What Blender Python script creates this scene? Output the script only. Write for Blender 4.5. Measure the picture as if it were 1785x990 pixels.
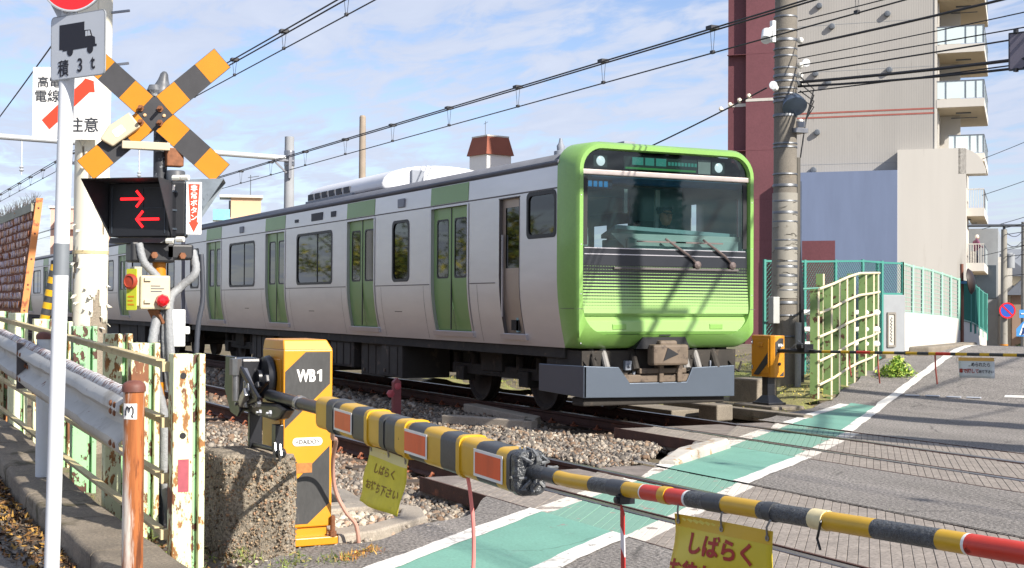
import bpy, math, random
import numpy as np
from mathutils import Vector, Matrix, Euler
R = math.radians
random.seed(7); rng = np.random.default_rng(11)
for o in list(bpy.data.objects):
    bpy.data.objects.remove(o)
SC = bpy.context.scene
COL = SC.collection

# ---------------------------------------------------------------- camera
cam_d = bpy.data.cameras.new('camera'); cam = bpy.data.objects.new('camera', cam_d); COL.objects.link(cam)
cam_d.sensor_width = 36.0; cam_d.lens = 48.41; cam_d.clip_start = 0.05; cam_d.clip_end = 5000
_d = Vector((-0.89229482, 0.45120014, 0.0151122)); _r = Vector((0.45132177, 0.89234275, 0.00575061)); _u = _r.cross(_d)
cam.matrix_world = Matrix(((_r.x, _u.x, -_d.x, 0), (_r.y, _u.y, -_d.y, 0), (_r.z, _u.z, -_d.z, 1.462), (0, 0, 0, 1)))
SC.camera = cam

# ---------------------------------------------------------------- sun, sky, exposure
SUN_AZ, SUN_EL = 17.0, 33.0            # azimuth from +X towards +Y
sdir = Vector((math.cos(R(SUN_AZ)) * math.cos(R(SUN_EL)), math.sin(R(SUN_AZ)) * math.cos(R(SUN_EL)), math.sin(R(SUN_EL))))
sun_d = bpy.data.lights.new('sun', 'SUN'); sun_d.energy = 5.0; sun_d.angle = R(0.7); sun_d.color = (1.0, 0.93, 0.83)
sun = bpy.data.objects.new('sun', sun_d); COL.objects.link(sun)
sun.rotation_mode = 'QUATERNION'; sun.rotation_quaternion = sdir.to_track_quat('Z', 'Y'); sun.location = (0, 0, 60)

W = bpy.data.worlds.new("World"); SC.world = W; W.use_nodes = True
nt = W.node_tree; nt.nodes.clear()
def _n(t, **k):
    n = nt.nodes.new(t)
    for a, b in k.items(): setattr(n, a, b)
    return n
sky = _n('ShaderNodeTexSky', sky_type='NISHITA'); sky.sun_disc = False
sky.sun_elevation = R(SUN_EL); sky.sun_rotation = R(90 - SUN_AZ); sky.air_density = 1.0; sky.dust_density = 0.6; sky.ozone_density = 1.6
bg = _n('ShaderNodeBackground'); bg.inputs[1].default_value = 0.10
out = _n('ShaderNodeOutputWorld')
tc = _n('ShaderNodeTexCoord'); sep = _n('ShaderNodeSeparateXYZ'); nt.links.new(tc.outputs['Generated'], sep.inputs[0])
def _m(op, a, b=None, c=None):
    n = _n('ShaderNodeMath', operation=op)
    for i, v in enumerate((a, b, c)):
        if v is None: continue
        if isinstance(v, (int, float)): n.inputs[i].default_value = v
        else: nt.links.new(v, n.inputs[i])
    return n.outputs[0]
zz = _m('ADD', _m('MAXIMUM', sep.outputs[2], 0.0), 0.07)
cx = _m('DIVIDE', sep.outputs[0], zz); cy = _m('DIVIDE', sep.outputs[1], zz)
cmb = _n('ShaderNodeCombineXYZ'); nt.links.new(cx, cmb.inputs[0]); nt.links.new(cy, cmb.inputs[1])
def _noise(scale, detail, rough, dist=0.0, vec=None):
    n = _n('ShaderNodeTexNoise'); n.inputs['Scale'].default_value = scale; n.inputs['Detail'].default_value = detail
    n.inputs['Roughness'].default_value = rough; n.inputs['Distortion'].default_value = dist
    nt.links.new(vec or cmb.outputs[0], n.inputs['Vector']); return n.outputs[0]
def _ramp(x, a, b):
    n = _n('ShaderNodeMapRange', interpolation_type='SMOOTHSTEP'); n.inputs[1].default_value = a; n.inputs[2].default_value = b
    nt.links.new(x, n.inputs[0]); return n.outputs[0]
map1 = _n('ShaderNodeMapping'); map1.inputs['Scale'].default_value = (1.0, 1.9, 1.0); map1.inputs['Rotation'].default_value = (0, 0, R(35)); nt.links.new(cmb.outputs[0], map1.inputs[0])
big = _noise(0.62, 5, 0.6, 0.5, map1.outputs[0]); small = _noise(2.7, 8, 0.60, 0.5, map1.outputs[0])
cl = _m('ADD', _m('MULTIPLY', big, 0.48), _m('MULTIPLY', small, 0.56))
fac = _m('MULTIPLY', _ramp(cl, 0.425, 0.575), 0.92)
low = _m('SUBTRACT', 1.0, _ramp(sep.outputs[2], -0.02, 0.16))
fac = _m('MAXIMUM', fac, _m('MULTIPLY', low, 0.55))
ccol = _n('ShaderNodeMix', data_type='RGBA'); ccol.inputs[6].default_value = (3.1, 3.55, 4.7, 1); ccol.inputs[7].default_value = (4.5, 4.85, 5.7, 1)
nt.links.new(small, ccol.inputs[0])
skyt = _n('ShaderNodeMix', data_type='RGBA', blend_type='MULTIPLY'); skyt.inputs[0].default_value = 1.0; skyt.inputs[7].default_value = (0.90, 0.87, 0.98, 1)
nt.links.new(sky.outputs[0], skyt.inputs[6])
mx = _n('ShaderNodeMix', data_type='RGBA'); nt.links.new(fac, mx.inputs[0]); nt.links.new(skyt.outputs[2], mx.inputs[6]); nt.links.new(ccol.outputs[2], mx.inputs[7])
nt.links.new(mx.outputs[2], bg.inputs[0]); nt.links.new(bg.outputs[0], out.inputs[0])

SC.view_settings.view_transform = 'Standard'; SC.view_settings.look = 'None'; SC.view_settings.gamma = 1.0
SC.view_settings.exposure = 0.80
SC.render.engine = 'CYCLES'
SC.cycles.use_denoising = True
SC.cycles.max_bounces = 6; SC.cycles.transparent_max_bounces = 12; SC.cycles.transmission_bounces = 6

# ---------------------------------------------------------------- helpers: colour, materials
def C(h):
    h = h.lstrip('#'); v = [int(h[i:i + 2], 16) / 255 for i in (0, 2, 4)]
    return tuple((x / 12.92 if x <= .04045 else ((x + .055) / 1.055) ** 2.4) for x in v)
MATS = {}
def M(name, col, rough=0.6, metal=0.0, var=0.12, vs=4.0, bump=0.0, bs=60.0, wear=None, wear2=None, emis=None, spec=0.5, grain=0.0, gs=120.0, stretch=None, coat=0.0, crack=None, streak=None):
    """procedural painted / mineral surface: tone variation, grain, bump, up to two kinds of wear"""
    if name in MATS: return MATS[name]
    if isinstance(col, str): col = C(col)
    m = bpy.data.materials.new(name); m.use_nodes = True; t = m.node_tree; b = t.nodes['Principled BSDF']
    def N(ty, **k):
        n = t.nodes.new(ty)
        for a, v in k.items(): setattr(n, a, v)
        return n
    tcn = N('ShaderNodeTexCoord'); vec = tcn.outputs['Object']
    if stretch:
        mp = N('ShaderNodeMapping'); mp.inputs['Scale'].default_value = stretch; t.links.new(vec, mp.inputs[0]); vec = mp.outputs[0]
    def noise(s, d=4, r=0.6):
        n = N('ShaderNodeTexNoise'); n.inputs['Scale'].default_value = s; n.inputs['Detail'].default_value = d; n.inputs['Roughness'].default_value = r
        t.links.new(vec, n.inputs['Vector']); return n.outputs[0]
    def ramp(x, a, c):
        n = N('ShaderNodeMapRange'); n.inputs[1].default_value = a; n.inputs[2].default_value = c; t.links.new(x, n.inputs[0]); return n.outputs[0]
    def mix(f, a, c, mode='MIX'):
        n = N('ShaderNodeMix', data_type='RGBA', blend_type=mode)
        for i, v in ((0, f), (6, a), (7, c)):
            if isinstance(v, (int, float)): n.inputs[i].default_value = v
            elif isinstance(v, tuple): n.inputs[i].default_value = (*v[:3], 1)
            else: t.links.new(v, n.inputs[i])
        return n.outputs[2]
    lo = tuple(max(0, x * (1 - var)) for x in col); hi = tuple(min(1, x * (1 + var)) for x in col)
    c = mix(ramp(noise(vs, 5, .65), .3, .7), lo, hi)
    if grain:
        g = ramp(noise(gs, 2, .7), .3, .7)
        c = mix(g, mix(1.0, c, (1 - grain,) * 3, 'MULTIPLY'), mix(1.0, c, (1 + grain,) * 3, 'MULTIPLY'))
    if streak:
        mp2 = N('ShaderNodeMapping'); mp2.inputs['Rotation'].default_value = (0, 0, streak[0]); mp2.inputs['Scale'].default_value = streak[1]; t.links.new(tcn.outputs['Object'], mp2.inputs[0])
        sn = N('ShaderNodeTexNoise'); sn.inputs['Scale'].default_value = 1.0; sn.inputs['Detail'].default_value = 4; t.links.new(mp2.outputs[0], sn.inputs['Vector'])
        c = mix(ramp(sn.outputs[0], .35, .65), mix(1.0, c, (1 - streak[2],) * 3, 'MULTIPLY'), mix(1.0, c, (1 + streak[2] * .6,) * 3, 'MULTIPLY'))
    if crack:
        vn = N('ShaderNodeTexVoronoi', feature='DISTANCE_TO_EDGE'); vn.inputs['Scale'].default_value = crack[0]
        ws_ = N('ShaderNodeMix', data_type='RGBA'); ws_.inputs[0].default_value = .12; t.links.new(vec, ws_.inputs[6]); nz_ = N('ShaderNodeTexNoise'); nz_.inputs['Scale'].default_value = 4.0; nz_.inputs['Detail'].default_value = 5; t.links.new(vec, nz_.inputs['Vector']); t.links.new(nz_.outputs[1], ws_.inputs[7]); t.links.new(ws_.outputs[2], vn.inputs['Vector'])
        cf = N('ShaderNodeMapRange'); cf.inputs[1].default_value = 0; cf.inputs[2].default_value = crack[1]; cf.inputs[3].default_value = 1; cf.inputs[4].default_value = 0; t.links.new(vn.outputs[0], cf.inputs[0])
        cm_ = N('ShaderNodeMath', operation='MULTIPLY'); t.links.new(cf.outputs[0], cm_.inputs[0]); t.links.new(ramp(noise(1.1, 3), .48, .56), cm_.inputs[1])
        c = mix(cm_.outputs[0], c, mix(1.0, c, (crack[2],) * 3, 'MULTIPLY'))
    rg = None
    for wv in (wear, wear2):
        if wv:
            wc, thr, ws = wv[:3]; soft = wv[3] if len(wv) > 3 else .03
            if isinstance(wc, str): wc = C(wc)
            f = ramp(noise(ws, 7, .68), thr, thr + soft)
            wcv = mix(ramp(noise(ws * 3, 3), .3, .7), tuple(x * .6 for x in wc), tuple(min(1, x * 1.35) for x in wc))
            c = mix(f, c, wcv)
            if metal or rough < .6:
                rr = N('ShaderNodeMix', data_type='FLOAT'); t.links.new(f, rr.inputs[0]); rr.inputs[2].default_value = rough; rr.inputs[3].default_value = .85
                rg = rr.outputs[0] if rg is None else rg
    t.links.new(c, b.inputs['Base Color'])
    b.inputs['Roughness'].default_value = rough; b.inputs['Metallic'].default_value = metal
    if rg is not None: t.links.new(rg, b.inputs['Roughness'])
    b.inputs['Specular IOR Level'].default_value = spec
    if coat: b.inputs['Coat Weight'].default_value = coat; b.inputs['Coat Roughness'].default_value = .08
    if bump:
        bn = N('ShaderNodeBump'); bn.inputs['Strength'].default_value = bump; bn.inputs['Distance'].default_value = .02
        t.links.new(noise(bs, 4, .7), bn.inputs['Height']); t.links.new(bn.outputs[0], b.inputs['Normal'])
    if emis:
        ec = C(emis[0]) if isinstance(emis[0], str) else emis[0]
        b.inputs['Emission Color'].default_value = (*ec, 1); b.inputs['Emission Strength'].default_value = emis[1]
    MATS[name] = m; return m
def glass(name, tint, opacity=.35, dark='#0c1416', rough=.03):
    """window glass: partly clear, partly a dark tinted sheen, with fresnel reflection"""
    m = bpy.data.materials.new(name); m.use_nodes = True; t = m.node_tree; t.nodes.clear()
    o = t.nodes.new('ShaderNodeOutputMaterial'); tr = t.nodes.new('ShaderNodeBsdfTransparent'); tr.inputs[0].default_value = (*C(tint), 1)
    df = t.nodes.new('ShaderNodeBsdfDiffuse'); df.inputs[0].default_value = (*C(dark), 1)
    gl = t.nodes.new('ShaderNodeBsdfGlossy'); gl.inputs['Roughness'].default_value = rough; gl.inputs[0].default_value = (.92, .95, .96, 1)
    a = t.nodes.new('ShaderNodeMixShader'); a.inputs[0].default_value = opacity; t.links.new(tr.outputs[0], a.inputs[1]); t.links.new(df.outputs[0], a.inputs[2])
    fr = t.nodes.new('ShaderNodeFresnel'); fr.inputs[0].default_value = 1.5
    tcn = t.nodes.new('ShaderNodeTexCoord'); no = t.nodes.new('ShaderNodeTexNoise'); no.inputs['Scale'].default_value = 1.3; t.links.new(tcn.outputs['Object'], no.inputs[0])
    bp = t.nodes.new('ShaderNodeBump'); bp.inputs['Strength'].default_value = .04; t.links.new(no.outputs[0], bp.inputs['Height']); t.links.new(bp.outputs[0], gl.inputs['Normal'])
    b2 = t.nodes.new('ShaderNodeMixShader'); t.links.new(fr.outputs[0], b2.inputs[0]); t.links.new(a.outputs[0], b2.inputs[1]); t.links.new(gl.outputs[0], b2.inputs[2])
    t.links.new(b2.outputs[0], o.inputs[0]); MATS[name] = m; return m
def vcmat(name, rough=.85, bump=.3, bs=90):
    """surface coloured by a per-piece colour attribute (stones, leaves)"""
    m = bpy.data.materials.new(name); m.use_nodes = True; t = m.node_tree; b = t.nodes['Principled BSDF']
    a = t.nodes.new('ShaderNodeVertexColor'); a.layer_name = 'Col'
    tcn = t.nodes.new('ShaderNodeTexCoord'); no = t.nodes.new('ShaderNodeTexNoise'); no.inputs['Scale'].default_value = bs; no.inputs['Detail'].default_value = 3
    t.links.new(tcn.outputs['Object'], no.inputs[0])
    mr = t.nodes.new('ShaderNodeMapRange'); mr.inputs[1].default_value = .3; mr.inputs[2].default_value = .7; mr.inputs[3].default_value = .75; mr.inputs[4].default_value = 1.25; t.links.new(no.outputs[0], mr.inputs[0])
    mu = t.nodes.new('ShaderNodeVectorMath'); mu.operation = 'SCALE'; t.links.new(a.outputs[0], mu.inputs[0]); t.links.new(mr.outputs[0], mu.inputs['Scale'])
    t.links.new(mu.outputs[0], b.inputs['Base Color']); b.inputs['Roughness'].default_value = rough
    MATS[name] = m; return m

# ---------------------------------------------------------------- helpers: geometry
def V3(p): return np.array(p, float)
def unit(v): v = V3(v); return v / (np.linalg.norm(v) + 1e-12)
def frame(d):
    d = unit(d); a = np.array([0, 0, 1.]) if abs(d[2]) < .9 else np.array([1., 0, 0])
    x = unit(np.cross(a, d)); return x, np.cross(d, x), d
def empty(name, loc, label=None, cat=None, group=None, rz=0.0, kind=None):
    o = bpy.data.objects.new(name, None); COL.objects.link(o); o.location = loc; o.rotation_euler = (0, 0, rz); o.empty_display_size = .1
    tag(o, label, cat, group, kind); return o
def tag(o, label=None, cat=None, group=None, kind=None):
    if label: o['label'] = label
    if cat: o['category'] = cat
    if group: o['group'] = group
    if kind: o['kind'] = kind
    return o
def worldloc(o):
    v = np.zeros(3)
    while o is not None: v += np.array(o.location); o = o.parent
    return v
class MB:
    """collects simple shapes and links them as ONE mesh object"""
    def __init__(s): s.V = []; s.F = []; s.Mi = []; s.n = 0; s.col = []
    def add(s, vs, fs, m=0):
        k = s.n; vs = [tuple(map(float, v)) for v in vs]; s.V += vs; s.n += len(vs)
        s.F += [tuple(i + k for i in f) for f in fs]; s.Mi += [m] * len(fs); return s
    def box(s, x0, x1, y0, y1, z0, z1, m=0):
        x0, x1 = sorted((x0, x1)); y0, y1 = sorted((y0, y1)); z0, z1 = sorted((z0, z1))
        return s.add([(x0, y0, z0), (x1, y0, z0), (x1, y1, z0), (x0, y1, z0), (x0, y0, z1), (x1, y0, z1), (x1, y1, z1), (x0, y1, z1)],
                     [(3, 2, 1, 0), (4, 5, 6, 7), (0, 1, 5, 4), (1, 2, 6, 5), (2, 3, 7, 6), (3, 0, 4, 7)], m)
    def ob(s, c, a, b, d, m=0):
        """box about centre c with half-axis vectors a, b, d"""
        c, a, b, d = map(V3, (c, a, b, d)); vs = [c + i * a + j * b + k * d for k in (-1, 1) for j, i in ((-1, -1), (-1, 1), (1, 1), (1, -1))]
        fs = [(3, 2, 1, 0), (4, 5, 6, 7), (0, 1, 5, 4), (1, 2, 6, 5), (2, 3, 7, 6), (3, 0, 4, 7)]
        if np.dot(np.cross(a, b), d) < 0: fs = [f[::-1] for f in fs]
        return s.add(vs, fs, m)
    def beam(s, p0, p1, w, h, m=0, up=(0, 0, 1)):
        p0, p1 = V3(p0), V3(p1); d = p1 - p0; L = np.linalg.norm(d); d = d / L; x = unit(np.cross(d, V3(up))); z = np.cross(x, d)
        return s.ob((p0 + p1) / 2, d * L / 2, x * w / 2, z * h / 2, m)
    def cyl(s, p0, p1, r0, r1=None, n=12, caps=True, m=0):
        r1 = r0 if r1 is None else r1; p0, p1 = V3(p0), V3(p1); x, y, d = frame(p1 - p0)
        vs = []
        for p, r in ((p0, r0), (p1, r1)):
            for i in range(n):
                a = 2 * math.pi * i / n; vs.append(p + r * (math.cos(a) * x + math.sin(a) * y))
        fs = [(i, (i + 1) % n, n + (i + 1) % n, n + i) for i in range(n)]
        if caps: fs += [tuple(range(n - 1, -1, -1)), tuple(range(n, 2 * n))]
        return s.add(vs, fs, m)
    def tube(s, path, r, n=6, m=0, caps=True):
        P = [V3(p) for p in path]; K = len(P); rr = r if hasattr(r, '__len__') else [r] * K
        t0 = unit(P[1] - P[0]); x, y, _ = frame(t0); vs = []
        for i in range(K):
            t = unit(P[min(i + 1, K - 1)] - P[max(i - 1, 0)]); x = unit(x - t * np.dot(x, t)); y = np.cross(t, x)
            for j in range(n):
                a = 2 * math.pi * j / n; vs.append(P[i] + rr[i] * (math.cos(a) * x + math.sin(a) * y))
        fs = [(i * n + j, i * n + (j + 1) % n, (i + 1) * n + (j + 1) % n, (i + 1) * n + j) for i in range(K - 1) for j in range(n)]
        if caps: fs += [tuple(range(n - 1, -1, -1)), tuple(range((K - 1) * n, K * n))]
        return s.add(vs, fs, m)
    def prism(s, poly, vec, m=0):
        """polygon (3-D points, one plane) pushed along vec"""
        P = [V3(p) for p in poly]; v = V3(vec); n = len(P)
        nn = sum((np.cross(P[i] - P[0], P[(i + 1) % n] - P[0]) for i in range(1, n)), np.zeros(3))
        if np.dot(nn, v) < 0: P = P[::-1]
        vs = P + [p + v for p in P]
        return s.add(vs, [tuple(range(n - 1, -1, -1)), tuple(range(n, 2 * n))] + [(i, (i + 1) % n, n + (i + 1) % n, n + i) for i in range(n)], m)
    def ring(s, outer, inner, vec, m=0):
        O = [V3(p) for p in outer]; I = [V3(p) for p in inner]; v = V3(vec); n = len(O)
        nn = sum((np.cross(O[i] - O[0], O[(i + 1) % n] - O[0]) for i in range(1, n)), np.zeros(3))
        if np.dot(nn, v) < 0: O = O[::-1]; I = I[::-1]
        vs = O + I + [p + v for p in O] + [p + v for p in I]; f = []
        for i in range(n):
            j = (i + 1) % n
            f += [(2 * n + i, 2 * n + j, 3 * n + j, 3 * n + i), (j, i, n + i, n + j), (i, j, 2 * n + j, 2 * n + i), (n + j, n + i, 3 * n + i, 3 * n + j)]
        return s.add(vs, f, m)
    def lathe(s, prof, c, n=16, m=0, axis=(0, 0, 1)):
        x, y, d = frame(axis); c = V3(c); vs = []
        for r, z in prof:
            for i in range(n):
                a = 2 * math.pi * i / n; vs.append(c + d * z + r * (math.cos(a) * x + math.sin(a) * y))
        k = len(prof); f = [(i * n + j, i * n + (j + 1) % n, (i + 1) * n + (j + 1) % n, (i + 1) * n + j) for i in range(k - 1) for j in range(n)]
        f += [tuple(range(n - 1, -1, -1)), tuple(range((k - 1) * n, k * n))]
        return s.add(vs, f, m)
    def grid(s, fn, us, vs_, m=0, skip=None):
        nu, nv = len(us), len(vs_); vs = [fn(u, v) for v in vs_ for u in us]; f = []
        for j in range(nv - 1):
            for i in range(nu - 1):
                if skip and skip((us[i] + us[i + 1]) / 2, (vs_[j] + vs_[j + 1]) / 2): continue
                f.append((j * nu + i, j * nu + i + 1, (j + 1) * nu + i + 1, (j + 1) * nu + i))
        return s.add(vs, f, m)
    def mesh(s, name, origin):
        me = bpy.data.meshes.new(name); A = np.array(s.V) - origin
        me.from_pydata(A.tolist(), [], s.F); me.polygons.foreach_set('material_index', s.Mi); return me
    def build(s, name, mats, parent=None, smooth=False, bevel=0.0, label=None, cat=None, group=None, kind=None, solid=0.0, loc=None, segs=2):
        A = np.array(s.V)
        if parent is not None: org = worldloc(parent); ol = (0, 0, 0)
        else:
            org = V3(loc) if loc is not None else np.array([(A[:, 0].min() + A[:, 0].max()) / 2, (A[:, 1].min() + A[:, 1].max()) / 2, A[:, 2].min()]); ol = org
        me = s.mesh(name, org)
        for m in (mats if isinstance(mats, (list, tuple)) else [mats]): me.materials.append(m)
        if smooth: me.shade_smooth(); me.set_sharp_from_angle(angle=R(38 if smooth is True else smooth))
        o = bpy.data.objects.new(name, me); COL.objects.link(o); o.location = ol
        if parent is not None: o.parent = parent
        if solid: md = o.modifiers.new('thickness', 'SOLIDIFY'); md.thickness = solid; md.offset = -1
        if bevel: md = o.modifiers.new('bevel', 'BEVEL'); md.width = bevel; md.segments = segs; md.limit_method = 'ANGLE'; md.angle_limit = R(40)
        return tag(o, label, cat, group, kind)
def rrect(c, ax, ay, w, h, r, n=5):
    """rounded rectangle: list of 3-D points; r may be one radius or (bl, br, tr, tl)"""
    c, ax, ay = V3(c), V3(ax), V3(ay); rs = r if hasattr(r, '__len__') else (r,) * 4; P = []
    for (sx, sy, a0), rr in zip(((-1, -1, 180), (1, -1, 270), (1, 1, 0), (-1, 1, 90)), rs):
        for k in range(n + 1):
            a = R(a0 + 90 * k / n); P.append(c + ax * (sx * (w / 2 - rr) + rr * math.cos(a)) + ay * (sy * (h / 2 - rr) + rr * math.sin(a)))
    return P
def disc(c, ax, ay, r, n=32): return [V3(c) + V3(ax) * r * math.cos(2 * math.pi * i / n) + V3(ay) * r * math.sin(2 * math.pi * i / n) for i in range(n)]
def text(name, s, c, ax, ay, size, mat, parent, sx=1.0, bold=0.0, depth=.0015):
    """printed lettering as a thin mesh; c = centre, ax = reading direction, ay = up"""
    cu = bpy.data.curves.new('lettering', 'FONT'); cu.body = s; cu.align_x = 'CENTER'; cu.align_y = 'CENTER'; cu.size = size; cu.offset = bold; cu.extrude = depth / 2; cu.resolution_u = 3
    ob = bpy.data.objects.new('lettering', cu); COL.objects.link(ob)
    dg = bpy.context.evaluated_depsgraph_get(); me = bpy.data.meshes.new_from_object(ob.evaluated_get(dg)); bpy.data.objects.remove(ob)
    n = len(me.vertices); co = np.empty(n * 3); me.vertices.foreach_get('co', co); co = co.reshape(-1, 3)
    if n:
        mn, mxx = co.min(0), co.max(0); co[:, :2] -= (mn[:2] + mxx[:2]) / 2
    ax, ay = unit(ax), unit(ay); az = np.cross(ax, ay)
    P = V3(c) + co[:, :1] * sx * ax + co[:, 1:2] * ay + (co[:, 2:3] + depth / 2) * az - (worldloc(parent) if parent else 0)
    me.vertices.foreach_set('co', P.ravel()); me.materials.clear(); me.materials.append(mat); me.name = name
    o = bpy.data.objects.new(name, me); COL.objects.link(o)
    if parent: o.parent = parent
    return o
def dup(root, loc, label=None, rz=None, group=None):
    r = root.copy(); COL.objects.link(r); r.location = loc
    if rz is not None: r.rotation_euler = (0, 0, rz)
    if label: r['label'] = label
    if group: r['group'] = group
    for ch in list(root.children):
        c = ch.copy(); COL.objects.link(c); c.parent = r
        for g in list(ch.children):
            d = g.copy(); COL.objects.link(d); d.parent = c
    return r
def share(o, loc=None):
    """another piece with the same mesh under the same parent"""
    c = o.copy(); COL.objects.link(c)
    if loc is not None: c.location = loc
    return c
def cloud(name, verts, faces_per, P, S, mat, cols, rot=True, parent=None, flat=None, **tags):
    """many little pieces (stones, leaves) as one mesh: base shapes copied to points P with sizes S"""
    bases = verts; nb = len(bases); N = len(P); which = rng.integers(0, nb, N); allv = []; allf = []; allc = []; k = 0
    for b in range(nb):
        idx = np.where(which == b)[0]
        if not len(idx): continue
        bv = bases[b]; n = len(bv); q = rng.normal(size=(len(idx), 4))
        if flat is not None: q[:, 1] *= flat; q[:, 2] *= flat
        q /= np.linalg.norm(q, axis=1)[:, None]; w, x, y, z = q.T
        Rm = np.stack([1 - 2 * (y * y + z * z), 2 * (x * y - z * w), 2 * (x * z + y * w), 2 * (x * y + z * w), 1 - 2 * (x * x + z * z), 2 * (y * z - x * w), 2 * (x * z - y * w), 2 * (y * z + x * w), 1 - 2 * (x * x + y * y)], -1).reshape(-1, 3, 3)
        vv = np.einsum('nij,kj->nki', Rm, bv) * S[idx][:, None, None] + P[idx][:, None, :]
        allv.append(vv.reshape(-1, 3)); ff = np.array(faces_per[b])[None] + (k + np.arange(len(idx)) * n)[:, None, None]; allf.append(ff.reshape(-1, ff.shape[-1])); k += n * len(idx)
        allc.append(np.repeat(cols[idx], n, axis=0))
    Vv = np.concatenate(allv); Ff = np.concatenate(allf); Cc = np.concatenate(allc); org = np.array([Vv[:, 0].mean(), Vv[:, 1].mean(), Vv[:, 2].min()])
    if parent is not None: org = worldloc(parent)
    me = bpy.data.meshes.new(name); nf, fw = Ff.shape
    me.vertices.add(len(Vv)); me.vertices.foreach_set('co', (Vv - org).ravel()); me.loops.add(nf * fw); me.loops.foreach_set('vertex_index', Ff.ravel().astype(np.int32))
    me.polygons.add(nf); me.polygons.foreach_set('loop_start', (np.arange(nf) * fw).astype(np.int32)); me.polygons.foreach_set('loop_total', np.full(nf, fw, np.int32)); me.update(calc_edges=True)
    at = me.color_attributes.new('Col', 'FLOAT_COLOR', 'POINT'); at.data.foreach_set('color', np.concatenate([Cc, np.ones((len(Cc), 1))], 1).ravel())
    me.materials.append(mat); o = bpy.data.objects.new(name, me); COL.objects.link(o)
    if parent is not None: o.parent = parent
    else: o.location = org
    return tag(o, **tags)
def ico():
    g = (1 + 5 ** .5) / 2
    v = np.array([(-1, g, 0), (1, g, 0), (-1, -g, 0), (1, -g, 0), (0, -1, g), (0, 1, g), (0, -1, -g), (0, 1, -g), (g, 0, -1), (g, 0, 1), (-g, 0, -1), (-g, 0, 1)]) / 1.9
    f = [(0, 11, 5), (0, 5, 1), (0, 1, 7), (0, 7, 10), (0, 10, 11), (1, 5, 9), (5, 11, 4), (11, 10, 2), (10, 7, 6), (7, 1, 8), (3, 9, 4), (3, 4, 2), (3, 2, 6), (3, 6, 8), (3, 8, 9), (4, 9, 5), (2, 4, 11), (6, 2, 10), (8, 6, 7), (9, 8, 1)]
    return v, f
_iv, _if = ico()
STONES = [_iv * rng.uniform(.5, 1.25, (12, 1)) * rng.uniform(.55, 1.3, (1, 3)) for _ in range(8)]; STONEF = [_if] * 8
def palette(cols, n, jitter=.15):
    c = np.array([C(x) for x in cols]); p = c[rng.integers(0, len(c), n)]; return np.clip(p * rng.uniform(1 - jitter, 1 + jitter, (n, 1)), 0, 1)
BLADEV = [np.array([(-.07, 0, -.2), (.07, 0, -.2), (.05, .12, .9), (-.01, .3, 1.7)]), np.array([(-.08, 0, -.2), (.08, 0, -.2), (.04, -.1, .7), (-.02, -.45, 1.3)]), np.array([(0, -.3, .3), (.4, .2, .5), (.0, .8, .55), (-.4, .2, .5)])]; BLADEF = [[(0, 1, 2, 3)]] * 3
LEAFV = [np.array([(0, -1, 0), (.45, -.1, .12), (0, 1, 0), (-.45, -.1, .12)]), np.array([(0, -1, 0), (.3, 0, -.1), (0, 1, .2), (-.3, 0, -.1)])]; LEAFF = [[(0, 1, 2, 3)]] * 2
# ================================================================ the setting: terrain, road, tracks
def sstep(a, b, x):
    t = np.clip((np.asarray(x, float) - a) / (b - a), 0, 1); return t * t * (3 - 2 * t)
RX = np.array([-1e3, 20.4, 21.6, 24, 27, 29, 30.5, 32, 36, 60, 1e3]); RZ = np.array([0, 0, .05, .24, .47, .60, .645, .63, .38, -1.4, -1.4])
def hgt(x, y):
    """height of the land: the road climbs a little beyond the far track, the kerb side rises to the left"""
    t = -.64 * np.asarray(x, float) + .768 * np.asarray(y, float)
    far = np.interp(t, RX, RZ) * sstep(11.8, 14.2, y)
    near = .16 * sstep(-9.3, -13.5, x) * (1 - sstep(2.5, 3.3, y))
    return far + near
def ST(s, y): return ((s - .64 * y) / .768, y)      # road coordinates: s across the road, y across the tracks
m_earth = M('earth', '#6f6552', .95, var=.3, vs=1.2, bump=.6, bs=30, grain=.45, gs=90, wear=('#5d6a38', .56, 2.0, .12), wear2=('#9a9284', .62, 7.0, .06))
m_asph = M('asphalt', '#827d78', .9, var=.14, vs=.55, bump=.9, bs=60, grain=.8, gs=42, crack=(.9, .018, .45), streak=(R(-50), (.18, 1.6, 1), .16), wear=('#77736d', .6, 1.1, .12), wear2=('#9f9990', .66, 3.0, .08))
m_asph2 = M('asphalt_kerbside', '#77716a', .93, var=.2, vs=1.3, bump=.5, bs=90, grain=.5, gs=80, wear=('#6b6240', .6, 1.6, .12))
m_green = M('green_paint', '#6c9c8c', .7, var=.09, vs=.9, bump=.12, bs=120, grain=.12, gs=60, crack=(1.1, .012, .6), streak=(R(-50), (.3, 3, 1), .07), wear=('#7d7a73', .655, 2.2, .02), wear2=('#6f998b', .58, 5.0, .1))
m_white = M('road_white', '#dcd9d2', .7, var=.06, vs=3, bump=.15, bs=120, grain=.10, gs=70, crack=(5.0, .05, .5), wear=('#7d7a73', .61, 6.0, .03))
m_conc = M('concrete', '#7b7367', .9, var=.25, vs=2.5, bump=.35, bs=60, grain=.25, gs=70, wear=('#5f584c', .6, 3.0, .1))

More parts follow.
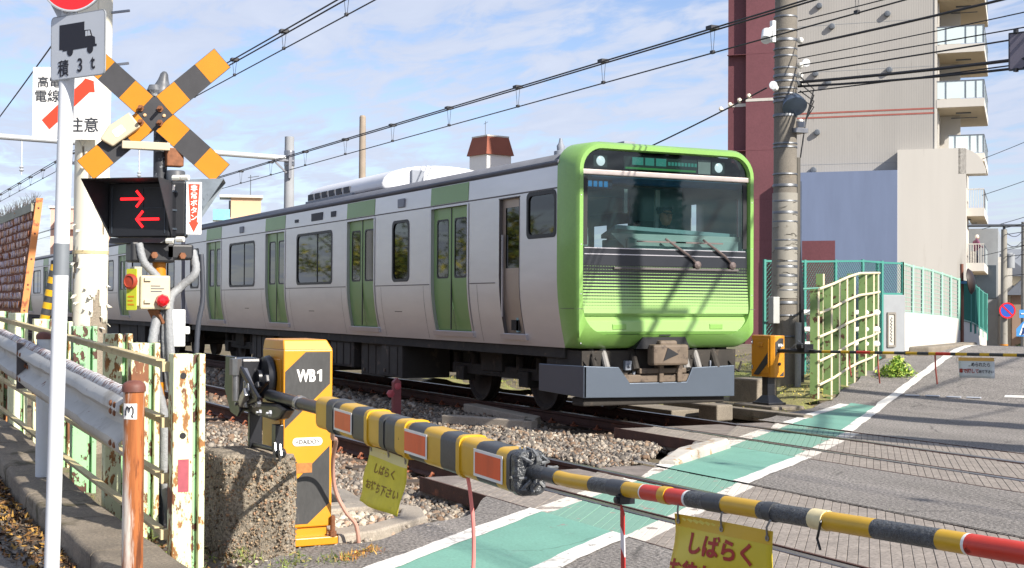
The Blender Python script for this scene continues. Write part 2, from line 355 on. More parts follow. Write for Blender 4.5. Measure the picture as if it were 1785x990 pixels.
gx = np.concatenate([[-900, -500, -300, -200, -140, -110], np.arange(-90, -44, 4.0), np.arange(-44, -6, .5), np.arange(-6, 8, 1.0), [8, 20, 60, 200]])
gy = np.concatenate([[-400, -120, -40, -15, -6], np.arange(-4, 3.3, .5), np.arange(3.3, 26, .45), np.arange(26, 60, 3.0), [60, 80, 120, 200, 400, 900]])
def gz_(x, y):
    z = hgt(x, y) - .05
    bed = sstep(3.3, 3.9, y) * (1 - sstep(11.2, 12.1, y))
    z = z - .20 * bed
    n = math.sin(x * 3.1 + y * 1.7) * math.sin(y * 2.3 - x * 1.1) * .012
    return (x, y, float(z + n))
MB().grid(gz_, gx, gy).build('ground', m_earth, smooth=80, kind='structure', loc=(0, 0, 0))

# road in three stretches between the tracks (rails and crossing strips lie in the gaps)
def sheet(name, s0, s1, ys, mat, dz, ns=2, wob=0.0, kind='structure', seed=0):
    rr = random.Random(seed); ph = [rr.uniform(0, 6) for _ in range(6)]
    def fn(u, y):
        a = s0(y) if callable(s0) else s0; b = s1(y) if callable(s1) else s1
        w0 = wob * (math.sin(y * 5 + ph[0]) + .6 * math.sin(y * 13 + ph[1]) + .4 * math.sin(y * 31 + ph[4])); w1 = wob * (math.sin(y * 6 + ph[2]) + .6 * math.sin(y * 15 + ph[3]) + .4 * math.sin(y * 29 + ph[5]))
        s = a + w0 + (b + w1 - a - w0) * u; x, yy = ST(s, y); return (x, yy, float(hgt(x, yy)) + dz)
    return MB().grid(fn, np.linspace(0, 1, ns), ys).build(name, mat, smooth=80, kind=kind, loc=(*ST((s0(3) if callable(s0) else s0), 6), 0))
def rag(y): return -4.25 + .14 * math.sin(y * 2.1) + .07 * math.sin(y * 6.3 + 1) + (.35 if 7 < y < 8.6 else 0)
def ragf(y): return float(np.interp(y, [10.8, 12.2, 13.2, 15, 40], [-4.15, -3.98, -3.9, -3.9, -3.9])) + .04 * math.sin(y * 4.1)
YA = np.arange(2.2, 4.63, .08); YB = np.append(np.arange(6.86, 8.5, .08), 8.52); YC = np.concatenate([np.arange(10.84, 27, .15), np.arange(27, 60, 2.0)])
sheet('road', rag, 9.0, YA, m_asph, 0.0, 12); sheet('road', rag, 9.0, YB, m_asph, 0.0, 12); sheet('road', ragf, 9.0, YC, m_asph, 0.0, 16)
# the road on the camera's own side
def near_fn(x, y): return (x, y, float(hgt(x, y)) + .0)
MB().grid(near_fn, np.concatenate([[-60, -40, -30], np.arange(-22, 6, .6)]), np.concatenate([[-14, -8, -4, -2], np.arange(-1, 1.33, .25)])).build('road', m_asph2, smooth=80, kind='structure', loc=(-6, 0, 0))
MB().grid(lambda s, y: (*ST(s, y), float(hgt(*ST(s, y)))), np.linspace(-3.6, 9, 10), np.arange(-1.2, 2.21, .2)).build('road', m_asph, smooth=80, kind='structure', loc=(2, 1, 0))
SR = lambda y: float(np.interp(y, [2, 4.9, 6.66, 8.9, 11, 14.2, 20, 24, 32], [-2.8, -2.77, -2.72, -2.60, -2.74, -2.99, -2.72, -2.5, -2.45]))
SL = lambda y: float(np.interp(y, [2, 5.05, 8.5, 11.8, 13.6], [-3.75, -3.82, -3.74, -3.74, -3.66]))
def line_w(y): return .155
YG = np.arange(10.84, 13.9, .1)
for ys, sd in ((YA, 1), (YB, 2), (YG, 3)):
    sheet('green_lane', lambda y: SL(y) + .14, lambda y: SR(y) - .14, ys, m_green, .004, 4, .006, seed=sd)
    sheet('lane_line', SL, lambda y: SL(y) + .155, ys if sd < 3 else ys[:-2], m_white, .008, 2, .007, seed=sd + 5)
for ys, sd in ((YA, 11), (YB, 12), (YC[:112], 13)):
    sheet('lane_line', lambda y: SR(y) - .155, SR, ys, m_white, .008, 2, .007, seed=sd)
# short white bar painted at the right (stop line)
P0 = np.array([-15.30, 16.12]); dv = np.array([.768, .64]); wv_ = np.array([-.15, .18])
MB().grid(lambda u, v: (*(P0 + dv * u + wv_ * v), float(hgt(*(P0 + dv * u + wv_ * v))) + .008), np.linspace(0, 3, 12), [0, .5, 1]).build('stop_line', m_white, kind='structure')

# raised kerb beside the guardrail
m_kerb = M('kerb_concrete', '#7b7163', .92, var=.32, vs=2.0, bump=.5, bs=45, grain=.3, gs=60, wear=('#4d4632', .55, 2.2, .12))
def kerb_piece(x0, x1):
    b = MB(); n = 6; prof = [(1.30, -.12), (1.305, .125), (1.32, .145), (1.34, .15), (1.66, .15), (1.70, .10), (1.72, -.1)]
    xs = np.linspace(x0 + .008, x1 - .008, n); K = len(prof); vs = []
    for x in xs:
        j = .006 * math.sin(x * 9)
        for (y, z) in prof: vs.append((x, y + j, z + float(hgt(x, 1.5))))
    fs = [(i * K + k, (i + 1) * K + k, (i + 1) * K + k + 1, i * K + k + 1) for i in range(n - 1) for k in range(K - 1)]
    fs += [tuple(range(K)), tuple(range((n - 1) * K + K - 1, (n - 1) * K - 1, -1))]
    return b.add(vs, fs)
kr = empty('kerb', (-10, 1.5, 0), kind='structure')
for i in range(13):
    x1 = -6.3 - i * 1.2; kerb_piece(x1 - 1.2, x1).build('kerb_stone', m_kerb, kr, smooth=50)

# ---------------------------------------------------------------- the two railway tracks
m_railside = M('rail_rust', '#4a2f26', .8, metal=0, var=.25, vs=5, bump=.3, bs=60, grain=.2, wear=('#7a4a34', .6, 6, .1))
m_railtop = M('rail_head', '#8f8a86', .32, metal=.85, var=.12, vs=3, stretch=(.3, 6, 1))
m_sleeper = M('sleeper_wood', '#4b4036', .9, var=.3, vs=6, bump=.5, bs=30, stretch=(3, 1, 1))
m_clip = M('clip_rust', '#8a5138', .8, var=.25, vs=20)
def paint_panel(name, base, groove):
    m = bpy.data.materials.new(name); m.use_nodes = True; t = m.node_tree; b = t.nodes['Principled BSDF']
    def N(ty, **k):
        n = t.nodes.new(ty)
        for a, v in k.items(): setattr(n, a, v)
        return n
    def ma(op, a, c, d=None):
        n = N('ShaderNodeMath', operation=op)
        for i, v in enumerate((a, c, d)):
            if v is None: continue
            if isinstance(v, (int, float)): n.inputs[i].default_value = v
            else: t.links.new(v, n.inputs[i])
        return n.outputs[0]
    g = N('ShaderNodeNewGeometry'); sp = N('ShaderNodeSeparateXYZ'); t.links.new(g.outputs['Position'], sp.inputs[0])
    no = N('ShaderNodeTexNoise'); no.inputs['Scale'].default_value = 6; no.inputs['Detail'].default_value = 6; t.links.new(g.outputs['Position'], no.inputs[0])
    n2 = N('ShaderNodeTexNoise'); n2.inputs['Scale'].default_value = 45; n2.inputs['Detail'].default_value = 3; t.links.new(g.outputs['Position'], n2.inputs[0])
    s = ma('ADD', ma('MULTIPLY', sp.outputs[0], .768), ma('MULTIPLY', sp.outputs[1], .64)); s = ma('ADD', s, ma('MULTIPLY', ma('SUBTRACT', no.outputs[0], .5), .03))
    def band(a, c): return ma('MULTIPLY', ma('GREATER_THAN', s, a), ma('LESS_THAN', s, c))
    def mix(f, a, c):
        n = N('ShaderNodeMix', data_type='RGBA')
        for i, v in ((0, f), (6, a), (7, c)):
            if isinstance(v, tuple): n.inputs[i].default_value = (*v[:3], 1)
            else: t.links.new(v, n.inputs[i])
        return n.outputs[2]
    def rr(x, a, c):
        n = N('ShaderNodeMapRange'); n.inputs[1].default_value = a; n.inputs[2].default_value = c; t.links.new(x, n.inputs[0]); return n.outputs[0]
    bc = C(base); c0 = mix(rr(no.outputs[0], .3, .7), tuple(x * .8 for x in bc), tuple(x * 1.2 for x in bc)); c0 = mix(rr(n2.outputs[0], .45, .7), c0, tuple(x * .6 for x in bc))
    wornw = ma('MULTIPLY', band(-3.80, -3.62), ma('LESS_THAN', no.outputs[0], .56)); worng = ma('MULTIPLY', band(-3.62, -2.82), ma('LESS_THAN', no.outputs[0], .66)); wornr = ma('MULTIPLY', band(-2.82, -2.64), ma('LESS_THAN', no.outputs[0], .6))
    c1 = mix(ma('MULTIPLY', worng, .85), c0, C('#6c9a89')); c1 = mix(ma('MULTIPLY', ma('MAXIMUM', wornw, wornr), .8), c1, C('#d6d0c6'))
    t.links.new(c1, b.inputs['Base Color']); b.inputs['Roughness'].default_value = .8
    wv = N('ShaderNodeTexWave', bands_direction='Y'); wv.inputs['Scale'].default_value = 10.5; t.links.new(g.outputs['Position'], wv.inputs[0])
    bn = N('ShaderNodeBump'); bn.inputs['Strength'].default_value = .25; bn.inputs['Distance'].default_value = .01; t.links.new(wv.outputs[0], bn.inputs['Height']); t.links.new(bn.outputs[0], b.inputs['Normal'])
    MATS[name] = m; return m
m_panel = paint_panel('crossing_panel', '#8f867d', '#5a4a40'); m_panelend = M('panel_end', '#79706a', .9, var=.3, bump=.4)
def make_track(ya, label, xp0):
    tr = empty('railway_track', (-14, ya + .53, 0), kind='structure'); tr['label'] = label
    for yr, sd in ((ya, -1), (ya + 1.067, 1)):
        b = MB(); prof = [(-.0635, -.153), (.0635, -.153), (.0635, -.142), (.012, -.125), (.008, -.05), (.0325, -.036), (.0325, -.006), (.027, 0), (-.027, 0), (-.0325, -.006), (-.0325, -.036), (-.008, -.05), (-.012, -.125), (-.0635, -.142)]
        xs = [-95, -60, -40, -25, -15, -8, 8]; K = len(prof); vs = [(x, yr + y, z) for x in xs for y, z in prof]
        for i in range(len(xs) - 1):
            for k in range(K): pass
        b.add(vs, [], 0); b.F = []; b.Mi = []
        for i in range(len(xs) - 1):
            for k in range(K):
                k2 = (k + 1) % K; b.F.append((i * K + k, i * K + k2, (i + 1) * K + k2, (i + 1) * K + k)); b.Mi.append(1 if k in (6, 7, 8) else 0)
        b.build('rail', [m_railside, m_railtop], tr)
    # sleepers and spring clips
    xs = [x for x in np.arange(-70, xp0 - .3, .62)]; xs = xs[-58:]
    b = MB().box(-.11, .11, -1.0, 1.0, -.14, 0); s0 = None; c0 = None
    for k, x in enumerate(xs):
        loc = Vector((x + 14, 0, -.158))
        if s0 is None:
            bb = MB().box(x - .11, x + .11, ya + .53 - 1.0, ya + .53 + 1.0, -.30, -.158); s0 = bb.build('sleeper', m_sleeper, tr, bevel=.012); x_s = x
        else: share(s0, Vector((x - x_s, 0, 0)))
        if x > -32:
            for yy, sg in ((ya, -1), (ya, 1), (ya + 1.067, -1), (ya + 1.067, 1)):
                if c0 is None:
                    cb = MB().tube([(x - .05, yy + sg * .06, -.138), (x - .02, yy + sg * .075, -.115), (x + .01, yy + sg * .11, -.095), (x + .04, yy + sg * .13, -.11), (x + .03, yy + sg * .15, -.14)], .011, 6)
                    cb.box(x - .05, x + .05, yy + sg * .055, yy + sg * .13, -.155, -.138)
                    c0 = cb.build('rail_clip', m_clip, tr); cx0, cy0, csg = x, yy, sg
                else:
                    c = share(c0, Vector((x - cx0, yy - cy0, 0)))
                    if sg != csg: c.scale = (1, -1, 1); c.location.y = (yy - cy0) + 2 * (cy0 - (ya + .5335))
    # crossing strips: grooved steel-edged blocks laid across, between and beside the rails
    lanes = [(ya - .60, ya - .045), (ya + .105, ya + .962), (ya + 1.112, ya + 1.66)]
    for (y0, y1) in lanes:
        st0 = None; x = xp0 + (.35 if y0 < ya - .3 else 1.0 if y0 < ya + .5 else .5)
        while x < xp0 + 7.4:
            if st0 is None:
                kk = -1.136 * (y1 - y0); sb = MB().prism([(x + .002, y0, -.10), (x + .0925, y0, -.10), (x + .0925 + kk, y1, -.10), (x + .002 + kk, y1, -.10)], (0, 0, .094)); st0 = sb.build('crossing_strip', m_panel, tr, bevel=.003); xs0 = x
            else:
                q = share(st0, Vector((x - xs0, 0, random.uniform(-.002, .002))))
            x += .095
        MB().box(xp0 - .3, xp0 + 8, y0 + .005, y1 - .005, -.16, -.016).build('panel_bed', m_panelend, tr)
        # steel edging angles along the strips
        if y0 < ya - .3 or y0 > ya + 1: 
            ye = y0 if y0 < ya else y1; MB().box(xp0 - .25, xp0 + 8, ye - .022, ye - .003, -.12, .0) .build('edge_angle', m_railside, tr) if y0 < ya else MB().box(xp0 - .1, xp0 + 8, ye + .003, ye + .022, -.12, .0).build('edge_angle', m_railside, tr)
    # guard rail inside the flangeway
    for yg in (ya + .075, ya + .985): MB().box(xp0, xp0 + 8, yg, yg + .022, -.12, -.004).build('check_rail', m_railside, tr)
    return tr
make_track(5.2123, 'near railway track with brown rails crossing the green lane', -10.55)
make_track(9.1565, 'far railway track under the passing train', -13.9)

# ---------------------------------------------------------------- ballast
m_bed = M('ballast_bed', '#6b645b', .95, var=.25, vs=2, bump=.8, bs=35, grain=.6, gs=40)
def bed_z(x, y): return -.215 + .03 * math.sin(x * 1.3 + y) * math.sin(y * 2 + x * .4) + (.055 if 6.9 < y < 8.5 else 0) - (.04 if y > 11 else 0) + .15 * float(1 - sstep(3.2, 4.3, y))
MB().grid(lambda x, y: (x, y, bed_z(x, y)), np.concatenate([np.arange(-100, -45, 5.0), np.arange(-45, -9, .5)]), np.arange(3.5, 11.9, .28), skip=lambda x, y: .768 * x + .64 * y > -4.6).build('ballast_bed', m_bed, smooth=80, kind='structure', loc=(-20, 7, -.3))
m_stone = vcmat('ballast_stone', .88)
pts = []; sz = []
def scatter(x0, x1, y0, y1, dens, r0, r1, cond=None, zf=None):
    n = int((x1 - x0) * (y1 - y0) * dens); x = rng.uniform(x0, x1, n); y = rng.uniform(y0, y1, n); s = .768 * x + .64 * y
    k = s < -4.32 + .16 * np.sin(y * 2.1) + .1 * np.sin(y * 5) 
    for ya in (5.2123, 6.2793, 9.1565, 10.2235): k &= np.abs(y - ya) > .075
    if cond is not None: k &= cond(x, y)
    x = x[k]; y = y[k]; r = rng.uniform(r0, r1, len(x)) * rng.choice([1, 1, 1, .7, 1.25], len(x))
    zb = -.20 + .03 * np.sin(x * 1.3 + y) * np.sin(y * 2 + x * .4) + np.where((y > 6.9) & (y < 8.5), .055, 0) - np.where(y > 11, .03, 0)
    ins = ((y > 5.3) & (y < 6.2)) | ((y > 9.25) & (y < 10.13)); zb = zb + .15 * (1 - sstep(3.2, 4.3, y))
    z = zb + rng.uniform(-.01, .035, len(x)); pts.append(np.stack([x, y, z], 1)); sz.append(r)
scatter(-14, -7.0, 3.0, 8.7, 1150, .017, .034); scatter(-21, -14, 3.5, 9.2, 520, .02, .040); scatter(-34, -21, 3.5, 9.0, 70, .05, .075)
scatter(-22, -13, 9.2, 12.0, 240, .03, .046); scatter(-60, -34, 3.5, 8.0, 14, .08, .12)
P = np.concatenate(pts); S = np.concatenate(sz)
BC_ = palette(['#7c746b', '#8d857a', '#665f57', '#978c7d', '#806d5b', '#57524c', '#a2988a', '#745f4d', '#6d665e'], len(P), .22)
nr_ = np.clip(1.25 - np.min(np.abs(P[:, 1:2] - np.array([[5.2123, 6.2793, 9.1565, 10.2235]])), axis=1) / .38, 0, .75)[:, None] * rng.uniform(.4, 1, (len(P), 1))
BC_ = BC_ * (1 - nr_) + BC_ * np.array([[.95, .66, .50]]) * nr_
cloud('ballast', STONES, STONEF, P, S, m_stone, BC_, kind='stuff', label='grey and tan crushed stone ballast around the rails', cat='gravel')
# ================================================================ the commuter train
m_steel = M('train_steel', '#cfcdce', .34, metal=.62, var=.06, vs=1.2, bump=.035, bs=3, stretch=(.5, 1, 2.5))
m_steel2 = M('train_steel_band', '#c2c0c6', .34, metal=.75, var=.03, vs=.8)
m_tgreen = M('train_green', '#78a352', .35, var=.06, vs=1.5, coat=.3, grain=.04, gs=30)
m_tdoor = M('train_door_green', '#6f9450', .42, var=.05, vs=1, coat=.2)
m_rubber = M('gasket_black', '#15161a', .5, var=.1)
m_roof = M('train_roof', '#5d6069', .7, var=.15, vs=2)
m_under = M('underframe', '#2b2723', .8, var=.35, vs=3, bump=.2, wear=('#51463c', .58, 4, .1))
m_under2 = M('underframe_box', '#383430', .75, var=.25, vs=2, wear=('#5d5146', .58, 3, .1))
m_wheel = M('wheel_steel', '#3a322d', .6, metal=.4, var=.3, vs=6)
m_int = M('train_interior', '#b9bdb6', .7, var=.05); m_floor = M('train_floor', '#77777a', .8); m_seat = M('seat_green', '#3e6b48', .9, var=.2)
m_ac = M('aircon_white', '#d0d2d6', .5, var=.05, vs=1)
m_acd = M('aircon_grey', '#7f858f', .6, var=.1); m_louv = M('louver_dark', '#3b3e45', .7)
m_black = M('gloss_black', '#0b0d12', .12, var=.1, coat=.6); m_seam = M('seam_dark', '#55504f', .6)
m_tan = M('coupler_tan', '#65584b', .7, var=.25, vs=6, wear=('#4a3f36', .55, 8, .08)); m_plow = M('plow_grey', '#66707d', .32, metal=.6, var=.06, vs=1, bump=.03, bs=4)
g_side = glass('side_glass', '#5d665c', .45, '#0c0f0b'); g_wind = glass('windshield_glass', '#cbdcdc', .20, '#2a4347'); g_door = glass('door_glass', '#727a6e', .4, '#10130e')
YC_, HW = 9.60, 1.39                                   # centre line and half width of the cars
PROF = [(.125, .93), (.09, 1.08), (.057, 1.25), (.032, 1.40), (.015, 1.55), (.004, 1.70), (0, 1.84), (0, 2.1), (0, 2.4), (0, 2.76), (0, 2.88), (0, 2.93), (.012, 3.2)]
def inset(z): return float(np.interp(z, [p[1] for p in PROF], [p[0] for p in PROF]))
def side_pt(sd): return lambda x, z: (x, YC_ + sd * (HW - inset(z)), z)
train = empty('commuter_train', (-34.4, YC_, 0), 'silver commuter train with green doors and a green framed front on the far track', 'train')
DOORW = 1.28
def car(xf, xb, doors, wins, head=False, detail=True):
    """one car: xf front end, xb back end (smaller x); doors = centres; wins = (x0, x1)"""
    body = MB(); zl = [p[1] for p in PROF]
    ops = [(c - DOORW / 2, c + DOORW / 2, 1.08, 2.88) for c in doors] + [(a, b, 1.84, 2.76) for a, b in wins]
    if head: ops += [(-16.62, -16.03, 1.08, 2.88), (-15.80, -15.05, 2.34, 2.88)]; zl = sorted(zl + [2.34])
    xs = sorted({xf, xb} | {o[0] for o in ops} | {o[1] for o in ops} | set(np.linspace(xb, xf, 9).tolist()))
    for sd in (-1, 1):
        f = side_pt(sd); sk = lambda x, z: any(o[0] < x < o[1] and o[2] < z < o[3] for o in ops)
        if sd == 1: body.grid(f, xs, zl, skip=sk)
        else: body.grid(f, xs, zl, skip=sk)
    nside = len(body.F)
    # flip the near side so that both face outward
    h = nside // 2; body.F[h:] = [t[::-1] for t in body.F[h:]]
    shell = body.build('car_body', m_steel, train, smooth=60)
    # roof, floor and ends
    b = MB(); rp = [(HW - .012, 3.2), (HW - .03, 3.27), (HW - .12, 3.36), (HW - .45, 3.44), (.5, 3.49), (0, 3.5)]; rp = [(-y, z) for y, z in rp] + [(y, z) for y, z in rp[-2::-1]]
    b.grid(lambda x, k: (x, YC_ + rp[int(k)][0], rp[int(k)][1]), [xb, xf], list(range(len(rp))))
    b.build('roof', m_roof, train, smooth=50, solid=.04)
    for sd in (-1, 1): MB().cyl((xb, YC_ + sd * (HW - .02), 3.245), (xf, YC_ + sd * (HW - .02), 3.245), .032, n=8).build('gutter', m_roof, train, smooth=True)
    MB().box(xb + .06, xf - .06, YC_ - HW + .14, YC_ + HW - .14, .96, 1.07).build('floor', m_floor, train)
    MB().box(xb + .06, xf - .06, YC_ - HW + .12, YC_ + HW - .12, 3.12, 3.2).build('ceiling', m_int, train)
    MB().box(xb, xb + .06, YC_ - HW + .02, YC_ + HW - .02, .95, 3.3).build('end_wall', m_steel2, train)
    if not head: MB().box(xf - .06, xf, YC_ - HW + .02, YC_ + HW - .02, .95, 3.3).build('end_wall', m_steel2, train)
    # underframe sill and equipment
    MB().box(xb + .1, xf - .1, YC_ - HW + .16, YC_ + HW - .16, .80, .94).build('underframe', m_under, train)
    sgn = -1
    y0 = YC_ - HW
    # side bands, seams
    xr = sorted([xb + .02, xf - .02])
    for a, c in zip([xb] + [d + .72 for d in sorted(doors)], [d - .72 for d in sorted(doors)] + [xf if not head else -16.75]):
        if c - a > .3: MB().box(a, c, y0 - .004, y0 + .01, 1.752, 1.764).build('seam', m_seam, train)
    MB().box(xr[0], xr[1], y0 - .003, y0 + .01, 2.912, 2.93).build('seam', m_seam, train)
    for d in sorted(doors):
        for q in (-.95, .95): MB().grid(lambda u, z: (d + q + u * .008, YC_ - (HW - inset(z)) - .0015, z), [0, 1], [.95, 1.08, 1.25, 1.4, 1.55, 1.74]).build('weld_seam', m_seam, train)
        MB().prism([(d - .66, y0 - .006, 2.935), (d + .66, y0 - .006, 2.935), (d + .66, y0 + .006, 3.195), (d - .66, y0 + .006, 3.195)], (0, .02, 0)).build('cantrail_green_panel', m_tdoor, train)
        MB().prism([(d - .70, y0 + .075, 1.0), (d + .70, y0 + .075, 1.0), (d + .70, y0 + .06, 1.07), (d - .70, y0 + .06, 1.07)], (0, .05, 0)).build('door_sill', m_steel2, train)
        fr = MB()
        for sx in (-1, 1):
            xx = d + sx * (DOORW / 2 + .02)
            fr.grid(lambda u, z: (xx + (u - .5) * .05, YC_ - (HW - inset(z)) - .008, z), [0, 1], [p[1] for p in PROF if 1.0 < p[1] < 2.9])
        for sx in (-1, 1):
            xx = d + sx * DOORW / 2; fr.grid(lambda u, z: (xx, YC_ - (HW - inset(z)) - .006 + u * .06, z), [0, 1], [p[1] for p in PROF if 1.0 < p[1] < 2.9])
        fr.box(d - DOORW / 2 - .045, d + DOORW / 2 + .045, y0 - .008, y0 + .02, 2.88, 2.905); fr.build('door_frame', m_steel2, train, smooth=60)
        for sx in (-1, 1):
            xa, xc = (d - DOORW / 2, d - .004) if sx < 0 else (d + .004, d + DOORW / 2)
            dl = MB(); zs = [1.08, 1.25, 1.40, 1.55, 1.70, 1.86, 2.70, 2.88]; w0, w1 = xa + .13, xc - .11
            if sx > 0: w0, w1 = xa + .11, xc - .13
            dl.grid(lambda x, z: (x, YC_ - (HW - inset(z)) + .045, z), [xa, w0, w1, xc], zs, skip=lambda x, z: w0 < x < w1 and 1.86 < z < 2.70)
            lf = dl.build('door_leaf', m_tdoor, train, smooth=60)
            MB().box(w0 - .01, w1 + .01, y0 + .050, y0 + .056, 1.85, 2.71).build('door_window', g_door, lf)
            MB().ring(rrect(((w0 + w1) / 2, y0 + .043, 2.28), (1, 0, 0), (0, 0, 1), w1 - w0 + .03, .87, .05), rrect(((w0 + w1) / 2, y0 + .043, 2.28), (1, 0, 0), (0, 0, 1), w1 - w0 - .02, .82, .06), (0, .012, 0)).build('window_gasket', m_rubber, lf)
        MB().box(d - .012, d + .012, y0 + .038, y0 + .05, 1.1, 2.87).build('door_seal', m_rubber, train)
        # doors of the far side: plain green leaves with glass
        MB().grid(lambda x, z: (x, YC_ + (HW - inset(z)) - .045, z), [d - .64, d - .5, d - .12, d + .12, d + .5, d + .64], [1.08, 1.86, 2.70, 2.88], skip=lambda x, z: 1.86 < z < 2.7 and (.12 < abs(x - d) < .5)).build('far_door', m_tdoor, train)
    for a, c in wins:
        cx_ = (a + c) / 2; w = c - a
        MB().box(a - .01, c + .01, y0 + .012, y0 + .018, 1.83, 2.77).build('window', g_side, train)
        ws = train.children[-1] if False else None
        MB().ring(rrect((cx_, y0 - .006, 2.30), (1, 0, 0), (0, 0, 1), w + .05, .97, .10), rrect((cx_, y0 - .006, 2.30), (1, 0, 0), (0, 0, 1), w - .05, .88, .11), (0, .02, 0)).build('window_frame', m_rubber, train)
        if w > 1.2: MB().box(cx_ + w * .08, cx_ + w * .08 + .035, y0 + .004, y0 + .02, 1.85, 2.75).build('window_bar', m_rubber, train)
        MB().box(a - .01, c + .01, YC_ + HW - .018, YC_ + HW - .012, 1.83, 2.77).build('far_window', g_side, train)
    # long seats below the windows, backs to the wall
    for a, c in wins:
        for sd in (-1, 1):
            MB().box(a, c, YC_ + sd * (HW - .12), YC_ + sd * (HW - .24), 1.45, 1.95).box(a, c, YC_ + sd * (HW - .12), YC_ + sd * (HW - .6), 1.35, 1.5).build('seat', m_seat, train, bevel=.03)
    return shell
def bogie(xc):
    t = MB()
    for sd in (-1, 1):
        ys = YC_ + .09 + sd * .82
        t.box(xc - 1.45, xc + 1.45, ys - .06, ys + .06, .42, .58).box(xc - .35, xc + .35, ys - .1, ys + .1, .50, .80)
        for dx in (-1.05, 1.05): t.box(xc + dx - .14, xc + dx + .14, ys - .12, ys + .08, .32, .54).cyl((xc + dx - .3, ys, .5), (xc + dx - .3, ys, .74), .07, n=8).cyl((xc + dx + .3, ys, .5), (xc + dx + .3, ys, .74), .07, n=8)
    t.box(xc - .25, xc + .25, YC_ - .8, YC_ + .9, .45, .75)
    bg_ = t.build('bogie', m_under, train, bevel=.012)
    for dx in (-1.05, 1.05):
        for ya in (9.1565, 10.2235):
            sd = -1 if ya < 9.6 else 1
            MB().lathe([(.0, -.06), (.14, -.06), (.2, -.03), (.36, -.03), (.40, -.065), (.43, -.065), (.425, .05), (.455, .055), (.455, .085), (.36, .06), (.2, .05), (0, .05)], (xc + dx, ya, .43), 28, axis=(0, -sd, 0)).build('wheel', m_wheel, bg_, smooth=True)
        MB().cyl((xc + dx, 9.1, .43), (xc + dx, 10.3, .43), .08).build('axle', m_under, bg_)
def underboxes(x0, x1, seed, far=False):
    rr = random.Random(seed); x = x0
    while x < x1 - .5:
        w = rr.uniform(.8, 2.2); w = min(w, x1 - x - .05); h = rr.uniform(.46, .60); b = MB().box(x, x + w - .08, YC_ - HW + rr.uniform(.18, .34), YC_ - .35, .82 - h, .81)
        k = rr.random(); p = b.build('equipment_box', m_under2 if k < .6 else m_under, train, bevel=.015)
        if w > .7 and not far:
            yb = min(v[1] for v in b.V)
            for q in range(int(w / .38)): MB().box(x + .08 + q * .36, x + .36 + q * .36, yb - .012, yb, .86 - h, .77).build('box_cover', m_under2, p, bevel=.006)
            MB().cyl((x + .2, yb - .015, .82 - h + .1), (x + .2, yb - .03, .82 - h + .1), .03, n=8).build('latch', m_tan, p)
        MB().box(x + .1, x + .6, YC_ + .4, YC_ + HW - .3, .86 - h, .81).build('equipment_box', m_under, train)
        x += w + rr.choice([.03, .06, .2])
D1 = [-18.28, -21.93, -26.78, -31.55]
W1 = [(-20.46, -19.80), (-25.36, -23.37), (-30.17, -28.23), (-33.75, -32.95)]
car(-14.98, -34.3, D1, W1, head=True)
for q, (xf, n) in enumerate(((-34.72, 2), (-55.0, 3))):
    ds = [xf - 2.6 - 4.84 * k for k in range(4)]
    ws = [(ds[k + 1] + 1.4, ds[k] - 1.4) for k in range(3)] + [(xf - 1.55, xf - .75), (ds[3] - 1.85, ds[3] - 1.05)]
    car(xf, xf - 19.9, ds, ws)
    bogie(xf - 3.1); bogie(xf - 16.8); underboxes(xf - 14.8, xf - 5.0, 40 + q, True)
    MB().box(xf + .0, xf + .42, YC_ - .5, YC_ + .5, 1.0, 3.0).build('gangway', m_rubber, train)
bogie(-18.0); bogie(-31.3); underboxes(-29.4, -20.2, 5)
# cab side door (recessed, steel with a window), cab side window
y0 = YC_ - HW
cd = MB().grid(lambda x, z: (x, YC_ - (HW - inset(z)) + .05, z), [-16.62, -16.53, -16.12, -16.03], [1.08, 1.25, 1.40, 1.55, 1.70, 1.95, 2.76, 2.88], skip=lambda x, z: -16.53 < x < -16.12 and 1.95 < z < 2.76)
rv = MB()
for xx in (-16.62, -16.03): rv.grid(lambda u, z: (xx, YC_ - (HW - inset(z)) - .006 + u * .07, z), [0, 1], [p[1] for p in PROF if 1.0 < p[1] < 2.9])
rv.box(-16.64, -16.01, y0 - .004, y0 + .06, 2.875, 2.89).build('door_frame', m_seam, train)
cdo = cd.build('cab_door', M('cab_door_steel', '#a89a8c', .45, metal=.5, var=.05), train, smooth=60)
MB().box(-16.53, -16.12, y0 + .056, y0 + .06, 1.94, 2.77).build('door_window', g_door, cdo); MB().box(-16.575, -16.555, y0 + .01, y0 + .03, 1.3, 2.4).build('handrail', m_steel2, cdo); MB().box(-16.45, -16.22, y0 + .10, y0 + .12, 1.12, 1.26).build('kick_vent', m_under, cdo)
MB().box(-15.80, -15.05, YC_ + HW - .03, YC_ + HW - .02, 2.33, 2.89).box(-16.62, -16.03, YC_ + HW - .09, YC_ + HW - .08, 1.08, 2.88).build('far_cab_door', m_steel2, train)
MB().box(-15.80, -15.05, y0 + .012, y0 + .018, 2.33, 2.89).build('cab_side_window', g_side, train)
MB().ring(rrect((-15.425, y0 - .006, 2.61), (1, 0, 0), (0, 0, 1), .80, .60, .08), rrect((-15.425, y0 - .006, 2.61), (1, 0, 0), (0, 0, 1), .70, .50, .08), (0, .02, 0)).build('window_frame', m_rubber, train)
MB().prism([(-16.70, y0 + .07, 1.0), (-15.95, y0 + .07, 1.0), (-15.95, y0 + .055, 1.07), (-16.70, y0 + .055, 1.07)], (0, .05, 0)).build('door_sill', m_steel2, train)
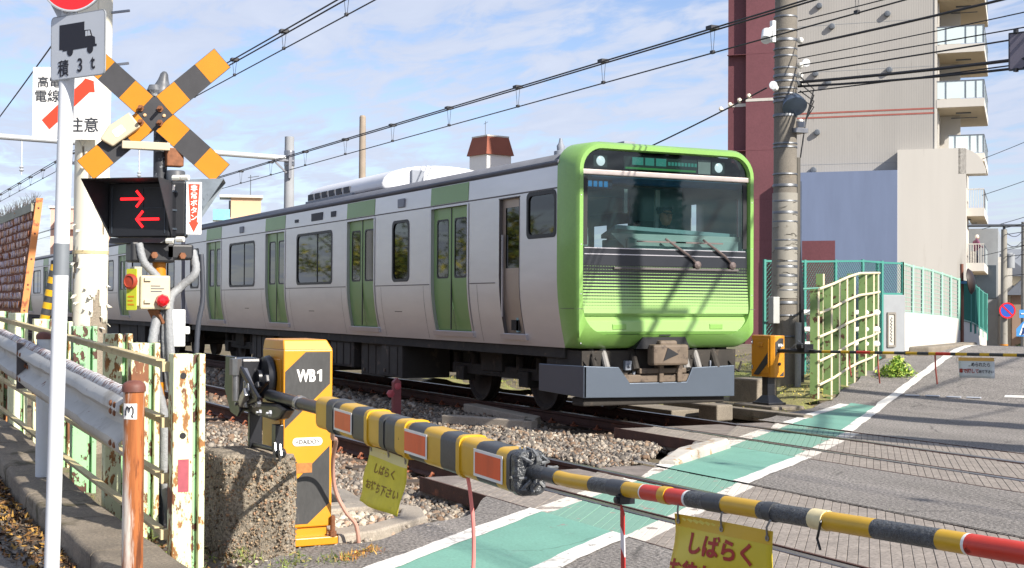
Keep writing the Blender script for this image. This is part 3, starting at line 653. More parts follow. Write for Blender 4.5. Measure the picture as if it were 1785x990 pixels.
# small fittings on the side
for x, z, w, h in ((-24.2, 3.06, .62, .14), (-23.3, 3.06, .24, .1), (-25.4, 3.04, .2, .06)): MB().box(x - w / 2, x + w / 2, y0 - .006, y0 + .01, z - h / 2, z + h / 2).build('side_display', m_louv, train)
for x in (-20.1, -29.2): MB().box(x - .13, x + .13, y0 - .02, y0 + .01, 2.98, 3.12).build('side_vent', m_acd, train, bevel=.01)
for x, z in ((-24.6, 1.32), (-20.3, 1.34), (-28.9, 1.35)):
    for k in range(3): MB().box(x - .15, x + .15, YC_ - (HW - inset(z)) - .004, YC_ - (HW - inset(z)) + .01, z + k * .035, z + k * .035 + .012).build('louver', m_seam, train)
# air conditioner on the roof
arch = [(-1.12, 3.40)] + [(-1.12 + .0, 3.5)] + [(1.12 * math.cos(R(a)) * 1.0, 3.46 + .38 * math.sin(R(a)) ** .8) for a in range(165, 14, -10)] + [(1.12, 3.5), (1.12, 3.40)]
ac = MB().prism([(-21.6, YC_ + y, z) for y, z in arch], (-4.0, 0, 0)).build('air_conditioner', m_ac, train, bevel=.05, smooth=30)
for k in range(6):
    MB().box(-25.5 + k * .40, -25.2 + k * .40, YC_ - 1.135, YC_ - 1.10, 3.45, 3.56).build('grille', m_louv, ac)
MB().box(-25.6, -23.0, YC_ - 1.15, YC_ - 1.0, 3.34, 3.43).build('base_rail', m_acd, ac)
MB().box(-21.6, -21.53, YC_ - .62, YC_ - .40, 3.38, 3.74).build('end_bracket', m_acd, ac, bevel=.01)
MB().lathe([(.09, 0), (.09, .05), (.05, .06), (.055, .12), (.03, .16), (.02, .22)], (-15.9, YC_ - .85, 3.44), 14).build('roof_antenna', m_acd, train, smooth=True)
MB().box(-16.1, -15.86, YC_ + .1, YC_ + .28, 3.48, 3.68).build('roof_antenna', m_acd, train, bevel=.01)

# ---- the driving end
XF = -14.50; FY0, FY1, FZ0, FZ1 = 8.21, 10.87, .93, 3.47; fy, fz = (FY0 + FY1) / 2, (FZ0 + FZ1) / 2
def dense(P, n=8, k=10):
    P = [V3(p) for p in P]; out_ = []; m = n + 1
    for q in range(4):
        out_ += P[q * m:(q + 1) * m]; a, c = P[q * m + n], P[((q + 1) % 4) * m]
        out_ += [a + (c - a) * j / (k + 1) for j in range(1, k + 1)]
    return out_
def rr_front(x, ins, r, zb=None, n=8):
    z0 = FZ0 if zb is None else zb
    return dense(rrect((x, fy, (z0 + FZ1) / 2), (0, 1, 0), (0, 0, 1), FY1 - FY0 - 2 * ins, FZ1 - z0 - 2 * ins, r, n))
def body_ring(n=8):
    """the same number of points as rr_front, following the car section at the cab end"""
    P = []
    for p in dense(rrect((-14.96, YC_, (FZ0 + 3.48) / 2), (0, 1, 0), (0, 0, 1), 2 * HW, 3.48 - FZ0, (.03, .03, .30, .30), n)):
        y = p[1] - YC_; z = p[2]
        if abs(y) > HW - .5 and z < 3.1: y = math.copysign(min(abs(y), HW - inset(z)), y) * 1.003
        P.append(np.array([-15.0, YC_ + y, z]))
    return P
A = body_ring(); B_ = rr_front(XF - .06, 0.0, (.22, .22, .34, .34)); Cc = rr_front(XF, .035, (.20, .20, .31, .31)); 
ZB = 1.10
Dd = dense(rrect((XF, fy, (ZB + FZ1 - .085) / 2 + 0), (0, 1, 0), (0, 0, 1), FY1 - FY0 - .17, FZ1 - .085 - ZB, (.36, .36, .27, .27), 8))
Ee = dense(rrect((XF - .07, fy, (ZB + FZ1 - .10) / 2), (0, 1, 0), (0, 0, 1), FY1 - FY0 - .20, FZ1 - .10 - ZB, (.35, .35, .26, .26), 8))
for q_ in (Cc, B_):
    for p_ in q_:
        if p_[2] < 1.12: p_[0] -= .13 * (1.12 - p_[2]) / .19
fb = MB(); n = len(A); fb.add(A + B_ + Cc + Dd + Ee, [])
for k in range(4):
    for i in range(n):
        j = (i + 1) % n
        # keep the lower notch over the coupler open
        pts_ = [fb.V[q * n + w_] for q, w_ in ((k, i), (k, j), (k + 1, j), (k + 1, i))]
        fb.F.append((k * n + i, k * n + j, (k + 1) * n + j, (k + 1) * n + i)); fb.Mi.append(0)
front = fb.build('front_frame', m_tgreen, train, smooth=50)
# notch in the lower edge: dark recess with sloping green cheeks
ny = 9.46
MB().prism([(XF - .01, ny - .40, .925), (XF - .01, ny - .30, 1.07), (XF - .01, ny + .33, 1.07), (XF - .01, ny + .40, .925)], (-.22, 0, 0)).build('coupler_recess', m_rubber, front)
# front panel made of horizontal strips
zs = np.linspace(ZB + .004, FZ1 - .104, 73)
def halfw(z):
    w = (FY1 - FY0 - .20) / 2; zb, ztop, r0, r1 = ZB, FZ1 - .10, .35, .26
    if z < zb + r0: return w - r0 + math.sqrt(max(0, r0 ** 2 - (zb + r0 - z) ** 2))
    if z > ztop - r1: return w - r1 + math.sqrt(max(0, r1 ** 2 - (z - ztop + r1) ** 2))
    return w
def fx(z): return float(np.interp(z, [ZB, 1.14, 1.27, 1.325, 1.36, 1.8, 2.15], [XF - .05, XF - .012, XF - .02, XF - .085, XF - .012, XF - .045, XF - .055]))
def plate(z0, z1, n=10): return MB().grid(lambda u, z: (fx(z) if z < 2.15 else XF - .055, fy + u * halfw(z), z), np.linspace(-1, 1, 7), np.linspace(z0, z1, n))
# green plate with a printed black line gradient
gm = bpy.data.materials.new('gradient_print'); gm.use_nodes = True; t = gm.node_tree; pb = t.nodes['Principled BSDF']
ge = t.nodes.new('ShaderNodeNewGeometry'); sx_ = t.nodes.new('ShaderNodeSeparateXYZ'); t.links.new(ge.outputs['Position'], sx_.inputs[0])
def gma(op, a, c):
    q = t.nodes.new('ShaderNodeMath'); q.operation = op
    for i, v in enumerate((a, c)):
        if isinstance(v, (int, float)): q.inputs[i].default_value = v
        else: t.links.new(v, q.inputs[i])
    return q.outputs[0]
frz = gma('FRACT', gma('MULTIPLY', sx_.outputs[2], 26.0), 0); tri = gma('ABSOLUTE', gma('SUBTRACT', frz, .5), 0); tri = gma('MULTIPLY', tri, 2.0)
fry = gma('FRACT', gma('MULTIPLY', sx_.outputs[1], 26.0), 0); tr2 = gma('MULTIPLY', gma('ABSOLUTE', gma('SUBTRACT', fry, .5), 0), .5)
mrz = t.nodes.new('ShaderNodeMapRange'); mrz.inputs[1].default_value = 1.36; mrz.inputs[2].default_value = 1.90; mrz.inputs[3].default_value = 1.05; mrz.inputs[4].default_value = .0; t.links.new(sx_.outputs[2], mrz.inputs[0])
fblk = gma('GREATER_THAN', gma('SUBTRACT', tri, gma('MULTIPLY', tr2, .35)), mrz.outputs[0])
mg = t.nodes.new('ShaderNodeMix'); mg.data_type = 'RGBA'; mg.inputs[6].default_value = (*C('#8cb169'), 1); mg.inputs[7].default_value = (*C('#15181c'), 1); t.links.new(fblk, mg.inputs[0]); t.links.new(mg.outputs[2], pb.inputs['Base Color'])
pb.inputs['Roughness'].default_value = .3; pb.inputs['Coat Weight'].default_value = .3
plate(ZB + .004, 1.96, 70).build('front_plate', gm, train, smooth=25)
plate(1.96, 2.16, 4).build('front_black_panel', M('front_panel_dark', '#23262c', .3, var=.08), train)
for z in (2.09, 2.165): MB().box(XF - .06, XF - .045, fy - 1.2, fy + 1.2, z - .006, z + .006).build('trim_line', m_steel2, train)
plate(2.16, 3.06, 6).build('windshield', g_wind, train)
plate(3.06, 3.125, 2).build('window_bar', M('window_bar_silver', '#b2a8a4', .4, metal=.4), train)
MB().box(XF - .06, XF - .03, fy - 1.24, fy + 1.24, 3.06, 3.125).build('window_bar', MATS['window_bar_silver'], train, bevel=.01)
plate(3.125, FZ1 - .104, 12).build('display_glass', glass('display_glass', '#b4c4c6', .22, '#0d1114'), train)
for y in (FY0 + .14, FY1 - .14): MB().box(XF - .062, XF - .045, y - .03, y + .03, 2.2, 3.04).build('pillar', m_rubber, train)
for sy in (-1, 1):
    MB().beam((XF + .001, fy + sy * (FY1 - FY0 - .02) / 2, 1.42), (XF + .001, fy + sy * (FY1 - FY0 - .17) / 2, 1.42), .004, .006).box(XF - .40, XF - .06, fy + sy * ((FY1 - FY0) / 2 + .002), fy + sy * ((FY1 - FY0) / 2 + .003), 1.418, 1.424).build('panel_seam', m_seam, train)
    for z in (1.0, 1.6, 2.2, 2.8): MB().lathe([(.010, 0), (.008, .004), (0, .005)], (XF - .001, fy + sy * ((FY1 - FY0) / 2 - .06), z), 8, axis=(1, 0, 0)).build('frame_screw', m_steel2, train)
    MB().box(XF - .022, XF - .006, fy + sy * .72 - .10, fy + sy * .72 + .10, 1.165, 1.235).build('jumper_cover', m_tgreen, train, bevel=.008)
MB().box(XF - .01, XF + .004, 9.40, 9.56, 1.085, 1.10).build('lifting_slot', m_rubber, train)
# display, headlights behind the glass
m_led = M('led_cyan', '#062018', .5, emis=('#58c9b4', .42)); m_ledb = M('led_blue', '#04101c', .5, emis=('#1f8fd0', .55)); m_ledg = M('led_green', '#0c2a14', .5, emis=('#4fae5a', .55)); m_lamp = M('headlamp', '#f2f4f4', .2, emis=('#f7fbff', .7)); m_disp = M('display_body', '#31443f', .5)
MB().box(-14.90, -14.60, fy - 1.2, fy + 1.2, 3.10, 3.13).box(-14.9, -14.86, fy - 1.2, fy + 1.2, 3.12, 3.40).build('display_housing', m_disp, train)
dp = MB().box(-14.64, -14.60, 8.93, 10.02, 3.155, 3.335).build('destination_display', m_disp, train)
xx = 9.05
for w in (.16, .13, .15): MB().box(-14.6, -14.596, xx, xx + w, 3.215, 3.31).build('led_strip', m_led, dp); xx += w + .03
for k in range(9): MB().box(-14.6, -14.596, xx, xx + .035, 3.23, 3.275).build('led_strip', m_led, dp); xx += .05
MB().box(-14.6, -14.597, 8.95, 10.0, 3.16, 3.185).build('led_strip', m_ledg, dp)
for y in (8.60, 10.36):
    hb = MB().box(-14.68, -14.615, y - .10, y + .10, 3.16, 3.32).build('headlight', m_disp, train, bevel=.01)
    MB().lathe([(.0, 0), (.055, 0), (.062, .012), (.04, .022), (0, .026)], (-14.62, y, 3.24), 16, axis=(1, 0, 0)).build('lens', m_lamp, hb, smooth=True)
MB().box(-14.66, -14.62, 10.05, 10.24, 3.15, 3.33).build('sensor_box', m_int, train)
# cab: floor, desk, back wall with door windows, blind, number display
cw = M('cab_wall', '#86a6aa', .8, var=.08); cdk = M('cab_desk', '#a9b8b4', .6, var=.05)
MB().box(-16.30, -16.24, YC_ - HW + .1, YC_ - .45, 1.1, 3.1).box(-16.30, -16.24, YC_ + .45, YC_ + HW - .1, 1.1, 3.1).box(-16.3, -16.24, YC_ - .45, YC_ + .45, 2.95, 3.1).build('cab_back_wall', cw, train)
MB().box(-15.25, -14.62, 9.0, 10.78, 2.12, 2.30).prism([(-14.66, 8.78, 2.36), (-14.66, 9.05, 2.12), (-14.66, 10.8, 2.12), (-14.66, 10.8, 2.36)], (-.02, 0, 0)).build('control_desk', cdk, train, bevel=.02)
MB().prism([(-14.75, 8.9, 2.47), (-14.75, 10.75, 2.40), (-15.1, 10.75, 2.36), (-15.1, 8.9, 2.36)], (0, 0, -.05)).build('desk_hood', cw, train)
MB().box(-14.70, -14.66, 8.34, 8.80, 2.90, 3.02).build('number_display', M('display_blue', '#0d3550', .4), train)
for k in range(5): MB().box(-14.66, -14.655, 8.38 + k * .075, 8.43 + k * .075, 2.925, 2.995).build('led_strip', m_ledb, train)
MB().box(-14.85, -14.66, 8.5, 10.8, 2.985, 3.06).build('sun_blind', M('blind_blue', '#1f5f8a', .7), train)
MB().box(-14.78, -14.74, 9.02, 9.07, 2.62, 2.92).build('indicator', cdk, train); MB().box(-14.8, -14.7, 8.33, 8.40, 2.36, 2.62).build('indicator', M('cab_white', '#d7dedb', .6), train)
MB().cyl((-14.85, 8.5, 2.2), (-14.85, 8.5, 2.42), .06).build('lamp_unit', cdk, train)
MB().box(-15.5, -15.46, 9.95, 10.02, 2.3, 3.0).build('cab_post', MATS['cab_white'], train)
# wipers
wp = M('wiper_grey', '#6a5e5c', .5, metal=.3)
for ya_, yb_ in ((9.98, 9.50), (10.52, 10.07)):
    MB().tube([(XF - .03, ya_, 1.99), (XF - .015, (ya_ + yb_) / 2 + .1, 2.10), (XF - .03, yb_, 2.30)], .015, 6).box(XF - .035, XF - .018, yb_ - .42, yb_ + .30, 2.25, 2.268).lathe([(.05, 0), (.05, .04), (.02, .06)], (XF - .05, ya_, 1.98), 10, axis=(1, 0, 0)).build('wiper', wp, train)
MB().box(XF - .055, XF - .02, 8.75, 10.62, 1.905, 1.935).build('wiper_ledge', m_seam, train, bevel=.008)
# coupler, plow
cp = MB().box(-14.95, -14.42, ny - .10, ny + .16, .82, 1.03).box(-14.55, -14.38, ny - .22, ny + .30, .72, .98).build('coupler', m_tan, train, bevel=.03)
MB().prism([(-14.37, ny - .08, .78), (-14.37, ny + .14, .86), (-14.37, ny - .02, .94)], (-.05, 0, 0)).build('coupler_face', m_rubber, cp)
for k, (yy, zz2, r_) in enumerate(((ny - .33, .80, .05), (ny + .42, .80, .06), (ny + .62, .78, .045), (8.55, .8, .04), (8.72, .79, .045), (10.35, .8, .05))):
    MB().cyl((-14.75, yy, zz2 + .12), (-14.62, yy, zz2 - .14), r_, n=10).build('air_hose', M('hose_grey_worn', '#7c7a78', .6, var=.2, vs=9) if k in (1, 2, 4) else m_under, train)
MB().box(-15.6, -14.7, 8.4, 10.7, .60, .9).build('front_underframe', m_under, train)
MB().box(-14.72, -14.60, ny - .55, ny + .6, .50, .60).box(-14.66, -14.58, ny - .3, ny + .4, .61, .68).box(-14.7, -14.56, ny - .02, ny + .05, .5, .84).box(-14.7, -14.56, ny + .25, ny + .33, .5, .8).build('draft_gear', m_tan, train, bevel=.015)
pl = [(8.36, .72), (8.86, .70), (9.02, .50), (9.86, .50), (9.95, .68), (10.60, .70), (10.60, .30), (8.36, .33)]
MB().prism([(-14.58, y, z) for y, z in pl], (-.05, 0, 0)).prism([(-14.58, 8.36, .72), (-14.58, 8.36, .33), (-15.45, 8.20, .38), (-15.45, 8.20, .72)], (0, .04, 0)).build('plow', m_plow, train, bevel=.008)
MB().box(-14.95, -14.66, 8.40, 10.5, .22, .325).build('plow_lower_edge', m_under, train, bevel=.02)

rf_ = random.Random(21)
for k in range(16):
    y = 8.45 + .145 * k + rf_.uniform(-.04, .04); z = rf_.uniform(.60, .86); mm_ = rf_.choice([m_tan, m_under, m_under2, m_acd]); x = -14.70 + rf_.uniform(-.05, .05)
    if k % 3 == 0: MB().tube([(x, y, z), (x + .06, y + .05, z - .10), (x + .02, y + .14, z - .14), (x - .03, y + .22, z - .02)], .016, 6).build('brake_hose', m_under, train, smooth=True)
    elif k % 3 == 1: MB().box(x - .06, x + .04, y - .05, y + .05, z - .06, z + .06).cyl((x + .04, y, z), (x + .07, y, z), .022, n=8).build('underframe_fitting', mm_, train, bevel=.01)
    else: MB().cyl((x, y, z + .06), (x, y, z - .14), .022, n=8).box(x - .04, x + .03, y - .04, y + .04, z - .02, z + .02).build('underframe_fitting', mm_, train)
# ================================================================ crossing gate machine and barrier arm nearest the camera
m_yel = M('gate_yellow', '#cf8b1c', .38, var=.06, vs=2, coat=.15, wear=('#8a5a22', .67, 9, .05), wear2=('#a8742a', .60, 2.4, .2), stretch=(1, 1, .35)); m_gblk = M('gate_black', '#3a3a3a', .5, var=.18, vs=6, grain=.15, gs=60, wear=('#5c5a57', .60, 5, .12), stretch=(1, 1, .35))
m_blk = M('mech_black', '#181a20', .35, var=.2, vs=8); m_chrome = M('mech_steel', '#8d8f94', .3, metal=.8, var=.15, vs=10); m_bolt = M('bolt_rust', '#7d5136', .7, metal=.3, var=.3, vs=30)
m_wprint = M('print_white', '#eceae6', .5, var=.03); m_kprint = M('print_black', '#1b1c28', .6, var=.05)
gx0, gx1, gy0, gy1 = -8.56, -8.12, 2.55, 2.865
gate = empty('gate_machine', ((gx0 + gx1) / 2, (gy0 + gy1) / 2, 0), 'yellow crossing gate machine marked WB1 beside the rough concrete block', 'gate machine')
b = MB(); xa = gx1
b.prism([(gx0, gy0, .09), (gx1, gy0, .09), (gx1, gy1, .09), (gx0, gy1, .09)], (0, 0, 1.09))
b.add([(gx0, gy0, 1.18), (gx1, gy0, 1.18), (gx1, gy1, 1.18), (gx0, gy1, 1.18), (gx0 + .02, gy0 + .005, 1.24), (gx1 - .03, gy0 + .005, 1.24), (gx1 - .03, gy1 - .03, 1.24), (gx0 + .02, gy1 - .03, 1.24)], [(0, 1, 5, 4), (1, 2, 6, 5), (2, 3, 7, 6), (3, 0, 4, 7), (4, 5, 6, 7)])
b.box(gx0 + .03, gx1 - .02, gy0 + .02, gy1 - .02, .02, .09); b.build('housing', m_yel, gate, bevel=.008)
MB().box(gx0 - .02, gx1 + .035, gy0 - .03, gy1 + .03, -.02, .03).build('base_plate', m_yel, gate, bevel=.006)
# black diagonal bands (painted plates) on the road side face, 2 mm proud
def yz(pts, x, th=.0025): return MB().prism([(x, gy0 + a, z) for a, z in pts], (th, 0, 0))
yz([(.010, 1.045), (.14, 1.165), (.297, 1.165), (.297, .968), (.010, .70)], gx1).build('warning_band', m_gblk, gate)
yz([(.010, .31), (.297, .585), (.297, .232), (.16, .112), (.010, .112)], gx1).build('warning_band', m_gblk, gate)
text('lettering', 'WB', (gx1 + .004, gy0 + .142, 1.02), (0, 1, 0), (0, 0, 1), .10, m_wprint, gate, sx=.72, bold=.004)
yz([(.228, .984), (.243, .984), (.243, 1.056), (.232, 1.056), (.212, 1.042), (.212, 1.029), (.228, 1.037)], gx1 + .003).build('lettering', m_wprint, gate)
lg = MB().prism(rrect((gx1, gy0 + .155, .615), (0, 1, 0), (0, 0, 1), .19, .05, .024), (.004, 0, 0)).build('maker_plate', m_wprint, gate)
text('lettering', '<DAIDO>', (gx1 + .005, gy0 + .155, .615), (0, 1, 0), (0, 0, 1), .038, m_kprint, lg, sx=.9, bold=.0005)
MB().box(gx1, gx1 + .003, gy0 + .085, gy0 + .185, .425, .485).build('name_plate', M('plate_bronze', '#a8713c', .5, metal=.2, var=.2, vs=40), gate)
# side door with hinges and black band on the narrow face
MB().box(gx0 + .06, gx1 - .05, gy0 - .006, gy0, .22, 1.12).build('side_door', m_yel, gate, bevel=.003)
MB().prism([(gx0 + .06, gy0 - .0085, .22), (gx1 - .05, gy0 - .0085, .22), (gx1 - .05, gy0 - .0085, .52), (gx1 - .16, gy0 - .0085, .60), (gx0 + .06, gy0 - .0085, .42)], (0, .003, 0)).build('warning_band', m_gblk, gate)
for x in (gx0 + .16, gx0 + .25): MB().lathe([(.02, 0), (.02, .012), (0, .016)], (x, gy0 - .006, 1.10), 10, axis=(0, -1, 0)).build('lock', m_chrome, gate)
for z in (.35, .62): MB().cyl((gx1 - .045, gy0 - .012, z), (gx1 - .045, gy0 - .012, z + .07), .012, n=8).build('hinge', m_yel, gate)
MB().lathe([(.026, 0), (.026, .03), (.016, .03), (.016, .12), (0, .13)], (gx1 + .02, gy1 + .0, .03), 8).build('anchor_bolt', m_bolt, gate)
# the arm: drive bracket, counter arm, tube, padded box sleeve and striped pole -> moves as one
arm = empty('barrier_arm', (-8.2, 2.42, .9), 'striped barrier arm with padded box sleeve reaching across the near lane', 'barrier arm')
ay_ = 2.42
MB().box(-8.62, -8.40, ay_ - .06, ay_ + .08, .86, 1.12).build('drive_bracket', m_blk, arm, bevel=.02)
MB().prism([(-8.64, ay_ - .07, 1.13), (-8.44, ay_ - .07, 1.13), (-8.30, ay_ - .07, .80), (-8.36, ay_ - .07, .76), (-8.52, ay_ - .07, .78), (-8.66, ay_ - .07, .92)], (0, -.02, 0)).build('crank_plate', m_blk, arm, bevel=.006)
MB().cyl((-8.36, ay_ - .10, .86), (-8.36, ay_ - .10, 1.10), .022, n=10).cyl((-8.36, ay_ - .10, 1.02), (-8.36, ay_ - .10, 1.12), .04, n=8).build('shear_pin', m_chrome, arm, smooth=True)
MB().lathe([(.13, 0), (.14, .015), (.13, .05), (.05, .06), (.05, .09), (0, .09)], (-8.36, gy0 - .005, 1.0), 20, axis=(0, -1, 0)).build('pivot_hub', m_blk, arm, smooth=True)
MB().beam((-8.45, ay_ - .04, .80), (-7.95, ay_ - .02, 1.02), .03, .05).beam((-8.35, ay_ - .08, .84), (-8.02, ay_ - .05, .98), .03, .04).build('link_arm', m_blk, arm, bevel=.008)
MB().beam((-8.20, ay_ - .09, 1.06), (-7.92, ay_ - .08, .86), .03, .03).beam((-8.16, ay_ - .12, .88), (-7.98, ay_ - .12, .97), .025, .05).cyl((-8.06, ay_ - .12, .84), (-8.06, ay_ - .12, 1.0), .018, n=8).build('release_lever', m_chrome, arm, bevel=.006)
MB().prism([(-8.48, ay_ - .04, .85), (-7.72, ay_ - .04, .88), (-7.55, ay_ - .04, .86), (-7.66, ay_ - .04, .80), (-7.78, ay_ - .04, .78), (-8.40, ay_ - .04, .79)], (0, .07, 0)).build('arm_socket', m_blk, arm, bevel=.015)
MB().box(-8.26, -8.22, ay_ - .05, ay_ + .03, .52, .80).cyl((-8.24, ay_ - .02, .60), (-7.72, ay_ - .02, .61), .016, n=8).box(-7.80, -7.72, ay_ - .04, ay_ + .01, .60, .76).lathe([(.03, 0), (.035, .02), (.02, .05)], (-7.70, ay_ - .02, .60), 8, axis=(1, 0, 0)).build('spring_rod', m_blk, arm, bevel=.005)
for x, z in ((-8.42, 1.08), (-8.36, .84), (-8.24, .90), (-8.10, .98), (-8.02, .86), (-7.90, .82), (-7.70, .83)): MB().lathe([(.020, 0), (.020, .014), (.010, .016), (.010, .03), (0, .03)], (x, ay_ - .075, z), 6, axis=(0, -1, 0)).build('hex_bolt', m_chrome, arm)
MB().beam((-8.14, ay_ - .13, 1.07), (-7.86, ay_ - .10, .90), .02, .035).beam((-8.14, ay_ - .13, 1.06), (-8.18, ay_ - .12, .84), .02, .03).beam((-8.16, ay_ - .12, .85), (-7.88, ay_ - .10, .90), .018, .025).build('lever_frame', m_blk, arm, bevel=.005)
MB().ob((-8.05, ay_ - .135, .90), (.055, 0, .04), (0, .016, 0), (-.016, 0, .022)).build('latch_handle', m_chrome, arm, bevel=.006)
for x in (-7.74, -7.64): MB().prism([(x, ay_ - .05, .60), (x + .03, ay_ - .05, .66), (x + .055, ay_ - .05, .60), (x + .03, ay_ - .05, .56)], (0, .008, 0)).build('wing_nut', m_chrome, arm)
def arm_z(x): return float(np.interp(x, [-8.4, -7.0, -4.79, -4.4, -3.4, -2.67, -2.0, -.6], [.92, .895, .826, .82, .86, .884, .905, .93]))
def ay_at(x): return 2.44 + .012 * (x + 7)
m_barY = M('bar_yellow', '#c49a1c', .35, var=.07, vs=8, wear=('#5b4a2a', .69, 14, .04)); m_barK = M('bar_black', '#3b3d3f', .45, var=.2, vs=12, grain=.2, gs=120); m_barR = M('bar_red', '#c2321f', .4, var=.1, vs=10, wear=('#7c1f14', .64, 14, .05)); m_barW = M('bar_white', '#dcdcd8', .4, var=.05)
MB().tube([(x, ay_at(x), arm_z(x)) for x in (-8.0, -7.6, -7.2, -6.95)], .036, 14).build('arm_tube', m_blk, arm, smooth=True)
MB().cyl((-7.46, ay_at(-7.46), arm_z(-7.46)), (-7.42, ay_at(-7.42), arm_z(-7.42)), .043, n=14).build('tube_clamp', m_chrome, arm, smooth=True)
# padded sleeve: wrapped cloth bands in yellow and black
bands = [(-7.047, -6.871, 'Y', 0.0), (-6.871, -6.777, 'K', 0.006), (-6.777, -6.693, 'K', 0.0), (-6.693, -6.515, 'Y', 0.0), (-6.515, -6.337, 'K', 0.0), (-6.337, -6.3, 'Y', 0.006), (-6.3, -6.16, 'Y', 0.0), (-6.16, -6.103, 'K', 0.0), (-6.103, -6.082, 'K', -0.006), (-6.082, -5.964, 'K', 0.0), (-5.964, -5.876, 'Y', 0.0), (-5.876, -5.837, 'Y', 0.006), (-5.837, -5.804, 'Y', 0.0), (-5.804, -5.632, 'K', 0.0), (-5.632, -5.456, 'Y', 0.0), (-5.456, -5.29, 'K', 0.0), (-5.29, -5.256, 'Y', 0.006), (-5.256, -5.109, 'Y', 0.0), (-5.109, -4.929, 'K', 0.0), (-4.929, -4.84, 'Y', 0.0), (-4.84, -4.811, 'K', 0.0)]
def slv(x, g): return rrect((x, ay_at(x), arm_z(x) - .012), (0, 1, 0), (0, .0, 1), .125 + 2 * g, .168 + 2 * g, .035, 3)
for a, c, col, g in bands:
    a, c = a + .045, c + .045
    sb = MB(); n0 = slv(a, g); n1 = slv(c, g); k = len(n0)
    sb.add(n0 + n1, [(i, (i + 1) % k, k + (i + 1) % k, k + i) for i in range(k)] + [tuple(range(k - 1, -1, -1)), tuple(range(k, 2 * k))])
    sb.build('sleeve_band', m_barY if col == 'Y' else m_barK, arm, smooth=50)
for a, c in [(-6.76, -6.507), (-5.85, -5.589), (-5.12, -4.864)]:
    a, c = a + .045, c + .045
    zc = (arm_z(a) + arm_z(c)) / 2 - .01; sl = (arm_z(c) - arm_z(a)) / (c - a); pf = lambda x, z, o: (x, ay_at(x) - .0635 - o, arm_z(x) - .012 + z)
    rf = MB().prism([pf(a, -.055, .002), pf(c, -.055, .002), pf(c, .055, .002), pf(a, .055, .002)], (0, -.002, 0)).build('reflector_border', m_barW, arm)
    MB().prism([pf(a + .015, -.043, .0042), pf(c - .015, -.043, .0042), pf(c - .015, .043, .0042), pf(a + .015, .043, .0042)], (0, -.0015, 0)).build('reflector_field', M('reflect_orange', '#d9531f', .4, var=.15, vs=9, stretch=(1, 1, .2)), rf)
SE = bands[-1][1] + .045
e0 = slv(SE, .004); MB().prism(e0, (.07, 0, 0)).build('sleeve_end', M('plastic_wrap', '#3a3d40', .3, var=.6, vs=22, bump=1.0, bs=22), arm, bevel=.02)
wrap = MB()
for k in range(26):
    a = rng.uniform(0, 6.28); y, z = .06 * math.cos(a), .082 * math.sin(a); x = rng.uniform(SE - .01, SE + .09); wrap.tube([(x, ay_at(x) + y, arm_z(x) + z), (x + rng.uniform(-.02, .05), ay_at(x) + y * 1.2 + rng.uniform(-.015, .015), arm_z(x) + z * .8 + rng.uniform(-.02, .02)), (x + rng.uniform(0, .06), ay_at(x) + y * .6, arm_z(x) + z * .5)], .007, 5)
wrap.build('wrapping_scraps', M('wrap_scrap', '#6a6c6d', .3, var=.7, vs=40), arm)
# round pole beyond the sleeve
pole = [(-4.864, -4.773, 'K', 0.0025), (-4.773, -4.711, 'Y', 0.0), (-4.711, -4.575, 'T', 0.0), (-4.575, -4.491, 'K', 0.0025), (-4.491, -4.243, 'Y', 0.0), (-4.243, -4.115, 'T', 0.0), (-4.115, -4.018, 'K', 0.0025), (-4.018, -3.911, 'Y', 0.0), (-3.911, -3.904, 'W', 0.0), (-3.904, -3.798, 'R', 0.0), (-3.798, -3.758, 'Y', 0.0025), (-3.758, -3.658, 'R', 0.0), (-3.658, -3.646, 'W', 0.0), (-3.646, -3.547, 'T', 0.0), (-3.547, -3.455, 'K', 0.0025), (-3.455, -3.281, 'Y', 0.0), (-3.281, -3.251, 'T', 0.0), (-3.251, -3.212, 'K', 0.0025), (-3.212, -3.048, 'T', 0.0), (-3.048, -2.99, 'P', 0.0025), (-2.99, -2.8, 'Y', 0.0), (-2.8, -2.568, 'T', 0.0), (-2.568, -2.481, 'Y', 0.0), (-2.481, -2.472, 'W', 0.0), (-2.472, -2.05, 'R', 0.0), (-2.05, -1.75, 'Y', 0.0), (-1.75, -1.3, 'K', 0.0), (-1.3, -0.9, 'Y', 0.0)]
m_net = M('bar_net_black', '#4a4d50', .38, var=.35, vs=30, bump=.9, bs=70, grain=.35, gs=130); m_pale = M('pale_tape', '#d6c79a', .5, var=.12, vs=20)
for a, c, col, g in pole:
    k = 2 if c - a < .12 else 4; rr_ = .0265 + g
    MB().tube([(x, ay_at(x), arm_z(x)) for x in np.linspace(a, c, k)], rr_, 18).build('pole_band', {'Y': m_barY, 'K': m_barK, 'T': m_net, 'R': m_barR, 'W': m_barW, 'P': m_pale}[col], arm, smooth=50)
MB().tube([(-2.99, ay_at(-3) - .0, arm_z(-3) + .027), (-2.985, ay_at(-3) - .028, arm_z(-3)), (-3.01, ay_at(-3) - .02, arm_z(-3) - .05), (-2.985, ay_at(-3) - .03, arm_z(-3) - .075)], .004, 5).build('tie_end', m_blk, arm)
def smooth_path(pts, k=6):
    P = [Vector(p) for p in pts]; S = []
    for i in range(len(P) - 1):
        p0, p1, p2, p3 = P[max(i - 1, 0)], P[i], P[i + 1], P[min(i + 2, len(P) - 1)]
        for q in range(k): t = q / k; S.append(tuple(.5 * ((2 * p1) + (p2 - p0) * t + (2 * p0 - 5 * p1 + 4 * p2 - p3) * t * t + (3 * p1 - p0 - 3 * p2 + p3) * t ** 3)))
    return S + [tuple(P[-1])]
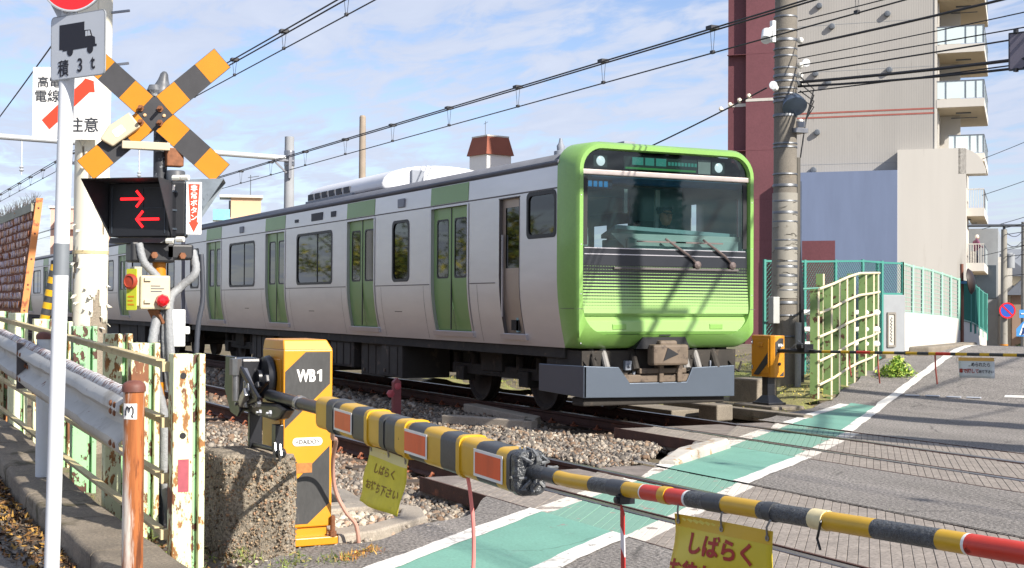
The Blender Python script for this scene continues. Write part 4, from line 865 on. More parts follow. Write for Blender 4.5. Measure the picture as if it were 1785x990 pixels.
# sheets hung on the arm
def hung_sheet(name, x0, x1, ztop, h, lines, mat, label, wind=.0, slant=.0, size=.1, tcol=None, fold=.012, head=None, y=None, seed=0, bold=.004, hemv=.11):
    yb = (ay_at((x0 + x1) / 2) if y is None else y); rr = random.Random(seed); w = x1 - x0
    root = empty(name, ((x0 + x1) / 2, yb, ztop - h), label, 'warning sheet')
    def P(u, v, o=0.0):
        x = x0 + w * u + slant * v * w; z = ztop + (arm_z(x1) - arm_z(x0)) * u - h * v - slant * .25 * u * v * h
        yy = yb - .01 - wind * v ** 1.3 + fold * math.sin(u * 7 + v * 3 + seed) * v + fold * .5 * math.sin(v * 9 + u * 4) - o
        return (x, yy, z)
    us, vs = np.linspace(0, 1, 17), np.linspace(0, 1, 13)
    MB().grid(lambda u, v: P(u, v), us, vs).build('sheet', mat, root, smooth=80, solid=.0015)
    if head: MB().grid(lambda u, v: P(u, v * hemv, .002), us, np.linspace(0, 1, 4)).build('sheet_hem', head, root, smooth=80)
    def wrapmesh(o):
        me = o.data; n = len(me.vertices); co = np.empty(n * 3); me.vertices.foreach_get('co', co); co = co.reshape(-1, 3) + worldloc(root)
        for i in range(n):
            u = (co[i, 0]); v = (co[i, 2]); co[i] = P(u, v, .004 + .0)
        me.vertices.foreach_set('co', (co - worldloc(root)).ravel()); me.update()
    for (s, u, v, sz, sx, mt) in lines:
        # lettering laid out in sheet units (u right, v down) and bent with the cloth
        cu = bpy.data.curves.new('lettering', 'FONT'); cu.body = s; cu.align_x = 'CENTER'; cu.align_y = 'CENTER'; cu.size = sz; cu.offset = bold * sz / .1; cu.resolution_u = 3
        ob = bpy.data.objects.new('lettering', cu); COL.objects.link(ob); me = bpy.data.meshes.new_from_object(ob.evaluated_get(bpy.context.evaluated_depsgraph_get())); bpy.data.objects.remove(ob)
        n = len(me.vertices); co = np.empty(n * 3); me.vertices.foreach_get('co', co); co = co.reshape(-1, 3)
        c0 = (co.min(0) + co.max(0)) / 2
        Q = np.array([P(u + (c[0] - c0[0]) * sx / w, v - (c[1] - c0[1]) / h, .0035) for c in co]) - worldloc(root)
        me.vertices.foreach_set('co', Q.ravel()); me.materials.clear(); me.materials.append(mt); me.update()
        o = bpy.data.objects.new('lettering', me); COL.objects.link(o); o.parent = root
    for u in (.04, .5, .96):
        px = P(u, .06, .004); e = MB().ring(disc(px, (1, 0, 0), (0, 0, 1), .009, 12), disc(px, (1, 0, 0), (0, 0, 1), .005, 12), (0, -.002, 0)).build('eyelet', m_chrome, root)
        tp = P(u, .0, .0); MB().tube([px, (px[0] + .004, px[1] - .006, tp[2] + .01), (tp[0] + .012, yb - .02, tp[2] + .03), (tp[0] + .012, yb, tp[2] + .045)], .0035, 5).build('tie_ring', m_chrome, root)
    return root
m_sheet = M('sheet_yellow', '#c9b420', .45, var=.06, vs=5, coat=.2); m_hem = M('sheet_hem_yellow', '#c79f10', .45, var=.05); m_sheetold = M('sheet_yellow_faded', '#d2c536', .6, var=.12, vs=9, wear=('#a79a3a', .62, 10, .1)); m_hemold = M('sheet_hem_faded', '#d8cc8e', .6, var=.1)
m_red = M('print_red', '#9c2a1c', .6, var=.1); m_brown = M('print_brown', '#8a6a2a', .7, var=.2, vs=20)
hung_sheet('warning_sheet', -3.72, -3.205, .795, .36, [('しばらく', .50, .225, .070, 1.3, m_red), ('お待ち下さい', .48, .475, .070, 1.2, m_red)], m_sheet, 'bright yellow vinyl sheet with red lettering hung near the arm tip', wind=.03, slant=.0, head=m_hem, seed=2)
hung_sheet('warning_sheet', -6.36, -5.86, .765, .27, [('しばらく', .50, .34, .05, 1.5, m_brown), ('お待ち下さい', .5, .66, .05, 1.45, m_brown)], m_sheetold, 'faded yellow sheet with worn lettering hung under the padded sleeve', wind=.05, slant=-.08, head=m_hemold, seed=5, fold=.010, bold=.002, hemv=.16)
# striped strap and string hanging from the arm
m_strR = M('strap_red', '#b3241f', .5); m_strW = M('strap_white', '#d8d2d4', .5)
st_ = empty('hanging_strap', (-4.03, ay_at(-4), .1), 'red and white spiral striped strap hanging from the thin bar', 'strap')
xs = -4.03; z = arm_z(xs) - .03
MB().box(xs - .014, xs + .014, ay_at(xs) - .03, ay_at(xs) + .03, arm_z(xs) - .05, arm_z(xs) - .02).lathe([(.012, 0), (.012, .01), (0, .012)], (xs, ay_at(xs) - .03, arm_z(xs) - .035), 10, axis=(0, -1, 0)).build('strap_clip', m_blk, st_)
zt = arm_z(xs) - .05; k = 0
while zt > .12:
    b = MB(); n = 4
    for q, mt in ((0, 'r'), (1, 'w')):
        z0 = zt - q * .075; z1 = z0 - .075; sl_ = .03
        yw = lambda z: ay_at(xs) + .004 * math.sin(z * 14); xw = lambda z: xs + .004 * math.sin(z * 9)
        MB().prism([(xw(z0) - .0125, yw(z0) - .01, z0), (xw(z0) + .0125, yw(z0) - .01, z0 - sl_), (xw(z1) + .0125, yw(z1) - .01, z1 - sl_), (xw(z1) - .0125, yw(z1) - .01, z1)], (0, .004, 0)).build('strap_band', m_strR if mt == 'r' else m_strW, st_)
    zt -= .15
MB().tube(smooth_path([(-5.22, ay_at(-5.2) - .03, .76), (-5.21, ay_at(-5.2) - .02, .70), (-5.215, ay_at(-5.2), .55), (-5.23, ay_at(-5.2) + .01, .40), (-5.225, ay_at(-5.2), .2), (-5.18, ay_at(-5.2) + .02, .05), (-5.05, ay_at(-5.2) - .05, .01)]), .0085, 8).build('pink_string', M('cord_pink', '#e0837c', .6), smooth=True, label='pink string hanging from the padded sleeve down to the green lane', cat='string')
MB().tube(smooth_path([(-6.98, 2.47, .81), (-7.45, 2.63, .70), (-7.70, 2.74, .655), (-7.92, 2.80, .51), (-8.02, 2.85, .33), (-8.03, 2.92, .19), (-8.03, 2.99, .10), (-8.05, 3.02, -.03)]), .0125, 8).build('power_cable', M('cable_pale', '#b98d7c', .6), smooth=True, label='pale pinkish cable running from the arm down behind the gate machine', cat='cable')

# ================================================================ rough concrete block in front of the gate machine
m_agg = M('aggregate_concrete', '#8c8273', .95, var=.22, vs=5, bump=.8, bs=60, grain=.6, gs=55, wear=('#5b4a38', .58, 3.0, .1), wear2=('#a69682', .62, 16, .06))
def rough_box(name, poly, z0, z1, mat, amp=.012, seed=0, **kw):
    rr = np.random.default_rng(seed); b = MB(); n = len(poly); sub = 8; ring_pts = []
    for i in range(n):
        a, c = np.array(poly[i]), np.array(poly[(i + 1) % n])
        for k in range(sub): ring_pts.append(a + (c - a) * k / sub)
    K = len(ring_pts); lv = [z0, z0 + (z1 - z0) * .25, z0 + (z1 - z0) * .5, z0 + (z1 - z0) * .75, z1 - .03, z1]; vs = []; cen = np.mean(ring_pts, axis=0)
    for li, z in enumerate(lv):
        for p_ in ring_pts:
            q = p_ + rr.normal(0, amp, 2) - (p_ - cen) / np.linalg.norm(p_ - cen) * (.018 if li == len(lv) - 1 else 0); vs.append((q[0], q[1], z + (rr.normal(0, amp * .4) if li else 0)))
    fs = [(l * K + i, l * K + (i + 1) % K, (l + 1) * K + (i + 1) % K, (l + 1) * K + i) for l in range(len(lv) - 1) for i in range(K)]
    vs.append((cen[0], cen[1], z1 + .005)); t = len(vs) - 1; fs += [((len(lv) - 1) * K + i, (len(lv) - 1) * K + (i + 1) % K, t) for i in range(K)]
    return b.add(vs, fs).build(name, mat, smooth=60, **kw)
blk = rough_box('concrete_block', [(-8.42, 2.10), (-7.93, 2.14), (-7.73, 2.46), (-7.80, 2.53), (-8.20, 2.50), (-8.45, 2.40)], -.10, .575, m_agg, amp=.005, seed=3, label='rough brown aggregate concrete block in front of the gate machine', cat='concrete block', loc=(-8.08, 2.3, -.1))
peb = []; 
for _ in range(1500):
    f = rng.random()
    if f < .62: a = rng.random(); x, y = -7.93 + .20 * a, 2.14 + .32 * a; nx, ny_ = .85, -.53
    elif f < .85: a = rng.random(); x, y = -8.42 + .49 * a, 2.10 + .04 * a; nx, ny_ = .08, -1
    else: a = rng.random(); x, y = -7.73 - .07 * a, 2.46 + .07 * a; nx, ny_ = .7, .7
    peb.append((x + nx * rng.uniform(-.006, .008), y + ny_ * rng.uniform(-.006, .008), rng.uniform(-.04, .56)))
peb = np.array(peb); cloud('aggregate', STONES, STONEF, peb, rng.uniform(.004, .0115, len(peb)), m_stone, palette(['#8a7862', '#a08a6e', '#6f604e', '#94755c', '#7d776c', '#5d5042'], len(peb)), parent=blk, kind='stuff')
# concrete cable trough rings beside the gate machine
m_trough = M('trough_concrete', '#9a9184', .9, var=.15, vs=4, bump=.35, bs=70, grain=.22, gs=80, wear=('#6e6659', .62, 5, .1))
tr = empty('cable_trough', (-9.1, 3.4, 0), 'low concrete cable trough frame with two gravel filled openings beside the gate machine', 'cable trough')
def slab_ring(outer, inner, z0, z1):
    return MB().ring([(x, y, z0) for x, y in outer], [(x, y, z0) for x, y in inner], (0, 0, z1 - z0))
def dens(poly, n=5):
    P = []
    for i in range(len(poly)):
        a, c = np.array(poly[i]), np.array(poly[(i + 1) % len(poly)]); P += [tuple(a + (c - a) * k / n) for k in range(n)]
    return P
o1 = dens([(-8.15, 2.92), (-8.22, 3.20), (-8.62, 3.72), (-9.05, 3.86), (-9.42, 3.66), (-9.30, 3.0)]); i1 = dens([(-8.42, 3.02), (-8.45, 3.22), (-8.72, 3.56), (-9.02, 3.70), (-9.22, 3.56), (-9.16, 3.08)])
slab_ring(o1, i1, -.10, .025).build('trough_frame', m_trough, tr, bevel=.015)
o2_ = dens([(-9.44, 3.02), (-9.45, 3.62), (-10.2, 3.72), (-10.9, 3.55), (-10.8, 2.96)]); i2_ = dens([(-9.56, 3.1), (-9.58, 3.48), (-10.2, 3.56), (-10.72, 3.44), (-10.66, 3.06)])
slab_ring(o2_, i2_, -.10, .015).build('trough_frame', m_trough, tr, bevel=.015)
gp = np.stack([rng.uniform(-9.2, -8.35, 420), rng.uniform(3.0, 3.72, 420), rng.uniform(-.06, -.01, 420)], 1)
cloud('trough_gravel', STONES, STONEF, gp, rng.uniform(.015, .04, len(gp)), m_stone, palette(['#a39a8c', '#8f867b', '#b3a795', '#a38a75', '#c3b6a2'], len(gp)), parent=tr, kind='stuff')
MB().grid(lambda x, y: (x, y, -.035 + .012 * math.sin(x * 7 + y * 5)), np.linspace(-9.3, -7.3, 14), np.linspace(1.75, 3.0, 10)).build('gravel_strip', m_bed, smooth=80, kind='structure', loc=(-8.3, 2.4, -.05))
gp = np.stack([rng.uniform(-9.3, -7.0, 900), rng.uniform(1.78, 3.6, 900), np.full(900, -.03)], 1); s_ = gp[:, 0] * .768 + gp[:, 1] * .64; gp = gp[s_ < -4.25]
cloud('loose_gravel', STONES, STONEF, gp, rng.uniform(.008, .022, len(gp)), m_stone, palette(['#a39a8c', '#8f867b', '#b3a795', '#a38a75', '#c3b6a2'], len(gp)), kind='stuff', label='loose small stones around the foot of the gate machine', cat='gravel')
# ================================================================ guardrail, rusty fence, sign poles and the crossing signal on the left
m_gr = M('guardrail_white', '#b4b3ae', .6, metal=.05, var=.10, vs=3, wear=('#6b3d2b', .64, 6, .04), wear2=('#8f887c', .57, 3.5, .15), bump=.03, bs=10)
m_grtop = M('guardrail_rusty_edge', '#c6c6c6', .6, var=.1, vs=4, wear=('#6a3826', .51, 34, .03), stretch=(1.0, .25, .25))
m_post = M('post_rust_white', '#c9c2b8', .55, var=.08, vs=5, wear=('#9a5a2e', .40, 9, .10), wear2=('#74401f', .55, 14, .05), stretch=(1, 1, .10)); m_cap = M('cap_rust', '#6a3f34', .6, var=.25, vs=14)
m_postw = M('post_white_plain', '#c7ccd0', .5, var=.06, wear=('#8a5a3a', .7, 8, .05))
gy = 1.42
gr = empty('guardrail', (-10.6, gy, 0), 'white dented guardrail with rust streaked upper edge along the kerb', 'guardrail')
gp_ = [(0, .172), (-.022, .166), (-.045, .140), (-.082, .110), (-.086, .075), (-.05, .045), (-.02, .02), (-.02, -.02), (-.05, -.045), (-.086, -.075), (-.082, -.110), (-.045, -.140), (-.022, -.166), (0, -.172)]
def rail_zc(x): return .84 + .205 * (-6.7 - x) / 5.4 if x > -12.2 else 1.05 + (-12.2 - x) * .01
def wbeam(x0, x1, dy=0.0):
    xs = np.linspace(x0, x1, 26); K = len(gp_)
    def mk(ks, grow=0.0):
        b = MB(); vs = []
        for x in xs:
            dent = .004 * math.sin(x * 5.1) + .003 * math.sin(x * 13)
            for k in ks: y, z = gp_[k]; vs.append((x, gy + y + dy + (dent if 2 < k < 11 else 0) - grow, rail_zc(x) + z + .002 * math.sin(x * 7 + k)))
        n = len(ks); b.add(vs, [(i * n + k, i * n + k + 1, (i + 1) * n + k + 1, (i + 1) * n + k) for i in range(len(xs) - 1) for k in range(n - 1)])
        return b
    o = mk(range(K)).build('rail_beam', m_gr, gr, smooth=50, solid=.004)
    mk([0, 1, 2]).build('rail_top_edge', m_grtop, o, smooth=50, solid=.006)
    return o
wbeam(-6.90, -10.72); wbeam(-10.60, -14.60, .006); wbeam(-14.5, -18.4)
for x in (-10.57, -10.70, -7.02, -7.12):
    for dz in (-.09, .09, .0) if x < -10 else (-.1, .1, .06): MB().lathe([(.016, 0), (.016, .006), (.008, .012), (0, .012)], (x, gy - .082 if dz else gy - .03, rail_zc(x) + dz), 8, axis=(0, -1, 0)).build('rail_bolt', m_bolt, gr)
MB().box(-10.72, -10.705, gy - .092, gy - .0, rail_zc(-10.7) - .17, rail_zc(-10.7) + .168).build('lap_edge', m_seam if 'm_seam' in globals() else m_blk, gr)
def rpost(x, y, z0, z1, mat, r=.051): 
    b = MB().lathe([(r, 0), (r, z1 - z0)], (x, y, z0), 20); o = b.build('rail_post', mat, gr, smooth=40)
    MB().lathe([(r + .006, 0), (r + .006, .025), (r, .04), (r * .6, .052), (0, .056)], (x, y, z1), 20).build('post_cap', m_cap, o, smooth=50); return o
p1 = rpost(-6.80, 1.385, -.05, 1.03, m_post)
rpost(-10.58, 1.50, .12, 1.19, m_postw); rpost(-14.5, 1.5, .1, 1.2, m_postw)
st = MB().prism([(-6.80 + .051 * math.cos(a) + .002 * math.cos(a), 1.385 + .053 * math.sin(a), .90) for a in (R(-70), R(-50), R(-30), R(-10), R(5))] + [(-6.80 + .0525 * math.cos(a), 1.385 + .0525 * math.sin(a), .90) for a in (R(5), R(-10), R(-30), R(-50), R(-70))], (0, 0, .075)).build('sticker', m_wprint, p1)
sq = [(-55, .918), (-52, .945), (-45, .962), (-38, .955), (-34, .935), (-30, .955), (-22, .963), (-14, .95), (-14, .93), (-20, .918), (-16, .908)]
MB().tube([(-6.80 + .055 * math.cos(R(a)), 1.385 + .055 * math.sin(R(a)), z) for a, z in sq], .0035, 5).build('sticker_mark', m_kprint, p1)

# fence of old channel posts with flat rails
m_cream = M('fence_cream', '#d3d8b0', .6, var=.07, vs=4, wear=('#8f6234', .535, 15, .03), wear2=('#74482c', .59, 3.6, .02), stretch=(1, 1, .45)); m_fgreen = M('fence_green', '#8fbe8f', .6, var=.1, vs=5, wear=('#4a2c20', .54, 16, .02), stretch=(1, 1, .6)); m_cream0 = M('fence_cream_clean', '#e1e6c2', .6, var=.05, vs=3, wear=('#9c7a45', .7, 8, .04))
m_frail = M('fence_rail', '#bdae86', .65, var=.12, vs=6, wear=('#76604a', .62, 8, .05))
fn = empty('rusty_fence', (-11, 1.85, 0), 'pale green rusty fence of channel posts and flat rails behind the guardrail', 'fence')
def hpost(x, y, z0, z1, mats, parent, flip=1, w=.18, dep=.12):
    b = MB(); h = w / 2
    b.box(x - dep / 2, x + dep / 2, y - h, y - h + .11 * w / .18, z0, z1, 0)
    b.box(x - dep / 2, x + dep / 2 - .045, y - h + .11 * w / .18, y + h - .035, z0, z1 - .004, 1)
    b.box(x - dep / 2, x + dep / 2 - .002, y + h - .035, y + h, z0, z1, 0)
    return b.build('fence_post', mats, parent, bevel=.006)
for k, (x, zt) in enumerate(((-7.66, 1.18), (-8.79, 1.21), (-9.63, 1.25), (-10.96, 1.28), (-12.1, 1.30), (-13.08, 1.31), (-14.83, 1.35), (-16.2, 1.36))):
    z0 = float(hgt(x, 1.85)) - .25
    mm = [m_cream, m_fgreen] if k not in (3, 6) else ([m_fgreen, m_fgreen] if k == 3 else [m_cream0, m_fgreen])
    pst = hpost(x, 1.85, z0, zt, mm, fn)
    for z in (zt - .12, zt - .45):
        if k in (0,): MB().lathe([(.018, 0), (.018, .002)], (x + .0602, 1.815, z), 12, axis=(1, 0, 0)).build('bolt_hole', m_rubber, pst)
    if k == 0: 
        MB().box(x + .0602, x + .062, 1.79, 1.85, .42, .60).build('paint_patch', M('patch_magenta', '#9c4a55', .6, var=.15, vs=20), pst)
for z0 in (1.12, .81, .50, .19):
    xs = [-7.74, -9.2, -10.6, -12.2, -13.9, -15.5]; b = MB()
    for a, c in zip(xs[:-1], xs[1:]):
        za, zc = (z0 + .165 * (-7.7 - q) / 7.7 for q in (a, c)); b.beam((a + .006, 1.735, za), (c - .006, 1.735, zc), .012, .05).beam((a + .006, 1.72, za + .022), (c - .006, 1.72, zc + .022), .05, .008)
    b.build('fence_rail', m_frail, fn)
for x in (-7.72,): 
    for z in (1.10, .79, .48, .17): MB().box(x - .02, x + .03, 1.72, 1.77, z - .02, z + .035).build('rail_bracket', m_frail, fn)

# white pole with the lorry weight plate and the round prohibition sign
m_wpole = M('pole_white', '#cdd1d6', .4, var=.03, vs=2, wear=('#9c9a95', .72, 6, .05)); m_tape = M('tape_grey', '#7e848a', .45, metal=.2, var=.08)
sp_ = empty('sign_pole', (-7.32, 1.09, 0), 'slender white pole holding the lorry plate and the round red sign', 'sign pole')
MB().cyl((-7.325, 1.085, -.1), (-7.235, 1.14, 3.45), .0385, .0385, n=24).build('pole', m_wpole, sp_, smooth=True)
MB().cyl((-7.325 + .09 * 1.70 / 3.55, 1.085 + .055 * 1.70 / 3.55, 1.60), (-7.325 + .09 * 1.86 / 3.55, 1.085 + .055 * 1.86 / 3.55, 1.76), .0395, n=24).build('grey_tape', m_tape, sp_, smooth=True)
ax3 = unit((.87, .493, 0)); az3 = np.array([0, 0, 1.]); nz3 = np.cross(ax3, az3)
m_signw = M('sign_white', '#bcc2ca', .35, var=.03, vs=3); m_signback = M('sign_back', '#9b9fa3', .5, metal=.4)
lp = empty('weight_sign', (-7.20, 1.12, 2.58), 'white plate with a dark lorry symbol and the writing 積 3 t', 'road sign')
c3 = np.array([-7.222, 1.20, 2.748]) + np.array([.10, -.045, 0])
MB().prism(rrect(c3, ax3, az3, .405, .318, .022, 4), -nz3 * .004).build('plate', m_signw, lp)
MB().ring(rrect(c3, ax3, az3, .411, .324, .024, 4), rrect(c3, ax3, az3, .401, .314, .02, 4), -nz3 * .008).build('plate_rim', m_signback, lp)
def on(c, ax, ay, nz, pts, o=.0012, th=.0008): return MB().prism([V3(c) + V3(ax) * x + V3(ay) * y + V3(nz) * o for x, y in pts], -V3(nz) * th)
lor = on(c3, ax3, az3, nz3, [(-.135, -.012), (-.135, .118), (.055, .118), (.055, .072), (.105, .072), (.118, .04), (.135, .030), (.138, -.008), (.148, -.008), (.148, -.02), (.10, -.018), (-.11, -.014), (-.11, -.022), (-.135, -.022)][:0] + [(-.138, -.01), (-.138, .115), (.052, .115), (.052, .072), (.098, .070), (.112, .038), (.132, .030), (.135, -.004), (.146, -.006), (.146, -.016), (-.112, -.020), (-.112, -.012)])
lor.build('lorry_symbol', m_kprint, lp)
on(c3, ax3, az3, nz3, [(.062, .04), (.062, .066), (.076, .066), (.076, .04)], .0024).build('cab_window', m_signw, lp); on(c3, ax3, az3, nz3, [(.080, .04), (.080, .066), (.092, .066), (.101, .04)], .0024).build('cab_window', m_signw, lp)
for x in (-.055, .097): MB().prism(disc(c3 + ax3 * x - az3 * .026 + nz3 * .0014, ax3, az3, .023, 18), -nz3 * .0008).build('wheel_symbol', m_kprint, lp)
text('lettering', '積', c3 - ax3 * .105 - az3 * .105 + nz3 * .001, ax3, az3, .088, m_kprint, lp, sx=.95, bold=.001)
text('lettering', '3', c3 + ax3 * .022 - az3 * .10 + nz3 * .001, ax3, az3, .095, m_kprint, lp, sx=.95, bold=.0012)
text('lettering', 't', c3 + ax3 * .118 - az3 * .098 + nz3 * .001, ax3, az3, .10, m_kprint, lp, sx=.9, bold=.0015)
axr = unit((.60, .80, 0)); nr = np.cross(axr, az3); cr = np.array([-7.245, 1.175, 3.105]) + np.array([.085, -.04, 0])
rs = empty('round_sign', (-7.24, 1.14, 2.92), 'round red rimmed prohibition sign at the top of the white pole', 'road sign')
MB().prism(disc(cr, axr, az3, .18, 48), -nr * .004).build('disc', m_signw, rs)
MB().ring(disc(cr + nr * .001, axr, az3, .172, 48), disc(cr + nr * .001, axr, az3, .112, 48), -nr * .0008).build('red_ring', M('sign_red', '#d8232a', .35, var=.03), rs)
MB().ring(disc(cr, axr, az3, .184, 48), disc(cr, axr, az3, .178, 48), -nr * .008).build('rim', m_signback, rs)
MB().box(-7.27, -7.21, 1.10, 1.16, 2.93, 2.97).box(-7.26, -7.2, 1.1, 1.2, 3.1, 3.14).build('sign_clamp', m_chrome, rs)
axt = unit((.50, .86, 0)); nt_ = np.cross(axt, az3); ct = np.array([-7.27, 1.06, 3.2])
MB().prism([ct + axt * .03 - az3 * .31, ct - axt * .20 + az3 * .12, ct + axt * .26 + az3 * .12], -nt_ * .004).build('triangle_sign', m_signw, label='white back of a triangular sign cut by the upper edge of the photo', cat='road sign', bevel=.001)

# concrete pole with peeling white paint and the high voltage plate
m_pole = M('pole_concrete', '#8b8172', .9, var=.15, vs=3, bump=.4, bs=70, grain=.3, gs=90); m_peel = M('peeling_white', '#ddd8c6', .6, var=.06, vs=5, wear=('#a57b4a', .67, 5, .05), stretch=(1, 1, .6), crack=(6.0, .035, .42)); m_glue = M('paint_under', '#9a958a', .8, var=.1, vs=8)
px_, py_ = -12.90, 2.21
cp_ = empty('concrete_pole', (px_, py_, 0), 'thick concrete pole with white coating peeling off in flakes', 'pole')
MB().cyl((px_, py_, -.2), (px_ + .02, py_ + .06, 7.5), .152, .140, n=28).build('shaft', m_pole, cp_, smooth=True)
def pol(a, z, r): t = (z + .2) / 7.7; return (px_ + .02 * t + r * math.cos(a), py_ + .06 * t + r * math.sin(a), z)
zs_ = np.linspace(1.18, 4.6, 70); an = np.linspace(0, 2 * math.pi, 49)
import mathutils
def hole(a, z):
    n1 = mathutils.noise.noise((math.cos(a) * 1.5, math.sin(a) * 1.5, z * 1.6)) + .5 * mathutils.noise.noise((math.cos(a) * 4, math.sin(a) * 4, z * 4 + 7))
    edge = 1.30 + .16 * math.sin(a * 3 + .6) + .09 * math.sin(a * 7)
    side = .10 if math.cos(a - R(65)) > .75 and z < 2.6 else 0
    return z < edge or n1 > .58 - side
MB().grid(lambda a, z: pol(a, z, .157 - .003 * z / 4 + .003 * mathutils.noise.noise((a * 3, z * 3, 2))), an, zs_, skip=hole).build('peeling_coat', m_peel, cp_, smooth=60, solid=.003)
fb = MB()
for _ in range(24):
    a = rng.uniform(-1.6, 1.7); z = rng.choice([rng.uniform(1.2, 1.6), rng.uniform(1.4, 2.8)]); w, h = rng.uniform(.02, .05), rng.uniform(.015, .03); c = np.array(pol(a, z, .160)); tx = np.array([-math.sin(a), math.cos(a), 0]); no_ = np.array([math.cos(a), math.sin(a), 0])
    fb.add([c - tx * w / 2 + no_ * .004, c + tx * w / 2, c + tx * w * .4 - az3 * h + no_ * rng.uniform(.01, .05), c - tx * w * .2 - az3 * h * rng.uniform(.5, 1.3) + no_ * rng.uniform(.0, .05)], [(0, 1, 2, 3)])
fb.build('paint_flakes', m_peel, cp_, solid=.003, kind='stuff')
for z in (1.9, 2.95, 3.65): MB().lathe([(.160, 0), (.160, .03)], (pol(0, z, 0)), 28).build('pole_band', m_frail, cp_, smooth=40)
for z, a in ((3.62, 60), (4.1, 60), (2.72, -110), (2.55, 70)): MB().beam(pol(R(a), z, .14), pol(R(a), z + .02, .32), .02, .02).build('step_bolt', m_chrome, cp_)
axh = unit((.447, .895, 0)); nh = np.cross(axh, az3); ch = np.array([-12.72, 1.99, 3.235])
hv = empty('high_voltage_sign', (-12.72, 1.99, 2.9), 'white high voltage warning plate with a red lightning stroke on the concrete pole', 'warning sign')
m_sw2 = M('plate_white', '#e2e2e0', .4, var=.03, wear=('#b7a98e', .74, 5, .05)); m_sred = M('sign_vermilion', '#e8432a', .45, var=.04); m_stxt = M('print_darkgrey', '#33363c', .5)
MB().prism(rrect(ch, axh, az3, .635, .645, .012, 3), -nh * .006).build('plate', m_sw2, hv)
on(ch, axh, az3, nh, [(-.235, -.15), (-.165, -.235), (.19, .10), (.235, .10), (.225, .20), (.15, .225), (.12, .19)], .002).build('lightning_stroke', m_sred, hv)
text('lettering', '高電圧', ch - axh * .12 + az3 * .19 + nh * .001, axh, az3, .105, m_stxt, hv, sx=1.0, bold=.0015); text('lettering', '電線', ch - axh * .185 + az3 * .065 + nh * .001, axh, az3, .115, m_stxt, hv, bold=.0015)
text('lettering', '注意', ch + axh * .135 - az3 * .19 + nh * .001, axh, az3, .14, m_stxt, hv, bold=.002)

# crossing signal: crossbuck, arrow box with hood, second lamp head, bell, emergency button
m_cyel = M('buck_orange', '#bf7a10', .42, var=.05, vs=4); m_cblk = M('buck_black', '#37373a', .5, var=.15, vs=9)
sx0, sy0 = -8.97, 1.98
sg = empty('crossing_signal', (sx0, sy0, 0), 'level crossing signal post with striped crossbuck and red arrow display', 'crossing signal')
for k, (za, zb) in enumerate(((-.1, .55), (.55, .95), (.95, 1.35), (1.35, 1.75), (1.75, 2.3), (2.3, 2.62), (2.62, 2.80))): MB().cyl((sx0, sy0, za), (sx0, sy0, zb), .044, n=18).build('post_band', m_cyel if k in (1, 3, 6) else M('post_black_worn', '#34363c', .5, var=.3, vs=12, wear=('#8f9398', .58, 14, .05)), sg, smooth=True)
axb = unit((.28, .96, 0)); nb_ = np.cross(axb, az3); cb_ = np.array([sx0 + .07, sy0 - .055, 2.675])
def arm_(ang, o):
    d = axb * math.cos(R(ang)) + az3 * math.sin(R(ang)); w = -axb * math.sin(R(ang)) + az3 * math.cos(R(ang)); L = .565; h = .079
    prt = MB().prism([cb_ + d * L + w * h + nb_ * o, cb_ - d * L + w * h + nb_ * o, cb_ - d * L - w * h + nb_ * o, cb_ + d * L - w * h + nb_ * o], -nb_ * .006).build('crossbuck_plate', m_cblk, sg)
    for s in (-1, 1):
        for a, c in ((.082, .228), (.402, .562)): MB().prism([cb_ + d * s * q + w * e * (h - .003) + nb_ * (o + .0015) for q, e in ((a, 1), (c, 1), (c, -1), (a, -1))], -nb_ * .0012).build('yellow_band', m_cyel, prt)
arm_(41.5, .0); arm_(138.5, -.008)
for x, z in ((-.085, .03), (.035, .03), (-.085, -.06), (.035, -.06)): MB().cyl(cb_ + axb * x + az3 * z, cb_ + axb * x + az3 * z + nb_ * .085, .011, n=8).cyl(cb_ + axb * x + az3 * z, cb_ + axb * x + az3 * z + nb_ * .012, .022, n=6).build('buck_bolt', m_bolt, sg)
for x in (-.06, .06): MB().lathe([(.012, 0), (.01, .008), (0, .01)], cb_ + axb * x - az3 * .012, 8, axis=tuple(nb_)).build('rivet', M('rivet_pale', '#c9a77f', .5), sg)
MB().lathe([(.05, 0), (.066, .02), (.064, .05), (.05, .075), (.034, .11), (.024, .15), (.012, .165), (0, .168)], (sx0, sy0 + .0, 2.795), 20, axis=(.1, .12, 1)).lathe([(0, -.05), (.035, -.04), (.05, 0), (.035, .035), (0, .04)], (sx0 + .02, sy0 - .045, 2.83), 14).build('bell_horn', M('horn_worn', '#54575c', .45, var=.45, vs=16, wear=('#a3a6a8', .6, 13, .04)), sg, smooth=True)
m_cream2 = M('box_cream', '#bdb299', .55, var=.06, vs=4, wear=('#9a6a3c', .68, 7, .04))
bx = cb_ - axb * .215 - az3 * .125 + nb_ * .05; dA = axb * math.cos(R(38)) + az3 * math.sin(R(38)); wA = -axb * math.sin(R(38)) + az3 * math.cos(R(38))
MB().prism([bx + dA * x + wA * y for x, y in ((-.09, -.055), (.125, -.055), (.125, .06), (-.03, .065), (-.125, .03))], -nb_ * .07).build('side_lamp_box', m_cream2, sg, bevel=.01)
MB().prism(rrect(bx + nb_ * .001, dA, wA, .075, .05, .008), nb_ * .0015).build('lamp_label', m_wprint, sg)
MB().beam(bx + axb * .02 - az3 * .085, cb_ + axb * .10 - az3 * .215 + nb_ * .03, .03, .05).build('lamp_bracket', m_cream2, sg, bevel=.005)
MB().box(sx0 + .02, sx0 + .1, sy0 + .02, sy0 + .13, 2.34, 2.46).build('junction_box', m_bolt, sg, bevel=.008)
